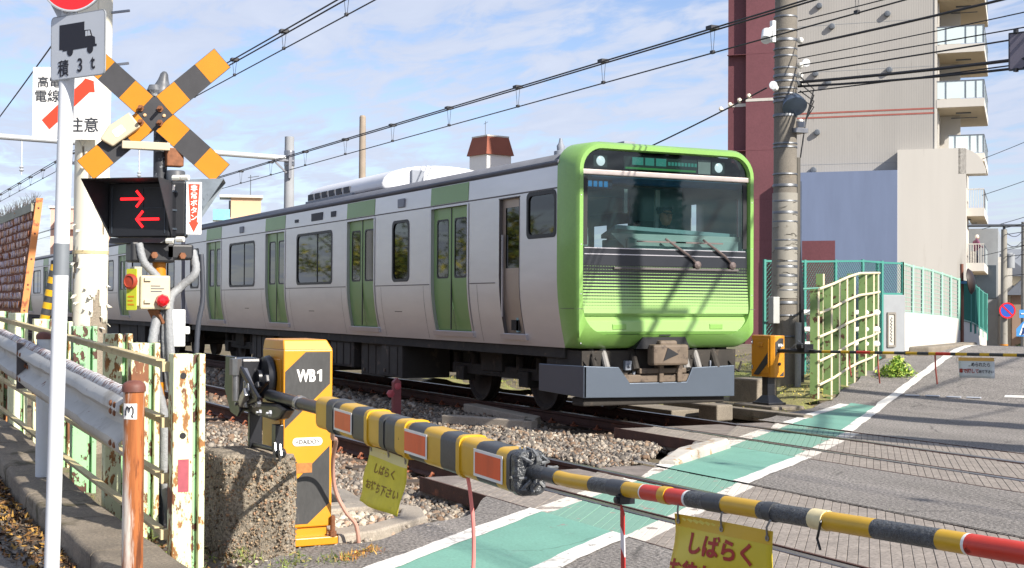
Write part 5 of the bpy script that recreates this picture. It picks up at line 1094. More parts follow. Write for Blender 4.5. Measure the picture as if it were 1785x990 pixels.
# arrow display
axd = unit((.66, .75, 0)); nd = np.cross(axd, az3); cd_ = np.array([sx0 + .05, sy0 - .145, 2.055])
m_house = M('signal_black', '#1d1f24', .45, var=.15, vs=6); m_hood = M('hood_black', '#24272d', .55, var=.15, vs=5); m_hoodl = M('hood_grey', '#3d4650', .5, var=.1); m_red_on = M('arrow_red', '#ff2a2a', .4, emis=('#ff1c22', 1.5))
MB().prism(rrect(cd_, axd, az3, .43, .345, .01, 2), -nd * .17).build('display_housing', m_house, sg, bevel=.008)
face = cd_ + nd * .002
def bar(p, q, w, o=.004): 
    d = unit(V3(q) - V3(p)); pr = np.cross(nd, d); return [V3(p) + pr * w / 2 + nd * o, V3(q) + pr * w / 2 + nd * o, V3(q) - pr * w / 2 + nd * o, V3(p) - pr * w / 2 + nd * o]
def arrow(cx, cz, s):
    T = face + axd * (cx + s * .078) + az3 * cz; A0 = face + axd * (cx - s * .078) + az3 * cz; b = MB()
    b.prism(bar(A0, T - axd * s * .004, .016), -nd * .002); b.prism(bar(T - axd * s * .042 + az3 * .052, T + axd * s * .006 - az3 * .004, .016, .0045), -nd * .002); b.prism(bar(T - axd * s * .042 - az3 * .052, T + axd * s * .006 + az3 * .004, .016, .005), -nd * .002)
    return b.build('red_arrow', m_red_on, sg)
for (px0, px1, pz0, pz1) in ((-.19, -.185, -.15, .15), (.185, .19, -.15, .15)): MB().prism([face + axd * x + az3 * z + nd * .003 for x, z in ((px0, pz0), (px1, pz0), (px1, pz1), (px0, pz1))], -nd * .002).build('panel_line', m_hoodl, sg)
MB().ring([face + axd * x + az3 * z + nd * .003 for x, z in ((.03, .01), (.17, .01), (.17, .14), (.03, .14))], [face + axd * x + az3 * z + nd * .003 for x, z in ((.033, .013), (.167, .013), (.167, .137), (.033, .137))], -nd * .002).build('panel_line', m_hoodl, sg)
arrow(-.05, .07, 1); arrow(.07, -.06, -1)
def hood(c, ax, n, w, h, reach, mat, flare=.07, name='hood'):
    A0 = [c - ax * w / 2 + az3 * h / 2, c + ax * w / 2 + az3 * h / 2, c + ax * w / 2 - az3 * h / 2, c - ax * w / 2 - az3 * h / 2]
    F = [c - ax * (w / 2 + flare) + az3 * (h / 2 + .005) + n * reach, c + ax * (w / 2 + flare) + az3 * (h / 2 + .005) + n * reach]
    return MB().add(A0 + F, [(0, 1, 5, 4), (1, 2, 5), (3, 0, 4)]).build(name, mat, sg, solid=.006)
hood(cd_ - nd * .03, axd, nd, .434, .349, .27, m_hood, flare=.05)
MB().prism([cd_ - axd * .21 - az3 * .178, cd_ + axd * .21 - az3 * .178, cd_ + axd * .19 - az3 * .215 + nd * .05, cd_ - axd * .19 - az3 * .215 + nd * .05], -nd * .10).build('display_base', m_house, sg, bevel=.01)
for z in (-.12, .0, .12): MB().beam(cd_ + axd * .219 + az3 * z - nd * .02, cd_ + axd * .219 + az3 * z - nd * .16, .006, .012).build('housing_rib', m_hoodl, sg)
MB().prism(rrect(cd_ + axd * .2175 + az3 * .14 - nd * .04, -nd, az3, .05, .04, .003), axd * .002).build('rating_label', m_wprint, sg)
# second head facing the other way along the lane
ax2 = unit((-.95, .30, 0)); n2 = np.array([ax2[1], -ax2[0], 0]); c2 = np.array([sx0 + .02, sy0 + .17, 2.07])
MB().prism(rrect(c2, ax2, az3, .26, .36, .02, 3), -n2 * .13).build('display_housing', m_house, sg, bevel=.01)
A0 = [c2 - ax2 * .13 + az3 * .18, c2 + ax2 * .13 + az3 * .18, c2 + ax2 * .13 - az3 * .18, c2 - ax2 * .13 - az3 * .18]
MB().add(A0 + [c2 - ax2 * .15 + az3 * .19 + n2 * .24, c2 + ax2 * .15 + az3 * .19 + n2 * .24], [(0, 1, 5, 4), (1, 2, 5), (3, 0, 4)]).build('hood', M('hood_weathered', '#7d8790', .5, metal=.3, var=.2, vs=12, wear=('#4b5560', .6, 16, .08)), sg, solid=.006)
eb = c2 - ax2 * .134 + n2 * .055; axe = n2; ne = np.cross(axe, az3)
eb = eb + ne * .012
ebp = MB().prism(rrect(eb, axe, az3, .095, .335, .004, 2), -ne * .004).build('button_notice', m_wprint, sg)
MB().prism([eb + axe * x + az3 * z + ne * .0022 for x, z in ((-.036, .155), (.036, .155), (.020, -.09), (.032, -.09), (0, -.155), (-.032, -.09), (-.020, -.09))], -ne * .001).build('red_arrow_print', m_sred, ebp)
for k, chr_ in enumerate('非常ボタン'): text('lettering', chr_, eb + az3 * (.128 - .047 * k) + ne * .003, axe, az3, .044, m_wprint, ebp, bold=.001)
MB().lathe([(.06, 0), (.062, .07), (.055, .08), (0, .082)], (sx0 + .06, sy0 + .085, 2.235), 18).build('speaker', M('speaker_grey', '#4a4d52', .5), sg, smooth=True)
for dx, dz in ((.24, .20), (.30, .20), (.27, -.19), (.20, -.2)): MB().cyl(cd_ + axd * dx + az3 * dz + nd * .0, cd_ + axd * (dx + .05) + az3 * dz, .018, n=8).build('cable_gland', M('gland_pale', '#cfd0c8', .5), sg, smooth=True)
MB().box(sx0 - .08, sx0 + .10, sy0 - .20, sy0 + .08, 1.72, 1.85).box(sx0 - .04, sx0 + .1, sy0 + .02, sy0 + .2, 1.74, 1.84).build('mount_bracket', m_house, sg, bevel=.015)
for dy in (-.06, .12): MB().cyl((sx0 + .10, sy0 + dy, 1.765), (sx0 + .14, sy0 + dy, 1.765), .022, n=6).build('mount_bolt', m_bolt, sg)
# flexible conduits
m_hose = M('hose_grey', '#8e9194', .5, var=.1, vs=40, bump=.4, bs=60)
def hose(pts, r=.024, ribs=True):
    P = [Vector(p) for p in pts]; S = []
    for i in range(len(P) - 1):
        p0, p1, p2, p3 = P[max(i - 1, 0)], P[i], P[i + 1], P[min(i + 2, len(P) - 1)]
        for k in range(8):
            t = k / 8; S.append(.5 * ((2 * p1) + (p2 - p0) * t + (2 * p0 - 5 * p1 + 4 * p2 - p3) * t * t + (3 * p1 - p0 - 3 * p2 + p3) * t ** 3))
    S.append(P[-1]); L = sum((S[i + 1] - S[i]).length for i in range(len(S) - 1)); 
    return MB().tube([tuple(s) for s in S], [r * (1 + (.09 if ribs and i % 2 else 0)) for i in range(len(S))], 10)
hose([(sx0 + .1, sy0 - .15, 1.84), (sx0 + .11, sy0 - .12, 1.72), (sx0 + .10, sy0 - .03, 1.62), (sx0 + .06, sy0 + .02, 1.5), (sx0 + .05, sy0 + .03, 1.2), (sx0 + .05, sy0 + .06, .9)]).build('conduit', m_hose, sg, smooth=60)
hose([(sx0 + .06, sy0 + .2, 1.80), (sx0 + .10, sy0 + .21, 1.66), (sx0 + .06, sy0 + .12, 1.56), (sx0 + .08, sy0 + .05, 1.46), (sx0 + .09, sy0 + .06, 1.1), (sx0 + .08, sy0 + .10, .75), (sx0 + .06, sy0 + .09, .45), (sx0 + .1, sy0 + .12, .1)], .026).build('conduit', m_hose, sg, smooth=60)
hose([(sx0 + .07, sy0 - .02, 1.40), (sx0 + .1, sy0 - .06, 1.2), (sx0 + .1, sy0 - .05, 1.0), (sx0 + .09, sy0 + .02, .72), (sx0 + .10, sy0 + .03, .3), (sx0 + .05, sy0 + .1, -.05)], .030).build('conduit', m_hose, sg, smooth=60)
hose([(sx0 + .05, sy0 + .26, 1.78), (sx0 + .06, sy0 + .27, 1.5), (sx0 + .06, sy0 + .24, 1.3), (sx0 + .05, sy0 + .23, 1.0)], .016).build('conduit', M('hose_dark', '#3b3f48', .5), sg, smooth=60)
MB().box(sx0 + .02, sx0 + .10, sy0 + .06, sy0 + .15, 1.18, 1.42).box(sx0 + .03, sx0 + .1, sy0 + .15, sy0 + .18, 1.26, 1.31).build('relay_box', M('box_white', '#d9dbd8', .5, var=.04), sg, bevel=.008)
MB().box(sx0 + .05, sx0 + .075, sy0 + .03, sy0 + .05, 1.3, 1.5).build('yellow_marker', m_cyel, sg)
# emergency button unit on the same post
em = MB().box(sx0 + .02, sx0 + .17, sy0 - .155, sy0 + .035, 1.42, 1.635).build('button_box', m_cream2, sg, bevel=.012)
MB().box(sx0 + .02, sx0 + .15, sy0 - .19, sy0 - .14, 1.44, 1.69).build('button_box_side', M('box_grey_cream', '#a9a48f', .6, var=.08), em, bevel=.006)
pa = unit((.75, .66, 0)); pn = np.cross(pa, az3); pc = np.array([sx0 + .17, sy0 - .21, 1.545])
ep = MB().prism(rrect(pc, pa, az3, .075, .26, .006, 2), -pn * .006).build('button_plate', M('plate_lime', '#b3ba2c', .5, var=.05), em)
MB().lathe([(.048, 0), (.05, .016), (.036, .026), (.034, .02), (.02, .02), (.0, .022)], pc + az3 * .05 + pn * .001, 16, axis=tuple(pn)).build('push_button', M('button_red', '#9c3a22', .5, var=.1), ep, smooth=True)
for k in range(3): MB().prism([pc + pa * x + az3 * (z - .05 - .025 * k) + pn * .0015 for x, z in ((-.026, 0), (.022 - .01 * (k % 2), 0), (.022 - .01 * (k % 2), .010), (-.026, .010))], -pn * .001).build('print_line', m_cyel, ep)
MB().lathe([(.042, 0), (.044, .02), (.036, .045), (.018, .058), (0, .06)], (sx0 + .171, sy0 - .015, 1.475), 8, axis=(1, -.2, 0)).build('red_lens', M('lens_red', '#b8161e', .15, var=.05, coat=.6), em)
for k, w in enumerate((.06, .085, .07)): MB().box(sx0 + .170, sx0 + .1715, sy0 - .09, sy0 - .09 + w, 1.565 - .017 * k, 1.571 - .017 * k).build('print_line', m_hoodl, em)
MB().box(sx0 + .171, sx0 + .185, sy0 - .13, sy0 - .09, 1.60, 1.62).box(sx0 + .171, sx0 + .185, sy0 - .13, sy0 - .09, 1.46, 1.48).build('hinge', m_cream2, em)
MB().beam((sx0 + .1, sy0 - .06, 1.42), (sx0 + .07, sy0 - .01, 1.33), .08, .02).build('box_bracket', m_bolt, em)

# brown woven screen with bird spikes, guy wire with striped cover
m_bead = vcmat('screen_strip', .6); m_rustb = M('strip_orange', '#d2864a', .6, var=.12, vs=4, wear=('#8a4a28', .6, 6, .06)); m_scr = M('screen_back', '#8a5c46', .8, var=.2)
scn = empty('woven_screen', (-15.8, 2.0, 0), 'brown woven strip screen with bird spikes along its top edge', 'screen')
def scp(x, z): return (x, 1.90 + .12 * (z - .6), z)
MB().prism([scp(-15.75, .05), scp(-15.75, 2.60), tuple(np.array(scp(-15.75, 2.60)) + (0, .07, 0)), tuple(np.array(scp(-15.75, .05)) + (0, .07, 0))], (-.05, 0, 0)).build('end_strip', m_rustb, scn)
MB().grid(lambda x, z: tuple(np.array(scp(x, z)) + (0, .03, 0)), [-24, -15.8], [.0, 2.58]).build('screen_backing', m_scr, scn, solid=.02)
for k in range(9): MB().lathe([(.012, 0), (.008, .006), (0, .007)], tuple(np.array(scp(-15.755 + .006, .25 + k * .28)) + (0, .035, 0)), 8, axis=(1, 0, 0)).build('screw', m_cap, scn)
sp = [];  scol = []
SB = [np.array([(-.5, -.5, -1), (.5, -.5, -1), (.5, .5, -1), (-.5, .5, -1), (-.5, -.5, 1), (.5, -.5, 1), (.5, .5, 1), (-.5, .5, 1)], float) * (.36, .3, 1)]; SF = [[(0, 1, 5, 4), (1, 2, 6, 5), (3, 0, 4, 7), (4, 5, 6, 7), (2, 3, 7, 6), (3, 2, 1, 0)]]
for r_ in range(21):
    for x in np.arange(-19.4, -15.84, .024): sp.append(np.array(scp(x + rng.normal(0, .006), .55 + r_ * .098 + rng.normal(0, .005))) + (0, -.01 + rng.normal(0, .006), 0))
sp = np.array(sp); colz = np.array([C('#b0795a'), C('#c8946e'), C('#dcc4b8'), C('#c2b6c2'), C('#8e5c46')])
ci = np.where((sp[:, 2] > 1.35) & (rng.random(len(sp)) < .62), rng.integers(2, 4, len(sp)), rng.choice([0, 1, 4], len(sp))); cloud('woven_strips', SB, SF, sp, np.full(len(sp), .033), m_bead, colz[ci], parent=scn, kind='stuff', flat=.05)
MB().beam(tuple(np.array(scp(-15.8, 2.50)) + (0, -.02, 0)), tuple(np.array(scp(-24, 2.50)) + (0, -.02, 0)), .03, .09).build('top_rail', M('screen_rail', '#8d8f80', .6, var=.15), scn)
spk = MB()
for x in np.arange(-19.5, -15.75, .035):
    b0 = np.array(scp(x, 2.55)); spk.cyl(b0, b0 + (rng.normal(0, .02), rng.normal(0, .05), rng.uniform(.09, .14)), .004, .001, n=4, caps=False)
spk.build('bird_spikes', M('spike_grey', '#6d6a68', .5, metal=.4), scn, kind='stuff')
gw = empty('guy_wire', (-14.1, 2.55, 0), 'thin guy wire with a black and yellow striped protective cover', 'guy wire')
g0, g1 = np.array([-14.05, 2.02, 1.3]), np.array([-13.95, 2.11, 1.86])
g0 = np.array([-14.43, 2.03, 1.18]); g1 = np.array([-14.36, 2.14, 1.84]); gd = unit(g1 - g0); L = np.linalg.norm(g1 - g0) + .1; g0 = g1 - gd * L
for k in range(12): 
    a, c = g0 + gd * L * k / 12, g0 + gd * L * (k + 1) / 12; MB().cyl(a, c, .048, n=14).build('cover_band', m_barY if k % 2 else m_barK, gw, smooth=True)
MB().tube([g1, g1 + (.12, .06, 1.0), g1 + (.30, .14, 2.6), g1 + (.5, .1, 3.9)], .011, 6).lathe([(.05, 0), (.052, .03), (.02, .05)], g1, 12, axis=tuple(gd)).cyl(g0, g0 + (-.12, 0, -1.2), .014, n=6).build('wire', m_blk, gw)

# litter: dry leaves along the kerb, weeds, a blue plastic scrap
m_leaf = vcmat('dry_leaf', .8); lv = []
for _ in range(2600):
    x = rng.uniform(-13.5, -6.0); y = 1.28 - abs(rng.normal(0, .12)); lv.append((x, y, float(hgt(x, y)) + .008 + rng.uniform(0, .03) * (y > 1.15)))
for _ in range(260): 
    x = rng.uniform(-12, -6.2); y = rng.uniform(.3, 1.2); lv.append((x, y, float(hgt(x, y)) + .01))
for _ in range(160):
    x = rng.uniform(-11, -6.8); y = rng.uniform(1.72, 2.3); lv.append((x, y, float(hgt(x, y)) + .0))
lv = np.array(lv); cloud('fallen_leaves', LEAFV, LEAFF, lv, rng.uniform(.018, .045, len(lv)), m_leaf, palette(['#6b4c30', '#8a6538', '#4a3a2c', '#a5803e', '#5c5246', '#3b332c'], len(lv)), flat=.35, kind='stuff', label='brown dry leaves gathered along the kerb', cat='leaves')
m_weed = vcmat('weed_leaf', .7)
def weeds(name, spots, n, r, h, cols, label, size=(.012, .03), cat='weeds', kind='stuff', blades=True):
    P = []
    for (x, y) in spots:
        for _ in range(n):
            a, q = rng.uniform(0, 6.28), r * abs(rng.normal(0, .6)); xx, yy = x + q * math.cos(a), y + q * math.sin(a); P.append((xx, yy, float(hgt(xx, yy)) - .03 + rng.uniform(0, h) * max(.15, 1 - q / r / 1.6)))
    P = np.array(P); return cloud(name, BLADEV if blades else LEAFV, BLADEF if blades else LEAFF, P, rng.uniform(*size, len(P)), m_weed, palette(cols, len(P), .25), flat=.22 if blades else None, kind=kind, label=label, cat=cat)
weeds('weeds', [(-8.25, 1.98), (-8.0, 1.95), (-7.75, 2.2), (-7.5, 2.45), (-7.42, 2.62), (-7.3, 2.3), (-9.1, 1.72), (-10.2, 1.75), (-8.6, 1.76), (-7.5, 1.75)], 130, .15, .09, ['#76883c', '#5c7030', '#8c9450', '#475c26', '#9a8c54'], 'low green weeds at the foot of the concrete block')
weeds('dry_weeds', [(-7.55, 2.82), (-7.65, 2.95), (-7.48, 2.72)], 150, .12, .06, ['#b5823a', '#9a5c2c', '#c9a050', '#8a7a3a'], 'small reddish dry weeds between block and green lane')
MB().grid(lambda u, v: (-9.05 + .22 * u, 1.80 + .10 * v + .03 * math.sin(u * 6), .03 + .05 * v + .02 * math.sin(u * 9 + v * 5)), np.linspace(0, 1, 8), np.linspace(0, 1, 5)).build('plastic_scrap', M('scrap_blue', '#b4c2e6', .4, var=.1), smooth=80, label='pale blue plastic scrap lying against the fence posts', cat='litter')
# ================================================================ far side of the crossing
def gz0(x, y): return float(hgt(x, y))
# far gate machine WB4 on its black column
g4 = empty('gate_machine', (-16.65, 12.71, 0), 'small orange gate machine marked WB4 on a black column beside the far track', 'gate machine')
X0, X1, Y0_, Y1_ = -16.91, -16.40, 12.60, 12.83
MB().prism([(X0, Y0_, .41), (X1 - .05, Y0_, .41), (X1, Y0_ + .05, .41), (X1, Y1_, .41), (X0, Y1_, .41)], (0, 0, .62)).build('housing', m_yel, g4, bevel=.012)
MB().prism([(X1 - .30, Y0_ - .0125, .44), (X1 - .44, Y0_ - .0125, .44), (X1 - .09, Y0_ - .0125, .78), (X1 - .09, Y0_ - .0125, .62)], (0, -.003, 0)).build('warning_band', m_gblk, g4)
MB().prism([(X1 + .002, Y0_ + .055, .72), (X1 + .002, Y1_ - .03, .90), (X1 + .002, Y1_ - .03, .99), (X1 + .002, Y0_ + .13, .99), (X1 + .002, Y0_ + .055, .93)], (.002, 0, 0)).build('warning_band', m_gblk, g4)
MB().prism([(X1 + .002, Y1_ - .10, .43), (X1 + .002, Y1_ - .02, .50), (X1 + .002, Y1_ - .02, .43)], (.002, 0, 0)).build('warning_band', m_gblk, g4)
text('lettering', 'WB4', (X1 + .0055, Y0_ + .15, .885), (0, 1, 0), (0, 0, 1), .066, m_wprint, g4, sx=.7, bold=.002)
MB().prism(rrect((X1 + .005, Y0_ + .13, .80), (0, 1, 0), (0, 0, 1), .10, .022, .01), (.002, 0, 0)).build('maker_plate', m_wprint, g4)
MB().box(X0 + .05, X1 - .08, Y0_ - .012, Y0_ - .001, .47, .98).build('side_door', m_yel, g4, bevel=.004)
for z in (.52, .90): MB().cyl((X0 + .05, Y0_ - .02, z), (X0 + .05, Y0_ - .02, z + .06), .012, n=8).build('hinge', m_chrome, g4)
MB().box(X0 + .2, X0 + .3, Y0_ - .03, Y0_, .86, .92).build('door_handle', m_yel, g4, bevel=.01)
MB().lathe([(.025, 0), (.025, .012), (.012, .014), (0, .014)], (X1, Y0_ + .13, .61), 12, axis=(1, 0, 0)).build('lock', m_blk, g4)
MB().box(-16.70, -16.56, 12.64, 12.78, .06, .41).prism([(-16.83, 12.56, .0), (-16.43, 12.56, .0), (-16.43, 12.88, .0), (-16.83, 12.88, .0)], (0, 0, .035)).add([(-16.8, 12.58, .035), (-16.46, 12.58, .035), (-16.46, 12.86, .035), (-16.8, 12.86, .035), (-16.7, 12.64, .14), (-16.56, 12.64, .14), (-16.56, 12.78, .14), (-16.7, 12.78, .14)], [(0, 1, 5, 4), (1, 2, 6, 5), (2, 3, 7, 6), (3, 0, 4, 7)]).build('column', m_blk, g4, bevel=.008)
MB().box(-17.1, -16.15, 12.40, 13.0, -.2, .0).build('footing_block', m_conc, label='low concrete footing under the orange WB4 gate machine', cat='concrete block', bevel=.02)
# far arm
a4 = empty('barrier_arm', (-16.4, 12.72, .8), 'thin striped far barrier arm across the road in front of the rusty grid fence', 'barrier arm')
def f4(k): return np.array([-16.35 + 6.6 * k, 12.72 + 1.0 * k, .805 + .115 * k + .0 * k * k])
MB().tube([f4(-.01), f4(.03), f4(.10)], [.03, .035, .03], 8).box(-15.95, -15.78, 12.70, 12.86, .80, .92).build('arm_socket', m_blk, a4)
for q in range(5): MB().tube([(-16.2 + q * .07, 12.75, .82), (-16.05 + q * .05, 12.8, .96 - .02 * q), (-15.85, 12.8, .85)], .009, 5).build('link_cable', m_chrome, a4)
MB().box(-15.92, -15.80, 12.66, 12.70, .86, .91).build('lamp', m_house, a4, bevel=.005)
for k, k2, c in [(0.0982, 0.1208, 'K'), (0.1208, 0.1448, 'Y'), (0.1448, 0.1731, 'K'), (0.1731, 0.1963, 'Y'), (0.1963, 0.2147, 'K'), (0.2147, 0.2509, 'R'), (0.2509, 0.2628, 'Y'), (0.2628, 0.2835, 'K'), (0.2835, 0.3125, 'Y'), (0.3125, 0.3411, 'K'), (0.3411, 0.3692, 'Y'), (0.3692, 0.3969, 'K'), (0.3969, 0.4132, 'Y'), (0.4132, 0.4482, 'R'), (0.4482, 0.4601, 'K'), (0.4601, 0.4863, 'Y'), (0.4863, 0.5146, 'K'), (0.5146, 0.5361, 'Y'), (0.5361, 0.5661, 'K'), (0.5661, 0.5954, 'Y'), (0.5954, 0.6267, 'K'), (0.6267, 0.6549, 'Y'), (0.6549, 0.685, 'K')]:
    MB().cyl(f4(k), f4(k2), .022, n=10).build('pole_band', {'K': m_gblk, 'Y': m_barY, 'R': m_barR}[c], a4, smooth=True)
MB().cyl(f4(.685), f4(1.0), .022, n=10).build('pole_band', m_barY, a4, smooth=True)
for kk, L, where in ((.1933, .33, 'in front of the grid fence'), (.2688, .42, 'in front of the low green bush'), (.4105, .40, 'over the white edge line')):
    b0 = f4(kk); MB().tube([b0, b0 - az3 * L * .5 + (.01, .0, 0), b0 - az3 * L + (.02, .02, 0)], .011, 6).build('red_string', M('cord_red_brown', '#9c4a3e', .6), smooth=True, label='reddish string dangling from the far arm ' + where, cat='string', group='strings hanging from the far arm')
def far_sheet():
    root = empty('warning_sheet', tuple(f4(.504) - az3 * .35), 'white sheet with black and red lettering hung on the far barrier arm', 'warning sheet'); c = f4(.504); ax = unit((.66 * 10, 1.0, 0)); ax = unit((6.6, 1.0, .115)); n_ = np.cross(ax, az3)
    P = lambda u, v, o=0: c + ax * (u - .5) * .52 - az3 * (.04 + .26 * v) + n_ * (o + .02 * math.sin(u * 5 + v * 2)) + ax * v * .03
    us, vs = np.linspace(0, 1, 9), np.linspace(0, 1, 6)
    MB().grid(lambda u, v: P(u, v), us, vs[::-1]).build('sheet', M('sheet_white', '#cfd3d6', .5, var=.05), root, smooth=80, solid=.002)
    MB().grid(lambda u, v: P(u, v, .003), us, [.17, .0]).build('sheet_hem', M('hem_orange', '#d2a45a', .5), root, smooth=80)
    text('lettering', 'とじこめられたら', P(.48, .34, .012), ax, az3, .058, m_kprint, root, bold=.001)
    text('lettering', '車で押して', P(.30, .66, .016), ax, az3, .060, m_red, root, bold=.002); text('lettering', '出て下さい', P(.76, .68, .016), ax, az3, .045, m_kprint, root, bold=.001)
far_sheet()

# rusty grid fence along the road
m_fcre2 = M('grid_cream', '#cfc6a8', .6, var=.06, vs=4, wear=('#a07a48', .66, 9, .05)); m_fg2 = M('grid_green', '#738f58', .65, var=.14, vs=4, wear=('#4a3322', .575, 7, .03))
ff = empty('grid_fence', (-18, 15.4, 0), 'rusty green fence of upright posts and cream rails climbing beside the road', 'fence')
fe = unit((-.616, .788, 0)); fp = unit((.788, .616, 0))
fposts = [(-16.71, 13.64, -.04, 1.73), (-17.05, 14.18, .03, 1.80), (-17.38, 14.62, .10, 1.86), (-17.74, 15.08, .17, 1.94), (-18.10, 15.55, .24, 2.02), (-18.62, 16.25, .30, 2.06), (-19.10, 16.85, .36, 2.08), (-19.60, 17.40, .40, 2.10)]
def gpost(x, y, z0, z1, parent, nm='fence_post'):
    c = np.array([x, y, (z0 + z1) / 2]); b = MB()
    b.ob(c - fe * .05, fp * .058, fe * .008, az3 * (z1 - z0) / 2, 0); b.ob(c + fe * .05, fp * .058, fe * .008, az3 * (z1 - z0) / 2, 0); b.ob(c + fp * .01, fp * .006, fe * .042, az3 * (z1 - z0) / 2 - az3 * .004, 0)
    b.ob(c + fp * .0605, fp * .0022, fe * .058, az3 * (z1 - z0) / 2, 1)
    return b.build(nm, [m_fg2, m_fcre2], parent)
for (x, y, z0, z1) in fposts: gpost(x, y, z0 - .15, z1, ff)
kn = [(-16.66, 13.58, 0), (-17.05, 14.18, 0), (-17.74, 15.08, 0), (-18.25, 15.75, 0), (-18.9, 16.6, 0), (-19.72, 17.5, 0)]
for zl, zm, zr in ((1.73, 2.03, 2.09), (1.36, 1.66, 1.74), (1.0, 1.27, 1.37), (.63, .90, 1.0), (.27, .52, .62)):
    zz_ = [zl, zl + (zm - zl) * .30, zl + (zm - zl) * .75, zm, zm + (zr - zm) * .5, zr]
    pts_ = [np.array([x, y, z]) + fp * .085 for (x, y, _), z in zip(kn, zz_)]
    MB().tube(pts_, .021, 8).build('fence_rail', m_fcre2, ff, smooth=True)
# two more posts of the return fence behind it
f2 = empty('fence_stub', (-18.9, 15.2, 0), 'two short pale green posts standing behind the rusty grid fence', 'fence')
for x, y in ((-18.55, 14.75), (-18.6, 15.3)): gpost(x, y, .1, 2.02, f2)
MB().tube([(-18.5, 14.7, 1.75), (-18.56, 15.35, 1.78)], .02, 6).build('fence_rail', M('fence_teal', '#568a7c', .5, var=.06), f2)

# utility pole with bands, floodlight, camera, cables
ux_, uy_ = -18.45, 14.42
m_up = M('utility_concrete', '#6f6a62', .85, var=.12, vs=3, bump=.3, bs=60, grain=.2, gs=70, wear=('#766c5e', .6, 2.5, .2)); m_coat = M('utility_coat', '#85827a', .7, var=.12, vs=4, wear=('#625e55', .6, 7, .1)); m_band = M('band_steel', '#6f7276', .5, metal=.8, var=.1)
up = empty('utility_pole', (ux_, uy_, .15), 'tall grey concrete utility pole with steel bands in front of the apartment block', 'utility pole')
MB().cyl((ux_, uy_, -.1), (ux_ + .02, uy_ + .02, 11.5), .205, .165, n=26).build('shaft', m_up, up, smooth=True)
MB().cyl((ux_, uy_, 1.6), (ux_, uy_ + .01, 3.35), .212, .208, n=26).build('coating', m_coat, up, smooth=True)
for z in (6.28, 6.05, 5.88, 5.74, 5.62, 5.42, 5.28, 5.2, 5.08, 4.99, 4.93, 4.88, 4.86, 4.62, 4.16, 4.10, 3.65, 3.45, 3.2, 3.0, 2.86, 2.55, 2.4, 2.2, 2.1, 1.95, 1.8, 1.72, 1.5, 1.3, .95):
    r = .206 - (z - 0) * .0032 + .006; MB().lathe([(r, 0), (r + .006, .004), (r + .006, .022 + .02 * (int(z * 100) % 3 == 0)), (r, .03 + .02 * (int(z * 100) % 3 == 0))], (ux_ + .005, uy_ + .005, z), 26).build('steel_band', m_band, up, smooth=40)
bt = MB()
for _ in range(34):
    z = rng.uniform(1.4, 3.2); a = rng.uniform(-1.8, .9); t = np.array([-math.sin(a), math.cos(a), 0]); c = np.array([ux_ + .214 * math.cos(a), uy_ + .214 * math.sin(a), z]); bt.tube([c - t * .06, c, c + t * .07 + az3 * rng.uniform(-.05, .05)], .004, 4)
bt.build('tie_wires', M('tie_dark', '#4f4c46', .6), up, kind='stuff')
MB().cyl((ux_ + .06, uy_ + .225, .0), (ux_ + .06, uy_ + .215, 3.95), .055, n=12).build('riser_pipe', M('riser_dark', '#4a4741', .6, var=.15), up, smooth=True)
MB().tube([(ux_ + .12, uy_ + .27, .2), (ux_ + .14, uy_ + .27, .9), (ux_ + .10, uy_ + .26, 1.8), (ux_ + .05, uy_ + .235, 2.6)], .045, 8).build('riser_pipe', m_blk, up, smooth=True)
MB().cyl((ux_ + .3, uy_ + .05, -.1), (ux_ + .3, uy_ + .06, 1.2), .05, n=10).build('riser_pipe', m_hose, up, smooth=True)
fl = MB().lathe([(.0, -.20), (.08, -.19), (.15, -.14), (.185, -.05), (.20, .0), (.205, .03), (.185, .035)], (ux_ + .28, uy_ - .02, 4.78), 26, axis=(.62, -.25, -.74)).build('floodlight', M('flood_blue_grey', '#59687c', .35, metal=.5, var=.1), up, smooth=50)
MB().lathe([(.183, .02), (.18, .028), (0, .03)], (ux_ + .28, uy_ - .02, 4.78), 26, axis=(.62, -.25, -.74)).build('flood_glass', M('flood_lens', '#6b6f66', .1, var=.1, vs=6, coat=.5), fl)
MB().beam((ux_ + .1, uy_ + .1, 4.5), (ux_ + .3, uy_ + .18, 4.48), .05, .1).box(ux_ + .05, ux_ + .3, uy_ + .0, uy_ + .25, 4.34, 4.42).build('floodlight_bracket', m_chrome, up, bevel=.005)
cm = MB().cyl((ux_ - .02, uy_ - .36, 6.02), (ux_ + .10, uy_ - .47, 5.86), .085, n=16).build('camera_unit', M('camera_white', '#d5d8d8', .4), up, smooth=True)
MB().box(ux_ - .06, ux_ + .02, uy_ - .27, uy_ - .20, 5.86, 6.22).beam((ux_, uy_ - .25, 6.1), (ux_, uy_ - .38, 6.02), .05, .07).build('camera_arm', MATS['camera_white'], cm, bevel=.006)
MB().box(ux_ + .0, ux_ + .14, uy_ - .33, uy_ - .20, 1.18, 1.62).build('meter_box', M('meter_grey', '#a2a5a2', .6), up, bevel=.01)
for z, s in ((5.5, 1), (5.33, 1), (5.2, 1), (5.92, 1), (5.08, -1), (4.55, 1)):
    MB().lathe([(.02, 0), (.05, .02), (.055, .07), (.02, .09)], (ux_ + .08, uy_ + s * .21, z), 10, axis=(0, s, 0)).build('insulator', M('insulator_white', '#dcdcd6', .3), up, smooth=True)
for k in range(4): MB().tube([(ux_ + .15, uy_ + .2, 5.3 - .12 * k), (ux_ + .2, uy_ + .45, 5.1 - .1 * k), (ux_ + .15, uy_ + .33, 4.6), (ux_ + .1, uy_ + .25, 3.95)], .012, 5).build('drop_cable', m_blk, up)
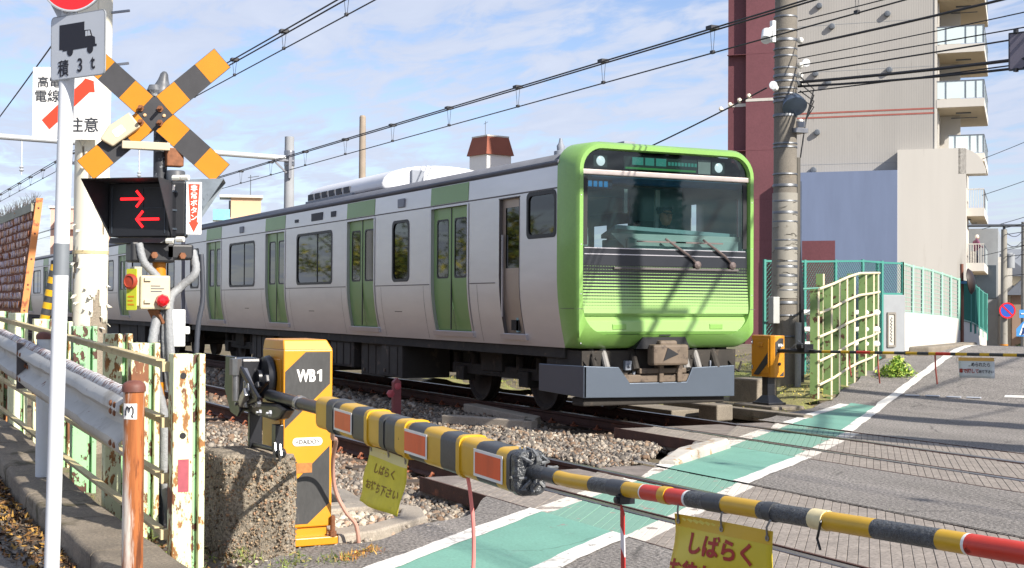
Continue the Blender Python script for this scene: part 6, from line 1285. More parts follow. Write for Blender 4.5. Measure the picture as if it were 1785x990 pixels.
def mirror_disc(z, y): MB().lathe([(.07, 0), (.068, .02), (0, .03)], (ux_ + .1, uy_ + y, z), 20, axis=(.9, -.4, -.1)).build('cable_reel', M('reel_pale', '#c8ccd0', .4), up, smooth=True)
mirror_disc(5.55, .36); mirror_disc(5.12, -.32)

def wire(p0, p1, sag, r, label, mat=None, n=14, cat='cable', name='overhead_cable', group=None):
    p0, p1 = V3(p0), V3(p1); P = [p0 + (p1 - p0) * t - az3 * sag * 4 * t * (1 - t) for t in np.linspace(0, 1, n)]
    return MB().tube(P, r, 6).build(name, mat or m_wire, smooth=True, label=label, cat=cat, group=group)
m_wire = M('wire_dark', '#23242a', .55, var=.1)
# steel post on the near right of the road that carries the cables (its shadow crosses the road)
bx_, by_ = -5.2, 15.25
bp = empty('steel_post', (bx_, by_, 0), 'plain steel cable post at the right edge of the road outside the picture', 'utility pole')
MB().cyl((bx_, by_, -.1), (bx_, by_, 7.2), .17, .14, n=20).build('shaft', m_up, bp, smooth=True)
MB().beam((bx_ - .5, by_ - .5, 6.6), (bx_ + .5, by_ + .5, 6.6), .1, .1).box(bx_ - .3, bx_ + .3, by_ - .2, by_ + .3, 5.2, 5.8).build('cross_arm', m_chrome, bp)
bp2 = empty('steel_post', (-3.9, 12.9, 0), 'second steel post beside the crossing at the right outside the picture', 'utility pole')
MB().cyl((-3.9, 12.9, -.1), (-3.9, 12.9, 6.3), .13, .11, n=16).build('shaft', m_up, bp2, smooth=True)
A0_ = lambda z: (ux_ + .05, uy_ + .24, z); Bq = lambda z: (bx_, by_ - .1, z)
wire(A0_(6.25), Bq(6.45), .10, .010, 'thin cable leaving the utility pole just under the picture edge')
wire(A0_(5.83), Bq(6.02), .12, .020, 'thick twisted cable from the utility pole to the upper right')
wire(A0_(5.62), Bq(5.65), .10, .009, 'thin cable below the thick twisted one to the right')
wire(A0_(5.50), Bq(5.15), .05, .010, 'thin cable holding the upper edge of the dark hanging board')
for k, (za, zb, s, r) in enumerate(((5.36, 4.92, .02, .013), (5.22, 4.72, .16, .026), (5.15, 4.66, .22, .020), (5.05, 4.55, .05, .011))):
    wire(A0_(za), Bq(zb), s, r, ['slim messenger cable above the heavy black cable bundle', 'heavy black cable running across the balconies', 'drooping black cable just under the heavy one', 'lowest thin cable at the foot of the dark hanging board'][k])
wire((ux_ - .05, uy_ - .33, 5.1), (-24.3, 12.75, 3.62), .08, .013, 'insulator cable slanting from the utility pole down behind the train')
for k in range(4):
    t = .06 + .035 * k; q = np.array([ux_ - .05, uy_ - .33, 5.1]) * (1 - t) + np.array([-24.3, 12.75, 3.62]) * t; MB().lathe([(.012, 0), (.04, .01), (.045, .04), (.015, .05)], q, 10, axis=(-.8, -.2, -.2)).build('cable_insulator', M('insul_cream', '#d8cdb8', .4), label=['small pale insulator on the slanting cable, nearest the utility pole','small pale insulator on the slanting cable, second from the utility pole','small pale insulator on the slanting cable, third from the utility pole','small pale insulator on the slanting cable, farthest from the utility pole'][k], cat='insulator', group='insulators on the slanting cable')
wire((-3.9, 12.9, 5.9), (bx_, by_, 6.6), .05, .04, 'thick cable bundle between the two steel posts outside the picture')
wire((bx_, by_, 6.6), (-13.0, 28.6, 7.2), .25, .04, 'thick cable bundle from the steel post to the added corner house outside the picture')
wire((bx_, by_, 5.4), (-13.0, 28.9, 5.6), .2, .022, 'thinner cable from the steel post to the added corner house outside the picture')
hb = empty('hanging_board', (-13.4, 14.9, 4.4), 'dark board hung between the cables at the right picture edge', 'sign board')
hbx = unit((.9, .42, 0)); hc = np.array([-13.85, 14.76, 5.01])
MB().prism(rrect(hc + hbx * .45, hbx, az3, 1.0, .50, .01, 2), np.cross(hbx, az3) * -.02).build('board', M('board_slate', '#6a6674', .6, var=.08), hb)
MB().ring(rrect(hc + hbx * .45, hbx, az3, 1.03, .53, .01, 2), rrect(hc + hbx * .45, hbx, az3, .98, .48, .01, 2), np.cross(hbx, az3) * -.03).build('board_frame', M('board_frame', '#2f3238', .6), hb)
for z in (.27, -.27): MB().box(hc[0] + .03, hc[0] + .07, hc[1] - .03, hc[1] + .03, hc[2] + z - .02, hc[2] + z + .03).build('hook', m_blk, hb)
for k, (tx) in enumerate((.42, .50)):
    q = np.array(A0_(5.22)) * (1 - tx) + np.array(Bq(4.72)) * tx - (0, 0, .16 * 4 * tx * (1 - tx)); MB().tube([q + (0, .02, .20), q + (-.02, 0, .08), q + (0, .01, -.03)], .03, 6).build('cable_clamp', M('clamp_blue', '#4f86b4', .5, var=.1), label=['blue plastic clamp on the heavy cable in front of the balconies', 'blue plastic clamp on the heavy cable right of the balconies'][k], cat='cable clamp', smooth=True)

# concrete pieces, slabs and weeds beside the far track
m_moss = M('moss_ground', '#7f7a4e', .95, var=.35, vs=3, bump=.7, bs=25, grain=.5, gs=60, wear=('#8f9a45', .5, 2.2, .2))
MB().grid(lambda x, y: (x, y, -.10 + .10 * float(sstep(12.9, 13.6, y)) + float(hgt(x, y)) * .98 + .03 * math.sin(x * 3 + y * 2) + .012 + .006 * math.sin(x * 9)), np.linspace(-27, -14.2, 40), np.linspace(11.5, 16.5, 18), skip=lambda x, y: .768 * x + .64 * y > -4.0 or y > 15.8).build('mossy_verge', m_moss, smooth=80, kind='structure', loc=(-18, 13, 0))
P = []
for _ in range(11000):
    x = rng.uniform(-26, -14.4); y = rng.uniform(11.6, 16.6); s = .768 * x + .64 * y
    if s < -3.98 and mathutils.noise.noise((x * .9, y * .9, 3)) > -.12: P.append((x, y, -.09 + .10 * float(sstep(12.9, 13.6, y)) + float(hgt(x, y)) + abs(rng.normal(0, .035))))
P = np.array(P); cloud('ground_weeds', BLADEV, BLADEF, P, rng.uniform(.012, .045, len(P)), m_weed, palette(['#8f9a3a', '#a8a045', '#6f8234', '#b8a552', '#7a7040', '#c2b25a'], len(P), .25), kind='stuff', label='yellow green mossy weeds around the far gate machine', cat='weeds', flat=.25)
for k, (x0, y0_, x1, y1_, w, h, lab) in enumerate(((-17.6, 11.55, -14.35, 11.62, .16, .16, 'long low concrete edging beam beside the far track'), (-16.0, 11.15, -15.62, 11.2, .30, .22, 'short square concrete stub at the end of the edging beam'), (-18.6, 12.05, -17.4, 12.15, .35, .35, 'weathered concrete block left of the WB4 footing'), (-19.4, 10.9, -16.2, 10.95, .50, .12, 'flat pale concrete slab lying beside the far rail'), (-17.9, 13.1, -17.3, 13.2, .45, .45, 'tilted brownish concrete stump behind the black column'))):
    MB().beam((x0, y0_, -.12 + h / 2), (x1, y1_, -.12 + h / 2), w, h).build('concrete_piece', m_conc, label=lab, cat='concrete block', bevel=.02)
weeds('low_bush', [(-18.35, 16.75), (-18.55, 17.0), (-18.15, 16.55)], 380, .27, .34, ['#7f9c38', '#a6bd4c', '#6f9434', '#bccb62', '#587a2c'], 'bright green low bush at the end of the rusty grid fence', size=(.025, .06), cat='bush', kind='thing', blades=False)
# white painted kerb stone, trough, red marker between the tracks
m_wk = M('kerb_white', '#b3aea5', .75, var=.08, vs=6, wear=('#9c7850', .535, 8, .08), bump=.3, bs=50)
kb = MB(); prof = [(-.10, -.15), (-.10, .07), (-.08, .10), (.07, .10), (.10, .06), (.10, -.15)]; kd = unit((-.62, .78, 0)); kp = np.array([kd[1], -kd[0], 0]); vs = []; L = [0, .25, .6, 1.0, 1.4, 1.75]; K = len(prof)
for q in L:
    c = np.array([-10.63, 6.98, 0]) + kd * q; hs = .45 + .55 * min(1, q / .6)
    for a, z in prof: vs.append(c + kp * a * (.75 + .25 * hs) + az3 * (z * hs if z > 0 else z) + rng.normal(0, .004, 3))
kb.add(vs, [(i * K + k, i * K + (k + 1) % K, (i + 1) * K + (k + 1) % K, (i + 1) * K + k) for i in range(len(L) - 1) for k in range(K)] + [tuple(range(K - 1, -1, -1)), tuple(range((len(L) - 1) * K, len(L) * K))]).build('white_kerb', m_wk, label='white painted kerb stone between the two tracks beside the green lane', cat='kerb stone', bevel=.012)
lt = empty('cable_trough', (-16.6, 8.1, -.12), 'low L shaped concrete trough frame between the tracks', 'cable trough')
MB().beam((-16.9, 7.55, -.075), (-15.6, 8.22, -.075), .16, .12).beam((-15.62, 8.12, -.075), (-16.25, 8.58, -.075), .14, .12).beam((-18.6, 8.72, -.07), (-16.2, 8.5, -.07), .22, .12).build('trough_frame', m_trough, lt, bevel=.015)
rm = empty('marker_post', (-18.15, 7.37, -.15), 'short reddish marker post with two round reflectors between the tracks', 'marker post')
MB().prism([(-18.15, 7.31, -.2), (-18.15, 7.43, -.2), (-18.15, 7.43, .36), (-18.15, 7.37, .42), (-18.15, 7.31, .36)], (-.08, 0, 0)).build('post', M('marker_purple', '#8a4a4c', .6, var=.12), rm, bevel=.006)
MB().lathe([(.05, 0), (.05, .012), (0, .018)], (-18.148, 7.37, .30), 12, axis=(1, 0, 0)).build('reflector', M('marker_red', '#b8525a', .4), rm); MB().lathe([(.06, 0), (.06, .02), (0, .03)], (-18.12, 7.25, .20), 6, axis=(1, 0, 0)).build('reflector', MATS['marker_red'], rm)
m_stud = M('stud_pale', '#b9bec6', .4, metal=.3)
for x, y, where in ((-16.22, 15.14, 'nearest the white edge line'), (-15.99, 15.34, 'second from the white edge line'), (-15.71, 15.50, 'third from the white edge line'), (-15.49, 15.69, 'nearest the white stop line')):
    MB().prism([(x - .09, y - .07, gz0(x, y) + .004), (x + .09, y + .05, gz0(x, y) + .004), (x + .05, y + .11, gz0(x, y) + .004), (x - .13, y - .01, gz0(x, y) + .004)], (0, 0, .022)).build('road_stud', m_stud, bevel=.01, label='small pale raised road stud, the one ' + where, cat='road stud', group='road studs across the far lane')

# retaining wall with plinth, mesh fences and white pipe barrier
m_wallw = M('wall_white', '#c6c2ba', .75, var=.04, vs=2, wear=('#b9ad98', .68, 3, .06), bump=.1, bs=60); m_wallg = M('wall_grey', '#8b8f93', .75, var=.07, vs=2.5, wear=('#7a7468', .66, 4, .08)); m_mint = M('mesh_mint', '#93bba9', .5, var=.05); m_teal = M('mesh_teal', '#3f857a', .5, var=.06)
pw = empty('gate_plinth', (-20.55, 18.66, .4), 'grey wall plinth with a framed plaque left of the white wall', 'wall')
MB().prism([(-20.46, 18.22, .2), (-20.62, 19.07, .2), (-21.3, 18.95, .2), (-21.15, 18.1, .2)], (0, 0, 1.50)).build('plinth_body', m_wallg, pw, bevel=.015)
MB().prism([(-20.3, 18.3, .3), (-20.4, 18.85, .3), (-20.6, 18.9, .3), (-20.5, 18.2, .3)], (0, 0, .26)).build('plinth_foot', m_conc, pw, bevel=.02)
pxd = unit((-.16, .85, 0)); pnn = np.array([pxd[1], -pxd[0], 0]); pcn = np.array([-20.535, 18.62, 1.02]) + pnn * .003
pq = MB().ring(rrect(pcn, pxd, az3, .26, .68, .02, 3), rrect(pcn, pxd, az3, .18, .60, .02, 3), pnn * .03).build('plaque_frame', M('plaque_frame', '#7c7770', .6, var=.15), pw)
MB().prism(rrect(pcn, pxd, az3, .19, .61, .02, 3), pnn * .008).build('plaque', M('plaque_pale', '#b9b6ae', .5, var=.06), pq)
sq_ = [pcn + pnn * .014 + pxd * (.035 * math.sin(k * 1.9)) + az3 * (.24 - .02 * k) for k in range(25)]
MB().tube(sq_, .007, 5).build('plaque_stroke', m_hoodl, pq)
ww = empty('retaining_wall', (-22, 21, .5), 'long white retaining wall following the road over its crest', 'wall')
WB_ = [(-20.63, 19.07, 1.35, 2.31), (-21.4, 20.30, 1.31, 2.27), (-22.3, 21.7, 1.27, 2.2), (-23.13, 22.98, 1.20, 2.10)]; WC = [(-23.13, 22.98, 1.20, 2.10), (-25.5, 25.7, 1.10, 2.08), (-28.2, 28.7, .94, 2.02), (-33.2, 34.2, .64, 1.9)]
for seg in (WB_, WC):
    for (a, c) in zip(seg[:-1], seg[1:]):
        d = unit((c[0] - a[0], c[1] - a[1], 0)); nrm = np.array([d[1], -d[0], 0]); e = .006
        pa, pc_ = np.array(a[:2] + (0,)), np.array(c[:2] + (0,)); z0 = -1.2
        vs = [pa + d * e + az3 * z0, pc_ - d * e + az3 * z0, pc_ - d * e + az3 * c[2], pa + d * e + az3 * a[2]]
        MB().add(vs + [v - nrm * .25 for v in vs], [(0, 1, 2, 3), (7, 6, 5, 4), (3, 2, 6, 7), (0, 3, 7, 4), (1, 5, 6, 2)]).build('wall_panel', m_wallw, ww, bevel=.01)
# footing slab along the white wall
MB().prism([(-20.45, 19.0, .40), (-20.2, 19.3, .40), (-22.6, 23.0, .40), (-23.0, 23.0, .40)], (0, 0, .29)).build('wall_footing', m_conc, ww, bevel=.03)
def mesh_fence(name, pts, label, mpost, mwire, cell=.07, post_r=.022, slat=False):
    """posts, frame rails and a woven net between (x, y, z0, z1) points"""
    r0 = pts[0]; root = empty(name, (r0[0], r0[1], r0[2]), label, 'mesh fence'); 
    for (x, y, z0, z1) in pts: MB().box(x - post_r, x + post_r, y - post_r, y + post_r, z0 - .25, z1 + .02).build('fence_post', mpost, root)
    for a, c in zip(pts[:-1], pts[1:]):
        A_, C_ = np.array(a[:2]), np.array(c[:2]); L = np.linalg.norm(C_ - A_); 
        for q in (0, 1): MB().beam((*A_, a[2 + q] - q * .01), (*C_, c[2 + q] - q * .01), .03, .035).build('fence_rail', mpost, root)
        net = MB(); H = min(a[3] - a[2], c[3] - c[2]); f = lambda u, v: np.array([*(A_ + (C_ - A_) * u), (a[2] + (c[2] - a[2]) * u) + ((a[3] - a[2]) * (1 - u) + (c[3] - c[2]) * u) * v])
        nrm = unit((C_[1] - A_[1], A_[0] - C_[0], 0)) * .004
        if slat:
            for k in range(int(H / .08)):
                v = (k + .5) / int(H / .08); net.tube([f(0, v), f(1, v)], .006, 4, caps=False)
            for k in range(int(L / .25)): net.tube([f(k / (L / .25), 0), f(k / (L / .25), 1)], .004, 4, caps=False)
        else:
            n = int((L + H) / cell)
            for k in range(1, n):
                s = k * cell
                for sg_ in (1, -1):
                    # diagonal from (s, 0) up-left to (0, s), clipped
                    x0_, y0v = min(s, L), max(0, s - L); x1_, y1v = max(0, s - H), min(s, H)
                    if sg_ < 0: x0_, x1_ = L - x0_, L - x1_
                    net.tube([f(x0_ / L, y0v / H) + nrm * sg_, f(x1_ / L, y1v / H) + nrm * sg_], .0045, 3, caps=False)
        net.build('wire_net', mwire, root, kind='stuff')
    return root
mesh_fence('mesh_fence', [(-19.42, 14.75, .15, 2.26), (-19.46, 15.66, .22, 2.27), (-19.75, 16.6, .3, 2.30), (-20.05, 17.5, .4, 2.33), (-20.42, 18.3, .5, 2.33)], 'teal chain link fence behind the utility pole', m_teal, m_teal, .075)
mesh_fence('mesh_fence', [(-20.55, 18.3, 1.72, 2.33), (-20.70, 19.07, 1.72, 2.33)], 'short chain link panel standing on the grey plinth', m_teal, m_teal, .075)
mesh_fence('mesh_fence', [(*w[:2], w[2], w[3]) for w in [(-20.70, 19.08, 1.35, 2.33), (-21.07, 19.68, 1.34, 2.29), (-21.45, 20.30, 1.32, 2.27), (-21.9, 21.0, 1.29, 2.24), (-22.35, 21.7, 1.27, 2.2), (-22.75, 22.35, 1.23, 2.15), (-23.15, 22.98, 1.20, 2.10)]], 'mint green slatted mesh fence on top of the sunny white wall', m_mint, m_mint, slat=True)
mesh_fence('mesh_fence', [(-23.2, 23.05, 1.20, 2.10), (-25.5, 25.72, 1.10, 2.08), (-27.0, 27.4, 1.02, 2.05), (-28.7, 29.25, .92, 2.01), (-30.8, 31.55, .80, 1.95), (-33.2, 34.2, .64, 1.9)], 'dark teal mesh fence on the shaded wall beyond the crest', m_teal, m_teal, .09)
wpb = empty('pipe_barrier', (-19.3, 16.4, .2), 'white pipe barrier with rounded ends behind the rusty grid fence', 'barrier')
m_pipe = M('pipe_white', '#e4e4e0', .4, var=.04)
for z in (1.36, 1.06, .80): MB().cyl((-19.35, 15.0, z), (-19.1, 16.95, z + .0), .045, n=12).lathe([(.045, 0), (.055, .005), (.055, .06), (.04, .085), (0, .09)], (-19.1, 16.95, z), 12, axis=(.18, .98, 0)).build('pipe_rail', m_pipe, wpb, smooth=50)
for t in (.05, .5, .85): MB().cyl((-19.35 + .25 * t, 15.0 + 1.95 * t, .1), (-19.35 + .25 * t, 15.0 + 1.95 * t, 1.36), .028, n=10).build('pipe_post', m_pipe, wpb, smooth=True)

# convex mirror seen from behind, far poles and signs
mr = empty('traffic_mirror', (-22.2, 22.6, .6), 'dark back of a round traffic mirror on a brown pole above the mesh fence', 'traffic mirror')
m_mb = M('mirror_brown', '#6b4234', .5, var=.15); MB().cyl((-23.3, 23.25, .4), (-23.32, 23.25, 2.45), .04, n=12).build('post', m_mb, mr, smooth=True)
MB().lathe([(.28, .0), (.30, .02), (.24, .08), (.12, .12), (0, .13)], (-23.2, 23.35, 2.05), 28, axis=(.80, .56, .12)).build('mirror_back', M('mirror_back', '#2c211f', .5, var=.2), mr, smooth=True); MB().box(-23.32, -23.1, 23.2, 23.35, 2.0, 2.06).build('mirror_bracket', M('bracket_blue', '#3f6f9c', .5), mr)
q1 = np.array([-36.5, 38.45])
pp = empty('utility_pole', (*q1, -.3), 'pale concrete utility pole beyond the road crest with the round blue sign', 'utility pole')
MB().cyl((*q1, -1.5), (*q1, 4.3), .14, .10, n=16).build('shaft', m_coat, pp, smooth=True); MB().cyl((*q1, 4.3), (*q1, 4.5), .05, n=8).cyl((q1[0] - .9, q1[1] - .9, 4.45), (q1[0] + 1.5, q1[1] + 1.2, 4.42), .05, n=8).build('cross_arm', m_band, pp)
MB().lathe([(.16, 0), (.16, .5), (.1, .55)], (q1[0] + .1, q1[1] + .2, 2.9), 14).build('transformer', m_wallg, pp, smooth=40); MB().lathe([(.143, 0), (.143, .34)], (*q1, -.2), 16).build('yellow_sleeve', m_cyel, pp)
npc = np.array([q1[0] + .25, q1[1] - .1, 1.36]); nax = unit((.55, .83, 0)); nnn = np.cross(nax, az3)
ns = empty('no_parking_sign', tuple(npc), 'round blue no parking sign with red rim on the pale pole', 'road sign')
MB().prism(disc(npc, nax, az3, .29, 32), -nnn * .01).build('disc', M('sign_blue', '#2c55b0', .4), ns); MB().ring(disc(npc + nnn * .002, nax, az3, .29, 32), disc(npc + nnn * .002, nax, az3, .235, 32), nnn * .004).build('red_rim', MATS['sign_red'], ns); MB().prism([npc + nnn * .004 + nax * x + az3 * z for x, z in ((-.19, .15), (-.15, .19), (.19, -.15), (.15, -.19))], nnn * .003).build('red_slash', MATS['sign_red'], ns)
q2 = np.array([-43.4, 46.9]); p2_ = empty('utility_pole', (*q2, -.8), 'thin grey pole with blue crossing signs at the right picture edge', 'utility pole')
MB().cyl((*q2, -2), (*q2, 5.2), .14, .11, n=14).build('shaft', m_coat, p2_, smooth=True)
def far_sign(dz, w, h, tri, label):
    c = np.array([q2[0] + .3, q2[1] - .35, dz]); ax = unit((.5, .86, 0)); nn_ = np.cross(ax, az3); r = empty('crossing_sign', tuple(c), label, 'road sign')
    sh = [(-w / 2, -h / 2), (w / 2, -h / 2), (w / 2, 0), (0, h / 2), (-w / 2, 0)] if tri else [(-w / 2, -h / 2), (w / 2, -h / 2), (w / 2, h / 2), (-w / 2, h / 2)]
    MB().prism([c + ax * x + az3 * z for x, z in sh], -nn_ * .01).build('plate', M('sign_blue2', '#3f86c8', .4), r)
    if tri: MB().prism([c + nn_ * .004 + ax * x + az3 * z for x, z in ((-.3 * w, -.4 * h), (.3 * w, -.4 * h), (0, .38 * h))], nn_ * .004).build('white_triangle', m_wprint, r); MB().tube([c + nn_ * .012 + ax * -.1 * w - az3 * .38 * h, c + nn_ * .012 - az3 * .1 * h, c + nn_ * .012 + az3 * .1 * h], .04, 5).tube([c + nn_ * .012 - az3 * .1 * h, c + nn_ * .012 + ax * .1 * w - az3 * .38 * h], .03, 5).build('walker_symbol', M('walker_blue', '#1f3f7c', .5), r)
    else: MB().tube([c + nn_ * .008 + ax * .3 * w, c + nn_ * .008 - ax * .3 * w], .03, 5).build('arrow_symbol', m_wprint, r)
far_sign(.55, .6, .65, True, 'blue five sided pedestrian crossing sign on the thin grey pole'); far_sign(1.2, .35, .35, False, 'small blue rectangular plate above the pedestrian crossing sign')
for k, (z, dz) in enumerate(((4.35, .2), (4.1, -.1), (3.6, .3), (3.3, 0), (2.6, .1))): wire((*q1, z), (-20 + k * .3, 26 + k * .4 + 6, z + 1.5 + dz), .25, .012, ['topmost','second','third','fourth','lowest'][k] + ' thin street cable running toward us from the far pole with the sign', group='street cables near the far poles')
for k, z in enumerate((4.3, 3.9, 3.4)): wire((*q1, z), (*q2, z + .6), .3, .014, ['upper','middle','lower'][k] + ' street cable between the two far poles at the right edge', group='street cables between the far poles')
for k, z in enumerate((9.2, 7.7, 6.3, 5.2)): wire((-42, 43.0, z - 1.6), (-24, 36, z + .4), .2, .012, ['topmost','second','third','lowest'][k] + ' thin wire crossing the sky right of the balconies', group='thin wires right of the balconies')
# ================================================================ apartment block and other far buildings
def cladding(name, col, scale=9.0):
    m = M(name, col, .7, var=.07, vs=.6, stretch=(1, 1, .15), wear=('#7d7a75', .64, 1.5, .15)); t = m.node_tree; b = t.nodes['Principled BSDF']; tcn = t.nodes.new('ShaderNodeTexCoord'); mp = t.nodes.new('ShaderNodeMapping'); mp.inputs['Rotation'].default_value = (0, 0, -math.atan2(.68, .733)); t.links.new(tcn.outputs['Object'], mp.inputs[0])
    wv = t.nodes.new('ShaderNodeTexWave'); wv.bands_direction = 'X'; wv.inputs['Scale'].default_value = scale / 6.283; t.links.new(mp.outputs[0], wv.inputs[0]); bn = t.nodes.new('ShaderNodeBump'); bn.inputs['Strength'].default_value = .2; bn.inputs['Distance'].default_value = .02; t.links.new(wv.outputs[0], bn.inputs['Height']); t.links.new(bn.outputs[0], b.inputs['Normal']); return m
m_apt = cladding('apartment_cladding', '#a09d98', 22); m_mar = M('apartment_maroon', '#64393f', .7, var=.10, vs=.4, grain=.12, gs=10); m_mar2 = M('apartment_maroon_light', '#6c4147', .7, var=.10, vs=.4, grain=.1, gs=10); m_aw = M('apartment_white', '#c3bfb7', .75, var=.05, vs=.5, wear=('#a59f92', .60, 1.2, .18), stretch=(1, 1, .10)); m_soff = M('balcony_soffit', '#c4b69e', .8, var=.04); m_bglass = M('balcony_glass', '#cfdcdc', .15, var=.04, vs=.7, coat=.5); m_bfr = M('balcony_frame', '#5d636b', .5); m_win = M('far_window', '#3a444d', .1, var=.15, vs=1, coat=.6); m_wallshade = M('grey_wall_shaded', '#6b7893', .7, var=.09, vs=.9, stretch=(1, 1, .15))  # the last, blue-grey one is the grey wall's shade set as colour
Q = np.array([-56.3, 54.3, 0]); E1 = unit((.733, .68, 0)); E2 = unit((-.68, .733, 0))
apt = empty('apartment_block', tuple(Q + (0, 0, -2)), 'tall apartment block with maroon and grey walls and stacked white balconies', 'apartment building')
def blk_(w0, w1, d0, d1, z0, z1, name, mat, bevel=0): return MB().prism([Q + E1 * w0 + E2 * d0 + az3 * z0, Q + E1 * w1 + E2 * d0 + az3 * z0, Q + E1 * w1 + E2 * d1 + az3 * z0, Q + E1 * w0 + E2 * d1 + az3 * z0], az3 * (z1 - z0)).build(name, mat, apt, bevel=bevel)
blk_(-7.87, 0, 0, 12, -2, 26, 'wall', m_apt); blk_(-10.4, -7.87, -.12, 12, -2, 26, 'maroon_wall', m_mar2); blk_(-11.5, -10.4, .25, 12, -2, 26, 'maroon_wall', m_mar)
for z in (13.1,): blk_(-10.4, -7.88, -.14, 0, z, z + .16, 'pale_band', m_aw); blk_(-11.5, -10.4, .23, .3, z - .22, z - .04, 'pale_band', m_aw)
for z in (15.8, 10.3, 7.5, 5.2): blk_(-11.49, -7.9, -.125, .3, z, z + .03, 'panel_joint', m_mar)
for z in (12.0, 12.25): blk_(-7.86, 0, -.015, .1, z, z + .09, 'red_band', M('band_brick', '#9a5a50', .7))
for z in (17.2, 14.6, 9.4, 6.6): blk_(-7.86, -.02, -.008, .1, z, z + .02, 'panel_joint', m_wallg)
blk_(-.12, .02, -.04, .1, -2, 26, 'corner_pipe', m_aw)
for w, z in ((-6.3, 18.3), (-5.6, 17.1), (-6.5, 14.5), (-5.8, 14.0), (-6.4, 11.2), (-6.6, 9.1), (-2.6, 17.6), (-2.5, 14.5), (-4.0, 8.3)):
    c = Q + E1 * w + az3 * z; MB().lathe([(.16, 0), (.18, .10), (.14, .22), (0, .24)], c, 12, axis=tuple(-E2)).build('vent_hood', m_bfr, apt, smooth=True)
blk_(-8.0, -2.0, -.9, 0, 5.1, 8.9, 'shade_panel', m_wallshade); blk_(-8.0, -5.3, -.92, 0, -2, 5.1, 'maroon_base', m_mar); blk_(-5.3, -2.0, -.9, 0, -2, 5.1, 'shade_panel', m_wallshade); blk_(-3.75, -3.15, -.96, -.9, 2.3, 2.95, 'vent_grille', m_win)  # added front block, blue-grey to stand for shade on the grey wall
blk_(-7.6, -7.1, -1.05, -.9, -1, 8.4, 'downpipe', M('pipe_slate', '#556074', .6)); 
blk_(-2.0, 1.55, -.8, 3.0, -2, 10.0, 'stair_wall', m_aw); 
cv = [Q + E1 * (1.55 - 1.4 + 1.4 * math.cos(R(a)) + .0) + E2 * -.8 + az3 * (8.6 + 1.4 * math.sin(R(a))) for a in (90, 75, 60, 45, 30, 15, 0)] + [Q + E1 * .15 + E2 * -.8 + az3 * 8.6]
MB().prism([p_ + E1 * 1.0 for p_ in cv], E2 * 1.2).build('curved_parapet', m_aw, apt)
blk_(.3, .6, 2, 2.2, 10.0, 11.0, 'parapet_post', m_aw)
lev = [18.2, 15.24, 12.28, 9.32, 6.36, 3.40]
for k, z in enumerate(lev):
    w0 = 0.0 if k < 3 else (.6 if k == 3 else 1.56); w1 = 2.42; D = 8.6
    s = MB(); blk_(w0, w1, -.02, D, z, z + .18, 'balcony_slab', m_soff); blk_(w0 - .01, w1 + .03, -.06, .06, z + .02, z + .46, 'balcony_fascia', m_aw); blk_(w1 - .06, w1 + .03, .06, D, z + .02, z + .46, 'balcony_fascia', m_aw); blk_(w0, w1, .06, D, z + .18, z + .26, 'balcony_floor', m_soff)
    if k < 4:
        blk_(w0 + .03, w1, -.03, .0, z + .50, z + 1.42, 'balcony_glass', m_bglass); blk_(w1 - .02, w1 + .01, .0, D, z + .5, z + 1.42, 'balcony_glass', m_bglass); blk_(w0, w1 + .03, -.05, .02, z + 1.42, z + 1.47, 'handrail', m_bfr); blk_(w1 - .04, w1 + .03, .02, D, z + 1.42, z + 1.47, 'handrail', m_bfr)
        for f in (.2, .62, .84, 1.0): blk_(w0 + (w1 - w0) * f - .02, w0 + (w1 - w0) * f + .02, -.06, .0, z + .46, z + 1.43, 'baluster', m_bfr)
        for d in (1.5, 3, 4.5, 6, 7.5): blk_(w1 - .01, w1 + .03, d, d + .04, z + .46, z + 1.43, 'baluster', m_bfr)
    else:
        for j in range(7): ww_ = w0 + .06 + j * .13; blk_(ww_, ww_ + .03, -.03, .0, z + .3, z + 1.45, 'baluster', m_aw)
        for j in range(26): blk_(w1 - .03, w1, .1 + j * .14, .14 + j * .14, z + .3, z + 1.45, 'baluster', m_bfr)
        blk_(w0, w1 + .02, -.05, .02, z + 1.45, z + 1.5, 'handrail', m_aw); blk_(w1 - .04, w1 + .02, .02, D, z + 1.45, z + 1.5, 'handrail', m_bfr)
        blk_(w1 - .04, w1, 3.8, D, z + .3, z + 1.42, 'balcony_screen', m_bglass)
    # back of the balcony: window, door, partition, lamp
    blk_(-.01, .03, 1.2, 2.6, z + .5, z + 2.5, 'window', m_win); blk_(-.01, .03, 4.0, 6.2, z + .3, z + 2.4, 'window', m_win); blk_(-.0, .05, 2.62, 2.7, z + .3, z + 2.6, 'window_frame', m_aw); blk_(0, 1.1, 3.1, 3.2, z + .26, z + 2.9, 'partition', m_aw)
    blk_(.02, .10, .5, .6, z + .3, z + 2.9, 'drain_pipe', m_aw)
    blk_(.9, 1.7, 2.0, 2.12, z - .07, z, 'ceiling_lamp', m_bfr); blk_(.6, 2.0, 3.0, 3.06, z - .2, z - .16, 'drying_pole', m_bfr)
blk_(1.7, 2.0, .2, .7, 3.66, 4.5, 'aircon_unit', m_aw)
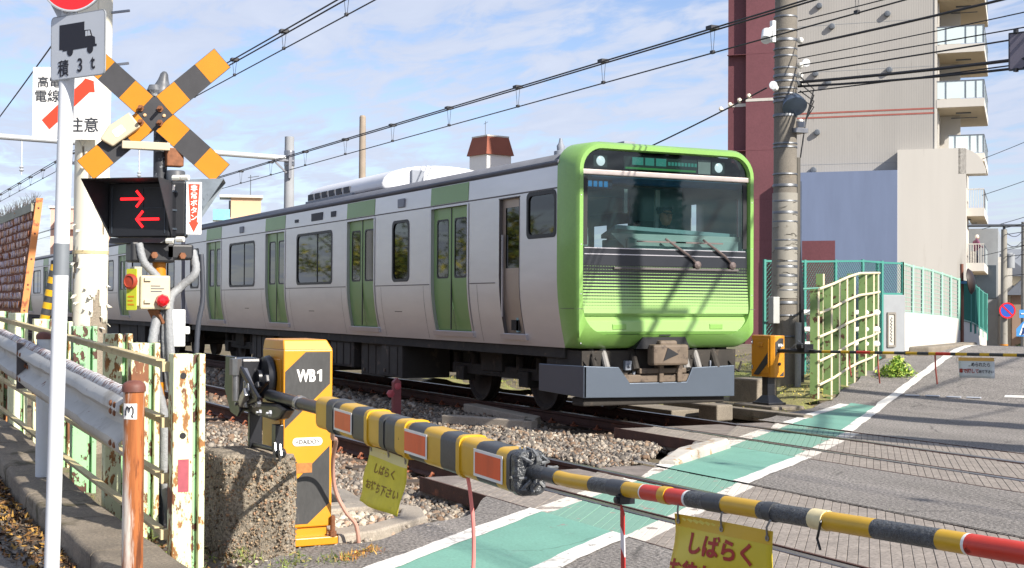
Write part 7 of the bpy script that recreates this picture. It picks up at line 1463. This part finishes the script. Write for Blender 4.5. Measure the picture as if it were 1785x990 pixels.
# lower right wing of the same row: stairs and small balconies going down the road
low = empty('lower_wing', tuple(Q + E2 * 9), 'pale lower apartment wing with small stacked balconies behind the far pole', 'apartment building')
def blw(w0, w1, d0, d1, z0, z1, name, mat): return MB().prism([Q + E1 * w0 + E2 * d0 + az3 * z0, Q + E1 * w1 + E2 * d0 + az3 * z0, Q + E1 * w1 + E2 * d1 + az3 * z0, Q + E1 * w0 + E2 * d1 + az3 * z0], az3 * (z1 - z0)).build(name, mat, low)
blw(-3, 3.0, 9.2, 22, -3, 6.2, 'wall', m_wallg); blw(3.0, 3.6, 9.4, 20, 4.2, 4.5, 'ledge', m_aw); blw(3.0, 4.2, 9.8, 14, 1.6, 2.8, 'balcony', m_aw); blw(3.0, 4.4, 9.4, 13, -1.2, .6, 'balcony', M('shutter_grey', '#b3b3ac', .6, var=.08)); blw(3.0, 4.6, 9.3, 16, .95, 1.05, 'dark_eave', m_win); blw(3.0, 3.06, 15, 18, 2.5, 4, 'window', m_win); blw(3.0, 3.8, 9.3, 9.6, -3, 4.2, 'column', m_aw); blw(3.02, 3.05, 10, 13.5, 3.0, 4.1, 'window', m_win); blw(-2.9, 2.9, 9.16, 9.2, 2, 4, 'window', m_win)

# person on the lowest balcony, seen from behind
def person(name, base, heading, joints, skin_m, cloth, label, hairc, parts=(), scale=1.0):
    """one continuous skinned body; joints = list of (name, (x, y, z), radius, parent)"""
    root = empty(name, base, label, 'person', rz=heading); idx = {j[0]: i for i, j in enumerate(joints)}
    me = bpy.data.meshes.new('body'); me.from_pydata([tuple(np.array(j[1]) * scale) for j in joints], [(idx[j[3]], i) for i, j in enumerate(joints) if j[3]], []); ob = bpy.data.objects.new('body', me); COL.objects.link(ob); ob.parent = root
    md = ob.modifiers.new('skin', 'SKIN'); md.use_smooth_shade = True
    for i, j in enumerate(joints):
        sv = me.skin_vertices[0].data[i]; rr = j[2] if hasattr(j[2], '__len__') else (j[2], j[2]); sv.radius = (rr[0] * scale, rr[1] * scale); sv.use_root = j[3] is None
    sb = ob.modifiers.new('sub', 'SUBSURF'); sb.levels = 2; sb.render_levels = 2; me.materials.append(cloth)
    return root
m_skin = M('skin', '#c98f72', .6, var=.05); m_coatp = M('coat_plum', '#6f3f58', .8, var=.08, vs=8); m_trous = M('trousers_dark', '#3b4050', .8); m_hair = M('hair_white', '#d8d0c4', .8, var=.1, vs=30); m_cap_ = M('uniform_navy', '#2b3a52', .7)
SK = [('hip', (0, 0, .92), (.15, .12), None), ('belly', (0, 0, 1.05), (.20, .15), 'hip'), ('chest', (0, .0, 1.28), (.23, .16), 'belly'), ('neck', (0, .02, 1.45), .06, 'chest'), ('head0', (0, .04, 1.53), .075, 'neck'), ('head1', (0, .05, 1.63), .085, 'head0'),
      ('shl', (-.22, .0, 1.36), .095, 'chest'), ('ell', (-.27, .08, 1.12), .05, 'shl'), ('wrl', (-.20, .28, 1.06), .038, 'ell'), ('hal', (-.18, .34, 1.06), .035, 'wrl'), ('shr', (.22, .0, 1.36), .095, 'chest'), ('elr', (.27, .08, 1.12), .05, 'shr'), ('wrr', (.20, .28, 1.06), .038, 'elr'), ('har', (.18, .34, 1.06), .035, 'wrr'),
      ('hil', (-.09, 0, .86), .09, 'hip'), ('knl', (-.10, .02, .48), .06, 'hil'), ('anl', (-.10, 0, .09), .045, 'knl'), ('tol', (-.11, .14, .04), .04, 'anl'), ('hir', (.09, 0, .86), .09, 'hip'), ('knr', (.10, .02, .48), .06, 'hir'), ('anr', (.10, 0, .09), .045, 'knr'), ('tor', (.11, .14, .04), .04, 'anr')]
pb_ = Q + E1 * 2.02 + E2 * .55 + az3 * 3.66
pr = person('person', tuple(pb_), math.atan2(-.733, .68) + .5, SK, m_skin, m_coatp, 'person in a plum coat with pale hair standing on the lowest balcony', m_hair, scale=1.0)
def part_local(mb, name, mat, root, smooth=True):
    me = mb.mesh(name, np.zeros(3)); me.materials.append(mat)
    if smooth: me.shade_smooth()
    o = bpy.data.objects.new(name, me); COL.objects.link(o); o.parent = root; return o
part_local(MB().lathe([(.0, -.11), (.07, -.10), (.098, -.03), (.104, .03), (.085, .09), (.04, .118), (0, .122)], (0, .045, 1.63), 18), 'hair', m_hair, pr)
part_local(MB().lathe([(.0, -.10), (.055, -.085), (.078, -.02), (.07, .05), (0, .06)], (0, .085, 1.60), 16), 'face', m_skin, pr)
for s in (-1, 1): part_local(MB().tube([(s * .09, 0, .88), (s * .10, .02, .48), (s * .10, 0, .10)], [.10, .072, .06], 10), 'trouser_leg', m_trous, pr)

# driver seated in the cab: cap, white gloves
SKD = [('hip', (0, 0, .0), (.17, .13), None), ('belly', (.02, 0, .15), (.16, .12), 'hip'), ('chest', (.02, 0, .40), (.19, .13), 'belly'), ('neck', (.03, 0, .57), .055, 'chest'), ('head0', (.05, 0, .66), .078, 'neck'), ('head1', (.05, 0, .75), .085, 'head0'),
       ('shl', (.02, .20, .50), .07, 'chest'), ('ell', (.12, .26, .24), .052, 'shl'), ('wrl', (.36, .18, .20), .04, 'ell'), ('shr', (.02, -.20, .50), .07, 'chest'), ('elr', (.12, -.26, .24), .052, 'shr'), ('wrr', (.36, -.16, .22), .04, 'elr'), ('hil', (.05, .10, -.04), .1, 'hip'), ('knl', (.42, .12, -.02), .075, 'hil'), ('anl', (.44, .12, -.44), .05, 'knl'), ('hir', (.05, -.10, -.04), .1, 'hip'), ('knr', (.42, -.12, -.02), .075, 'hir'), ('anr', (.44, -.12, -.44), .05, 'knr')]
dv_ = person('person', (-15.45, 10.05, 1.92), 0.0, SKD, m_skin, m_cap_, 'train driver in dark uniform with cap and white gloves behind the windshield', m_hair)
part_local(MB().lathe([(.0, -.12), (.055, -.105), (.082, -.03), (.086, .03), (.07, .08), (0, .09)], (.085, 0, .72), 18), 'face', m_skin, dv_); part_local(MB().lathe([(.095, 0), (.10, .03), (.115, .06), (.10, .085), (0, .09)], (.05, 0, .765), 18).prism([(.12, -.07, .77), (.19, -.05, .755), (.19, .05, .755), (.12, .07, .77)], (0, 0, .01)), 'cap', M('cap_navy', '#1e2a3d', .6), dv_)
part_local(MB().lathe([(.0, 0), (.03, .01), (.03, .02), (0, .025)], (.17, 0, .71), 8, axis=(1, 0, 0)), 'nose', m_skin, dv_)
for s in (-.03, .03): part_local(MB().lathe([(.012, 0), (.008, .006), (0, .007)], (.158, s, .745), 8, axis=(1, 0, 0)), 'eye', m_kprint, dv_)
mg_ = M('glove_white', '#e6e8ea', .7)
for s, z in ((.17, .20), (-.15, .22)):
    hb_ = MB().ob((.42, s, z), (.05, 0, 0), (0, .04, 0), (0, 0, .018))
    for f in range(4): hb_.tube([(.46, s - .03 + f * .02, z), (.50, s - .03 + f * .02, z - .005), (.52, s - .03 + f * .02, z - .03)], .010, 6)
    hb_.tube([(.42, s + (.04 if s < 0 else -.04), z), (.46, s + (.06 if s < 0 else -.06), z - .005), (.48, s + (.055 if s < 0 else -.055), z - .02)], .011, 6); part_local(hb_, 'glove', mg_, dv_)
MB().box(-15.8, -15.68, 9.81, 10.29, 1.9, 2.6).box(-15.78, -15.2, 9.81, 10.29, 1.78, 1.92).build('driver_seat', m_hoodl, train, bevel=.04)
MB().box(-16.2, -14.7, YC_ - 1.2, YC_ + 1.2, 1.07, 1.12).build('cab_floor', m_floor, train)

# ---------------------------------------------------------------- buildings beyond the train
def tower(c, w, d, z1, rz, label):
    r = empty('stair_tower', (*c, -1), label, 'building'); ca, sa = math.cos(rz), math.sin(rz); a = np.array([ca, sa, 0]); b = np.array([-sa, ca, 0]); c3_ = np.array([*c, 0.])
    MB().ob(c3_ + az3 * (z1 - 1.0) / 2, a * w / 2, b * d / 2, az3 * (z1 + 1.0) / 2).build('wall', M('tower_white', '#e4e2de', .7, var=.02), r)
    lo = [c3_ + a * (i * (w / 2 + .15)) + b * (j * (d / 2 + .15)) + az3 * z1 for i, j in ((-1, -1), (1, -1), (1, 1), (-1, 1))]; hi = [c3_ + a * (i * (w / 2 - .12)) + b * (j * (d / 2 - .12)) + az3 * (z1 + 1.25) for i, j in ((-1, -1), (1, -1), (1, 1), (-1, 1))]
    rf = MB().add(lo + hi, [(3, 2, 1, 0), (4, 5, 6, 7), (0, 1, 5, 4), (1, 2, 6, 5), (2, 3, 7, 6), (3, 0, 4, 7)]).build('roof', M('roof_brick', '#8a4f3c', .8, var=.08, vs=.8), r); MB().ob(c3_ + az3 * (z1 + 1.29), a * (w / 2 - .10), b * (d / 2 - .10), az3 * .05).build('roof_cap', m_aw, rf)
    MB().cyl(c3_ - a * .6 + az3 * (z1 + 1.3), c3_ - a * .6 + az3 * (z1 + 2.5), .02, n=5).cyl(c3_ - a * .8 + az3 * (z1 + 2.3), c3_ - a * .3 + az3 * (z1 + 2.4), .015, n=4).build('aerial', m_bfr, rf); return r
tower((-85.3, 41.4), 2.05, 2.05, 11.7, R(10), 'white stair tower with a sloping brick red roof behind the train')
def flats(c, w, d, z1, rz, mat, label, floors, pent=None):
    r = empty('apartment_building', (*c, -1), label, 'building'); ca, sa = math.cos(rz), math.sin(rz); a = np.array([ca, sa, 0]); b = np.array([-sa, ca, 0]); c3_ = np.array([*c, 0.])
    MB().ob(c3_ + az3 * (z1 - 1) / 2, a * w / 2, b * d / 2, az3 * (z1 + 1) / 2).build('wall', mat, r)
    MB().ob(c3_ + az3 * (z1 + .12), a * (w / 2 + .2), b * (d / 2 + .2), az3 * .12).build('roof_slab', m_aw, r)
    h = z1 / floors
    for k in range(floors):
        z = h * k
        MB().ob(c3_ + a * (w / 2 + .5) + az3 * (z + .5), a * .5, b * d * .42, az3 * .5).build('balcony', mat, r); MB().ob(c3_ - b * (d / 2 + .02) + az3 * (z + h * .55), a * w * .12, b * .03, az3 * h * .22).build('window', m_win, r)
        for j in (-1, 0, 1): MB().ob(c3_ + a * (w / 2 + .02) + b * d * .27 * j + az3 * (z + h * .62), a * .03, b * d * .1, az3 * h * .26).build('window', m_win, r)
    if pent:
        pw_, pd_, ph, off = pent; pcn_ = c3_ + b * off; MB().ob(pcn_ + az3 * (z1 + ph / 2), a * pw_ / 2, b * pd_ / 2, az3 * ph / 2).build('penthouse', mat, r); MB().ob(pcn_ + az3 * (z1 + ph + .12) - b * .5, a * (pw_ / 2 + .4), b * (pd_ / 2 + .7), az3 * .14).build('roof_slab', m_aw, r)
        MB().ob(pcn_ - b * (pd_ / 2 + 1.0) + az3 * (z1 + ph * .35), a * pw_ * .5, b * .9, az3 * .6).build('glass_balcony', M('balcony_teal', '#7fb2bd', .15, var=.1), r); MB().ob(pcn_ - b * (pd_ / 2 + .1) + az3 * (z1 + ph * .6), a * pw_ * .3, b * .12, az3 * ph * .3).build('window', m_win, r)
        MB().cyl(pcn_ + b * .5 + az3 * (z1 + ph), pcn_ + b * .5 + az3 * (z1 + ph + 2.6), .05, n=5).cyl(pcn_ + b * .2 + az3 * (z1 + ph + 2.3), pcn_ + b * 1.4 + az3 * (z1 + ph + 2.5), .04, n=4).build('aerial', m_bfr, r)
    return r
m_beige = M('flats_beige', '#c9a98a', .8, var=.05, vs=.3); m_pink = M('flats_pink', '#c7a596', .8, var=.05, vs=.3)
flats((-147, 43.2), 6, 6.5, 10.0, R(-15), m_beige, 'distant beige flats with a glass balcony penthouse above the train', 4, (3.0, 3.2, 2.9, -1.4))
flats((-166, 27.6), 6, 6.5, 12.2, R(-12), m_pink, 'distant pinkish flats showing between concrete pole and crossing signal', 5)
def house(c, w, d, z0, z1, rz, wallm, roofm, label):
    r = empty('house', (*c, z0), label, 'house'); ca, sa = math.cos(rz), math.sin(rz); a = np.array([ca, sa, 0]); b = np.array([-sa, ca, 0]); c3_ = np.array([*c, 0.])
    MB().ob(c3_ + az3 * (z0 + z1) / 2, a * w / 2, b * d / 2, az3 * (z1 - z0) / 2).build('wall', wallm, r)
    e = [c3_ + a * i * (w / 2 + .4) + b * j * (d / 2 + .4) + az3 * z1 for i, j in ((-1, -1), (1, -1), (1, 1), (-1, 1))]; rdg = [c3_ - a * w * .3 + az3 * (z1 + 1.5), c3_ + a * w * .3 + az3 * (z1 + 1.5)]
    MB().add(e + rdg, [(0, 1, 5, 4), (1, 2, 5), (2, 3, 4, 5), (3, 0, 4), (3, 2, 1, 0)]).build('roof', roofm, r)
    for i in (-.3, .05, .32):
        for zz_ in (z0 + 1.2, z0 + 3.9):
            if zz_ + 1 < z1: wn = MB().ob(c3_ - b * (d / 2 + .02) + a * w * i + az3 * (zz_ + .5), a * w * .09, b * .05, az3 * .6).build('window_frame', m_aw, r); MB().ob(c3_ - b * (d / 2 + .08) + a * w * i + az3 * (zz_ + .5), a * w * .075, b * .02, az3 * .5).build('pane', m_win, wn)
    MB().ob(c3_ - b * (d / 2 + .35) + az3 * (z0 + 2.9), a * w * .42, b * .35, az3 * .08).build('canopy', m_bfr, r)
    return r
m_slate = M('roof_slate', '#4c5058', .8, var=.1, vs=1); m_tile = M('roof_greytile', '#7d8288', .8, var=.1, vs=1)
house((-66, 66.5), 7, 6, -3, 3.4, R(40), M('house_cream', '#cfc4ae', .8, var=.04), m_slate, 'cream two storey house with slate roof beyond the far pole')
house((-80, 84), 9, 7, -3.4, 4.6, R(38), M('house_greyblue', '#8f99a2', .8, var=.04), m_tile, 'grey blue house farther down the road behind the poles')
house((-58, 66), 6, 5, -3, 2.2, R(45), M('house_brown', '#8b7566', .8, var=.05), m_slate, 'brown house with dark roof at the right edge down the road')
weeds('hedge', [(-47.5, 51.5), (-48.2, 52.4), (-46.8, 50.8)], 300, .9, 1.6, ['#4a5a2c', '#5f6f38', '#3a4724', '#7a7a48'], 'dark hedge beside the road beyond the crest', size=(.10, .22), cat='hedge', kind='thing', blades=False)
# unseen building added opposite the white wall to shade the far wall
ob_ = empty('shade_house', (-9, 37, -.5), 'plain unseen three storey house added right of the road to shade the far wall', 'house')
MB().box(-13, -4, 27.8, 40, -1, 11.0).build('wall', m_wallg, ob_); MB().box(-13.3, -3.7, 27.5, 40.3, 11, 11.3).build('roof', m_slate, ob_)

# ---------------------------------------------------------------- railway poles, gantry, overhead line
m_mast = M('mast_concrete', '#8f9296', .8, var=.08, vs=1.5, bump=.2, bs=30); m_mast2 = M('mast_tan', '#94887a', .85, var=.12, vs=2); m_tube = M('gantry_tube', '#c6cacd', .4, metal=.4, var=.05)
gt = empty('catenary_gantry', (-47.3, 15, -.2), 'grey mast with a white tube gantry spanning the tracks', 'catenary mast')
MB().cyl((-47.3, 15, -.3), (-47.3, 15, 7.4), .21, .165, n=18).build('mast', m_mast, gt, smooth=True); MB().cyl((-47.3, -1.5, -.3), (-47.3, -1.5, 7.4), .21, .165, n=18).build('mast', m_mast, gt, smooth=True)
MB().cyl((-47.15, 14.8, 6.62), (-47.15, -1.5, 6.95), .10, n=14).build('gantry_tube', m_tube, gt, smooth=True)
MB().lathe([(.185, 0), (.19, .05), (.19, .5), (.185, .55)], (-47.3, 15, 6.35), 18).box(-47.28, -47.05, 14.4, 15.1, 6.5, 6.56).beam((-47.15, 14.3, 6.6), (-47.15, 14.85, 6.1), .06, .06).box(-47.1, -47.02, 14.9, 15.0, 5.9, 6.7).build('gantry_clamp', m_chrome, gt)
for y in (5.93, 9.7): MB().cyl((-47.15, y, 6.7), (-47.15, y, 5.6), .025, n=6).lathe([(.03, 0), (.08, .05), (.03, .1), (.08, .15), (.03, .2)], (-47.15, y, 5.7), 8).build('drop_insulator', m_tube, gt)
gq = empty('catenary_gantry', (-8.8, 17, -.2), 'grey mast and tube gantry over the crossing just above the picture', 'catenary mast')
for yq in (17.4, -3.2): MB().cyl((-8.8, yq, -.3), (-8.8, yq, 7.6), .21, .165, n=16).build('mast', m_mast, gq, smooth=True)
MB().cyl((-8.7, 17.3, 6.9), (-8.7, -3.1, 6.9), .10, n=14).build('gantry_tube', m_tube, gq, smooth=True)
MB().box(-8.85, -8.65, 10.62, 10.9, 4.75, 6.85).build('drop_frame', m_tube, gq); MB().beam((-8.75, 11.0, 5.0), (-8.75, 12.2, 6.8), .07, .07).beam((-8.75, 11.5, 4.9), (-8.75, 12.8, 6.8), .05, .05).beam((-8.75, 10.9, 5.3), (-8.75, 11.6, 5.3), .06, .06).build('drop_brace', m_tube, gq)
MB().cyl((-8.7, 5.93, 6.9), (-8.7, 5.93, 5.4), .025, n=6).build('drop_insulator', m_tube, gq)
mast2 = empty('old_mast', (-47, 17.65, -.2), 'slim tan concrete pole without wires behind the train', 'pole'); MB().cyl((-47, 17.65, -.3), (-47, 17.65, 8.25), .155, .115, n=14).lathe([(.115, 0), (.09, .05), (0, .07)], (-47, 17.65, 8.25), 14).build('shaft', m_mast2, mast2, smooth=True)
MB().lathe([(.14, 0), (.14, .04)], (-47, 17.65, 5.9), 14).build('joint_band', m_mast, mast2)
def catenary(y, zm, zc, label, x1=6):
    r = empty('overhead_line', (-47, y, zc), label, 'overhead line')
    for dy in (-.045, .045): MB().tube([(x, y + dy, zm + .02 * math.sin(x * .12)) for x in np.linspace(-110, x1, 24)], .011, 6).build('messenger_wire', m_wire, r, smooth=True)
    MB().tube([(x, y, zc) for x in np.linspace(-110, x1, 12)], .009, 6).build('contact_wire', m_wire, r, smooth=True)
    for x in np.arange(-58, x1, 2.6):
        MB().box(x - .06, x + .06, y - .06, y + .06, zm - .02, zm + .025).cyl((x, y - .035, zm), (x, y - .01, zc + .015), .0035, n=4).cyl((x, y + .035, zm), (x, y + .01, zc + .015), .0035, n=4).box(x - .03, x + .03, y - .018, y + .018, zc - .01, zc + .03).build('dropper', m_wire, r)
    return r
catenary(5.93, 5.35, 5.10, 'twin overhead line above the near track behind the crossbuck')
catenary(9.69, 4.84, 4.535, 'twin overhead line above the train roof')
for k, (p0, p1) in enumerate((((-47, 3.2, 4.6), (-10, 2.9, 5.6)),)): wire(p0, p1, .2, .012, 'single feeder wire passing behind the concrete pole', group=None)
# ---------------------------------------------------------------- trees and wall along the street on the camera's side (mirrored in the train windows)
m_bark = M('bark', '#5a4a3c', .9, var=.2, bump=.4); m_fol = vcmat('foliage', .7)
def street_tree(x, y, h, label):
    r = empty('street_tree', (x, y, 0), label, 'tree', 'street trees behind the left picture edge')
    t = MB().tube([(x, y, -.1), (x + .1, y, h * .25), (x - .05, y + .1, h * .5), (x + .1, y, h * .8)], [.16, .13, .09, .03], 8)
    for k in range(7):
        a = rng.uniform(0, 6.28); z = h * rng.uniform(.3, .65); L_ = h * rng.uniform(.18, .3); t.tube([(x, y, z), (x + L_ * .5 * math.cos(a), y + L_ * .5 * math.sin(a), z + L_ * .4), (x + L_ * math.cos(a), y + L_ * math.sin(a), z + L_ * .7)], [.05, .035, .012], 6)
    t.build('trunk', m_bark, r, smooth=True)
    n = 1500; cl = rng.normal(0, 1, (26, 3)) * (h * .17, h * .17, h * .16) + (x, y, h * .66); P = cl[rng.integers(0, 26, n)] + rng.normal(0, h * .05, (n, 3))
    cloud('crown', LEAFV, LEAFF, P, rng.uniform(.09, .2, n), m_fol, palette(['#4c5f22', '#66762a', '#8a8f35', '#b3a83e', '#3c4a20'], n, .3), parent=r)
for x, y, h, lb in ((-38, -5.5, 5.2, 'small yellow green street tree nearest the camera on the left street'), (-46, -6.5, 6.0, 'yellow green street tree second along the left street'), (-55, -6, 5.4, 'yellow green street tree third along the left street'), (-66, -7, 6.5, 'yellow green street tree farthest along the left street')): street_tree(x, y, h, lb)
MB().box(-36, -24, -4.4, -4.2, -.1, 2.0).build('brick_garden_wall', M('garden_wall', '#8a6a52', .9, var=.2, vs=1, bump=.3), label='brown garden wall along the left street outside the picture', cat='wall')

# two unseen columnar cypresses, added to cast shadow bands across the far lane
def cypress(x, y, h, w, label):
    r = empty('shadow_cypress', (x, y, 0), label, 'tree', 'unseen cypress trees added for their shadows'); MB().tube([(x, y, -.1), (x, y, h * .5), (x, y, h * .9)], [.12, .07, .02], 8).build('trunk', m_bark, r, smooth=True)
    n = 2600; t = rng.uniform(.06, 1, n); a = rng.uniform(0, 6.28, n); q = w / 2 * np.minimum(1, (1 - t) * 1.6 + .08) * np.sqrt(rng.uniform(.2, 1, n)); P = np.stack([x + q * np.cos(a), y + q * np.sin(a), h * t], 1)
    cloud('crown', LEAFV, LEAFF, P, rng.uniform(.09, .18, n), m_fol, palette(['#2f4220', '#3d5426', '#4c6230', '#27381c'], n, .3), parent=r)
cypress(-5.2, 15.45, 7.6, 1.1, 'tall narrow unseen cypress added at the right roadside for its shadow'); cypress(-4.2, 13.15, 6.1, .9, 'shorter narrow unseen cypress added beside the crossing for its shadow')
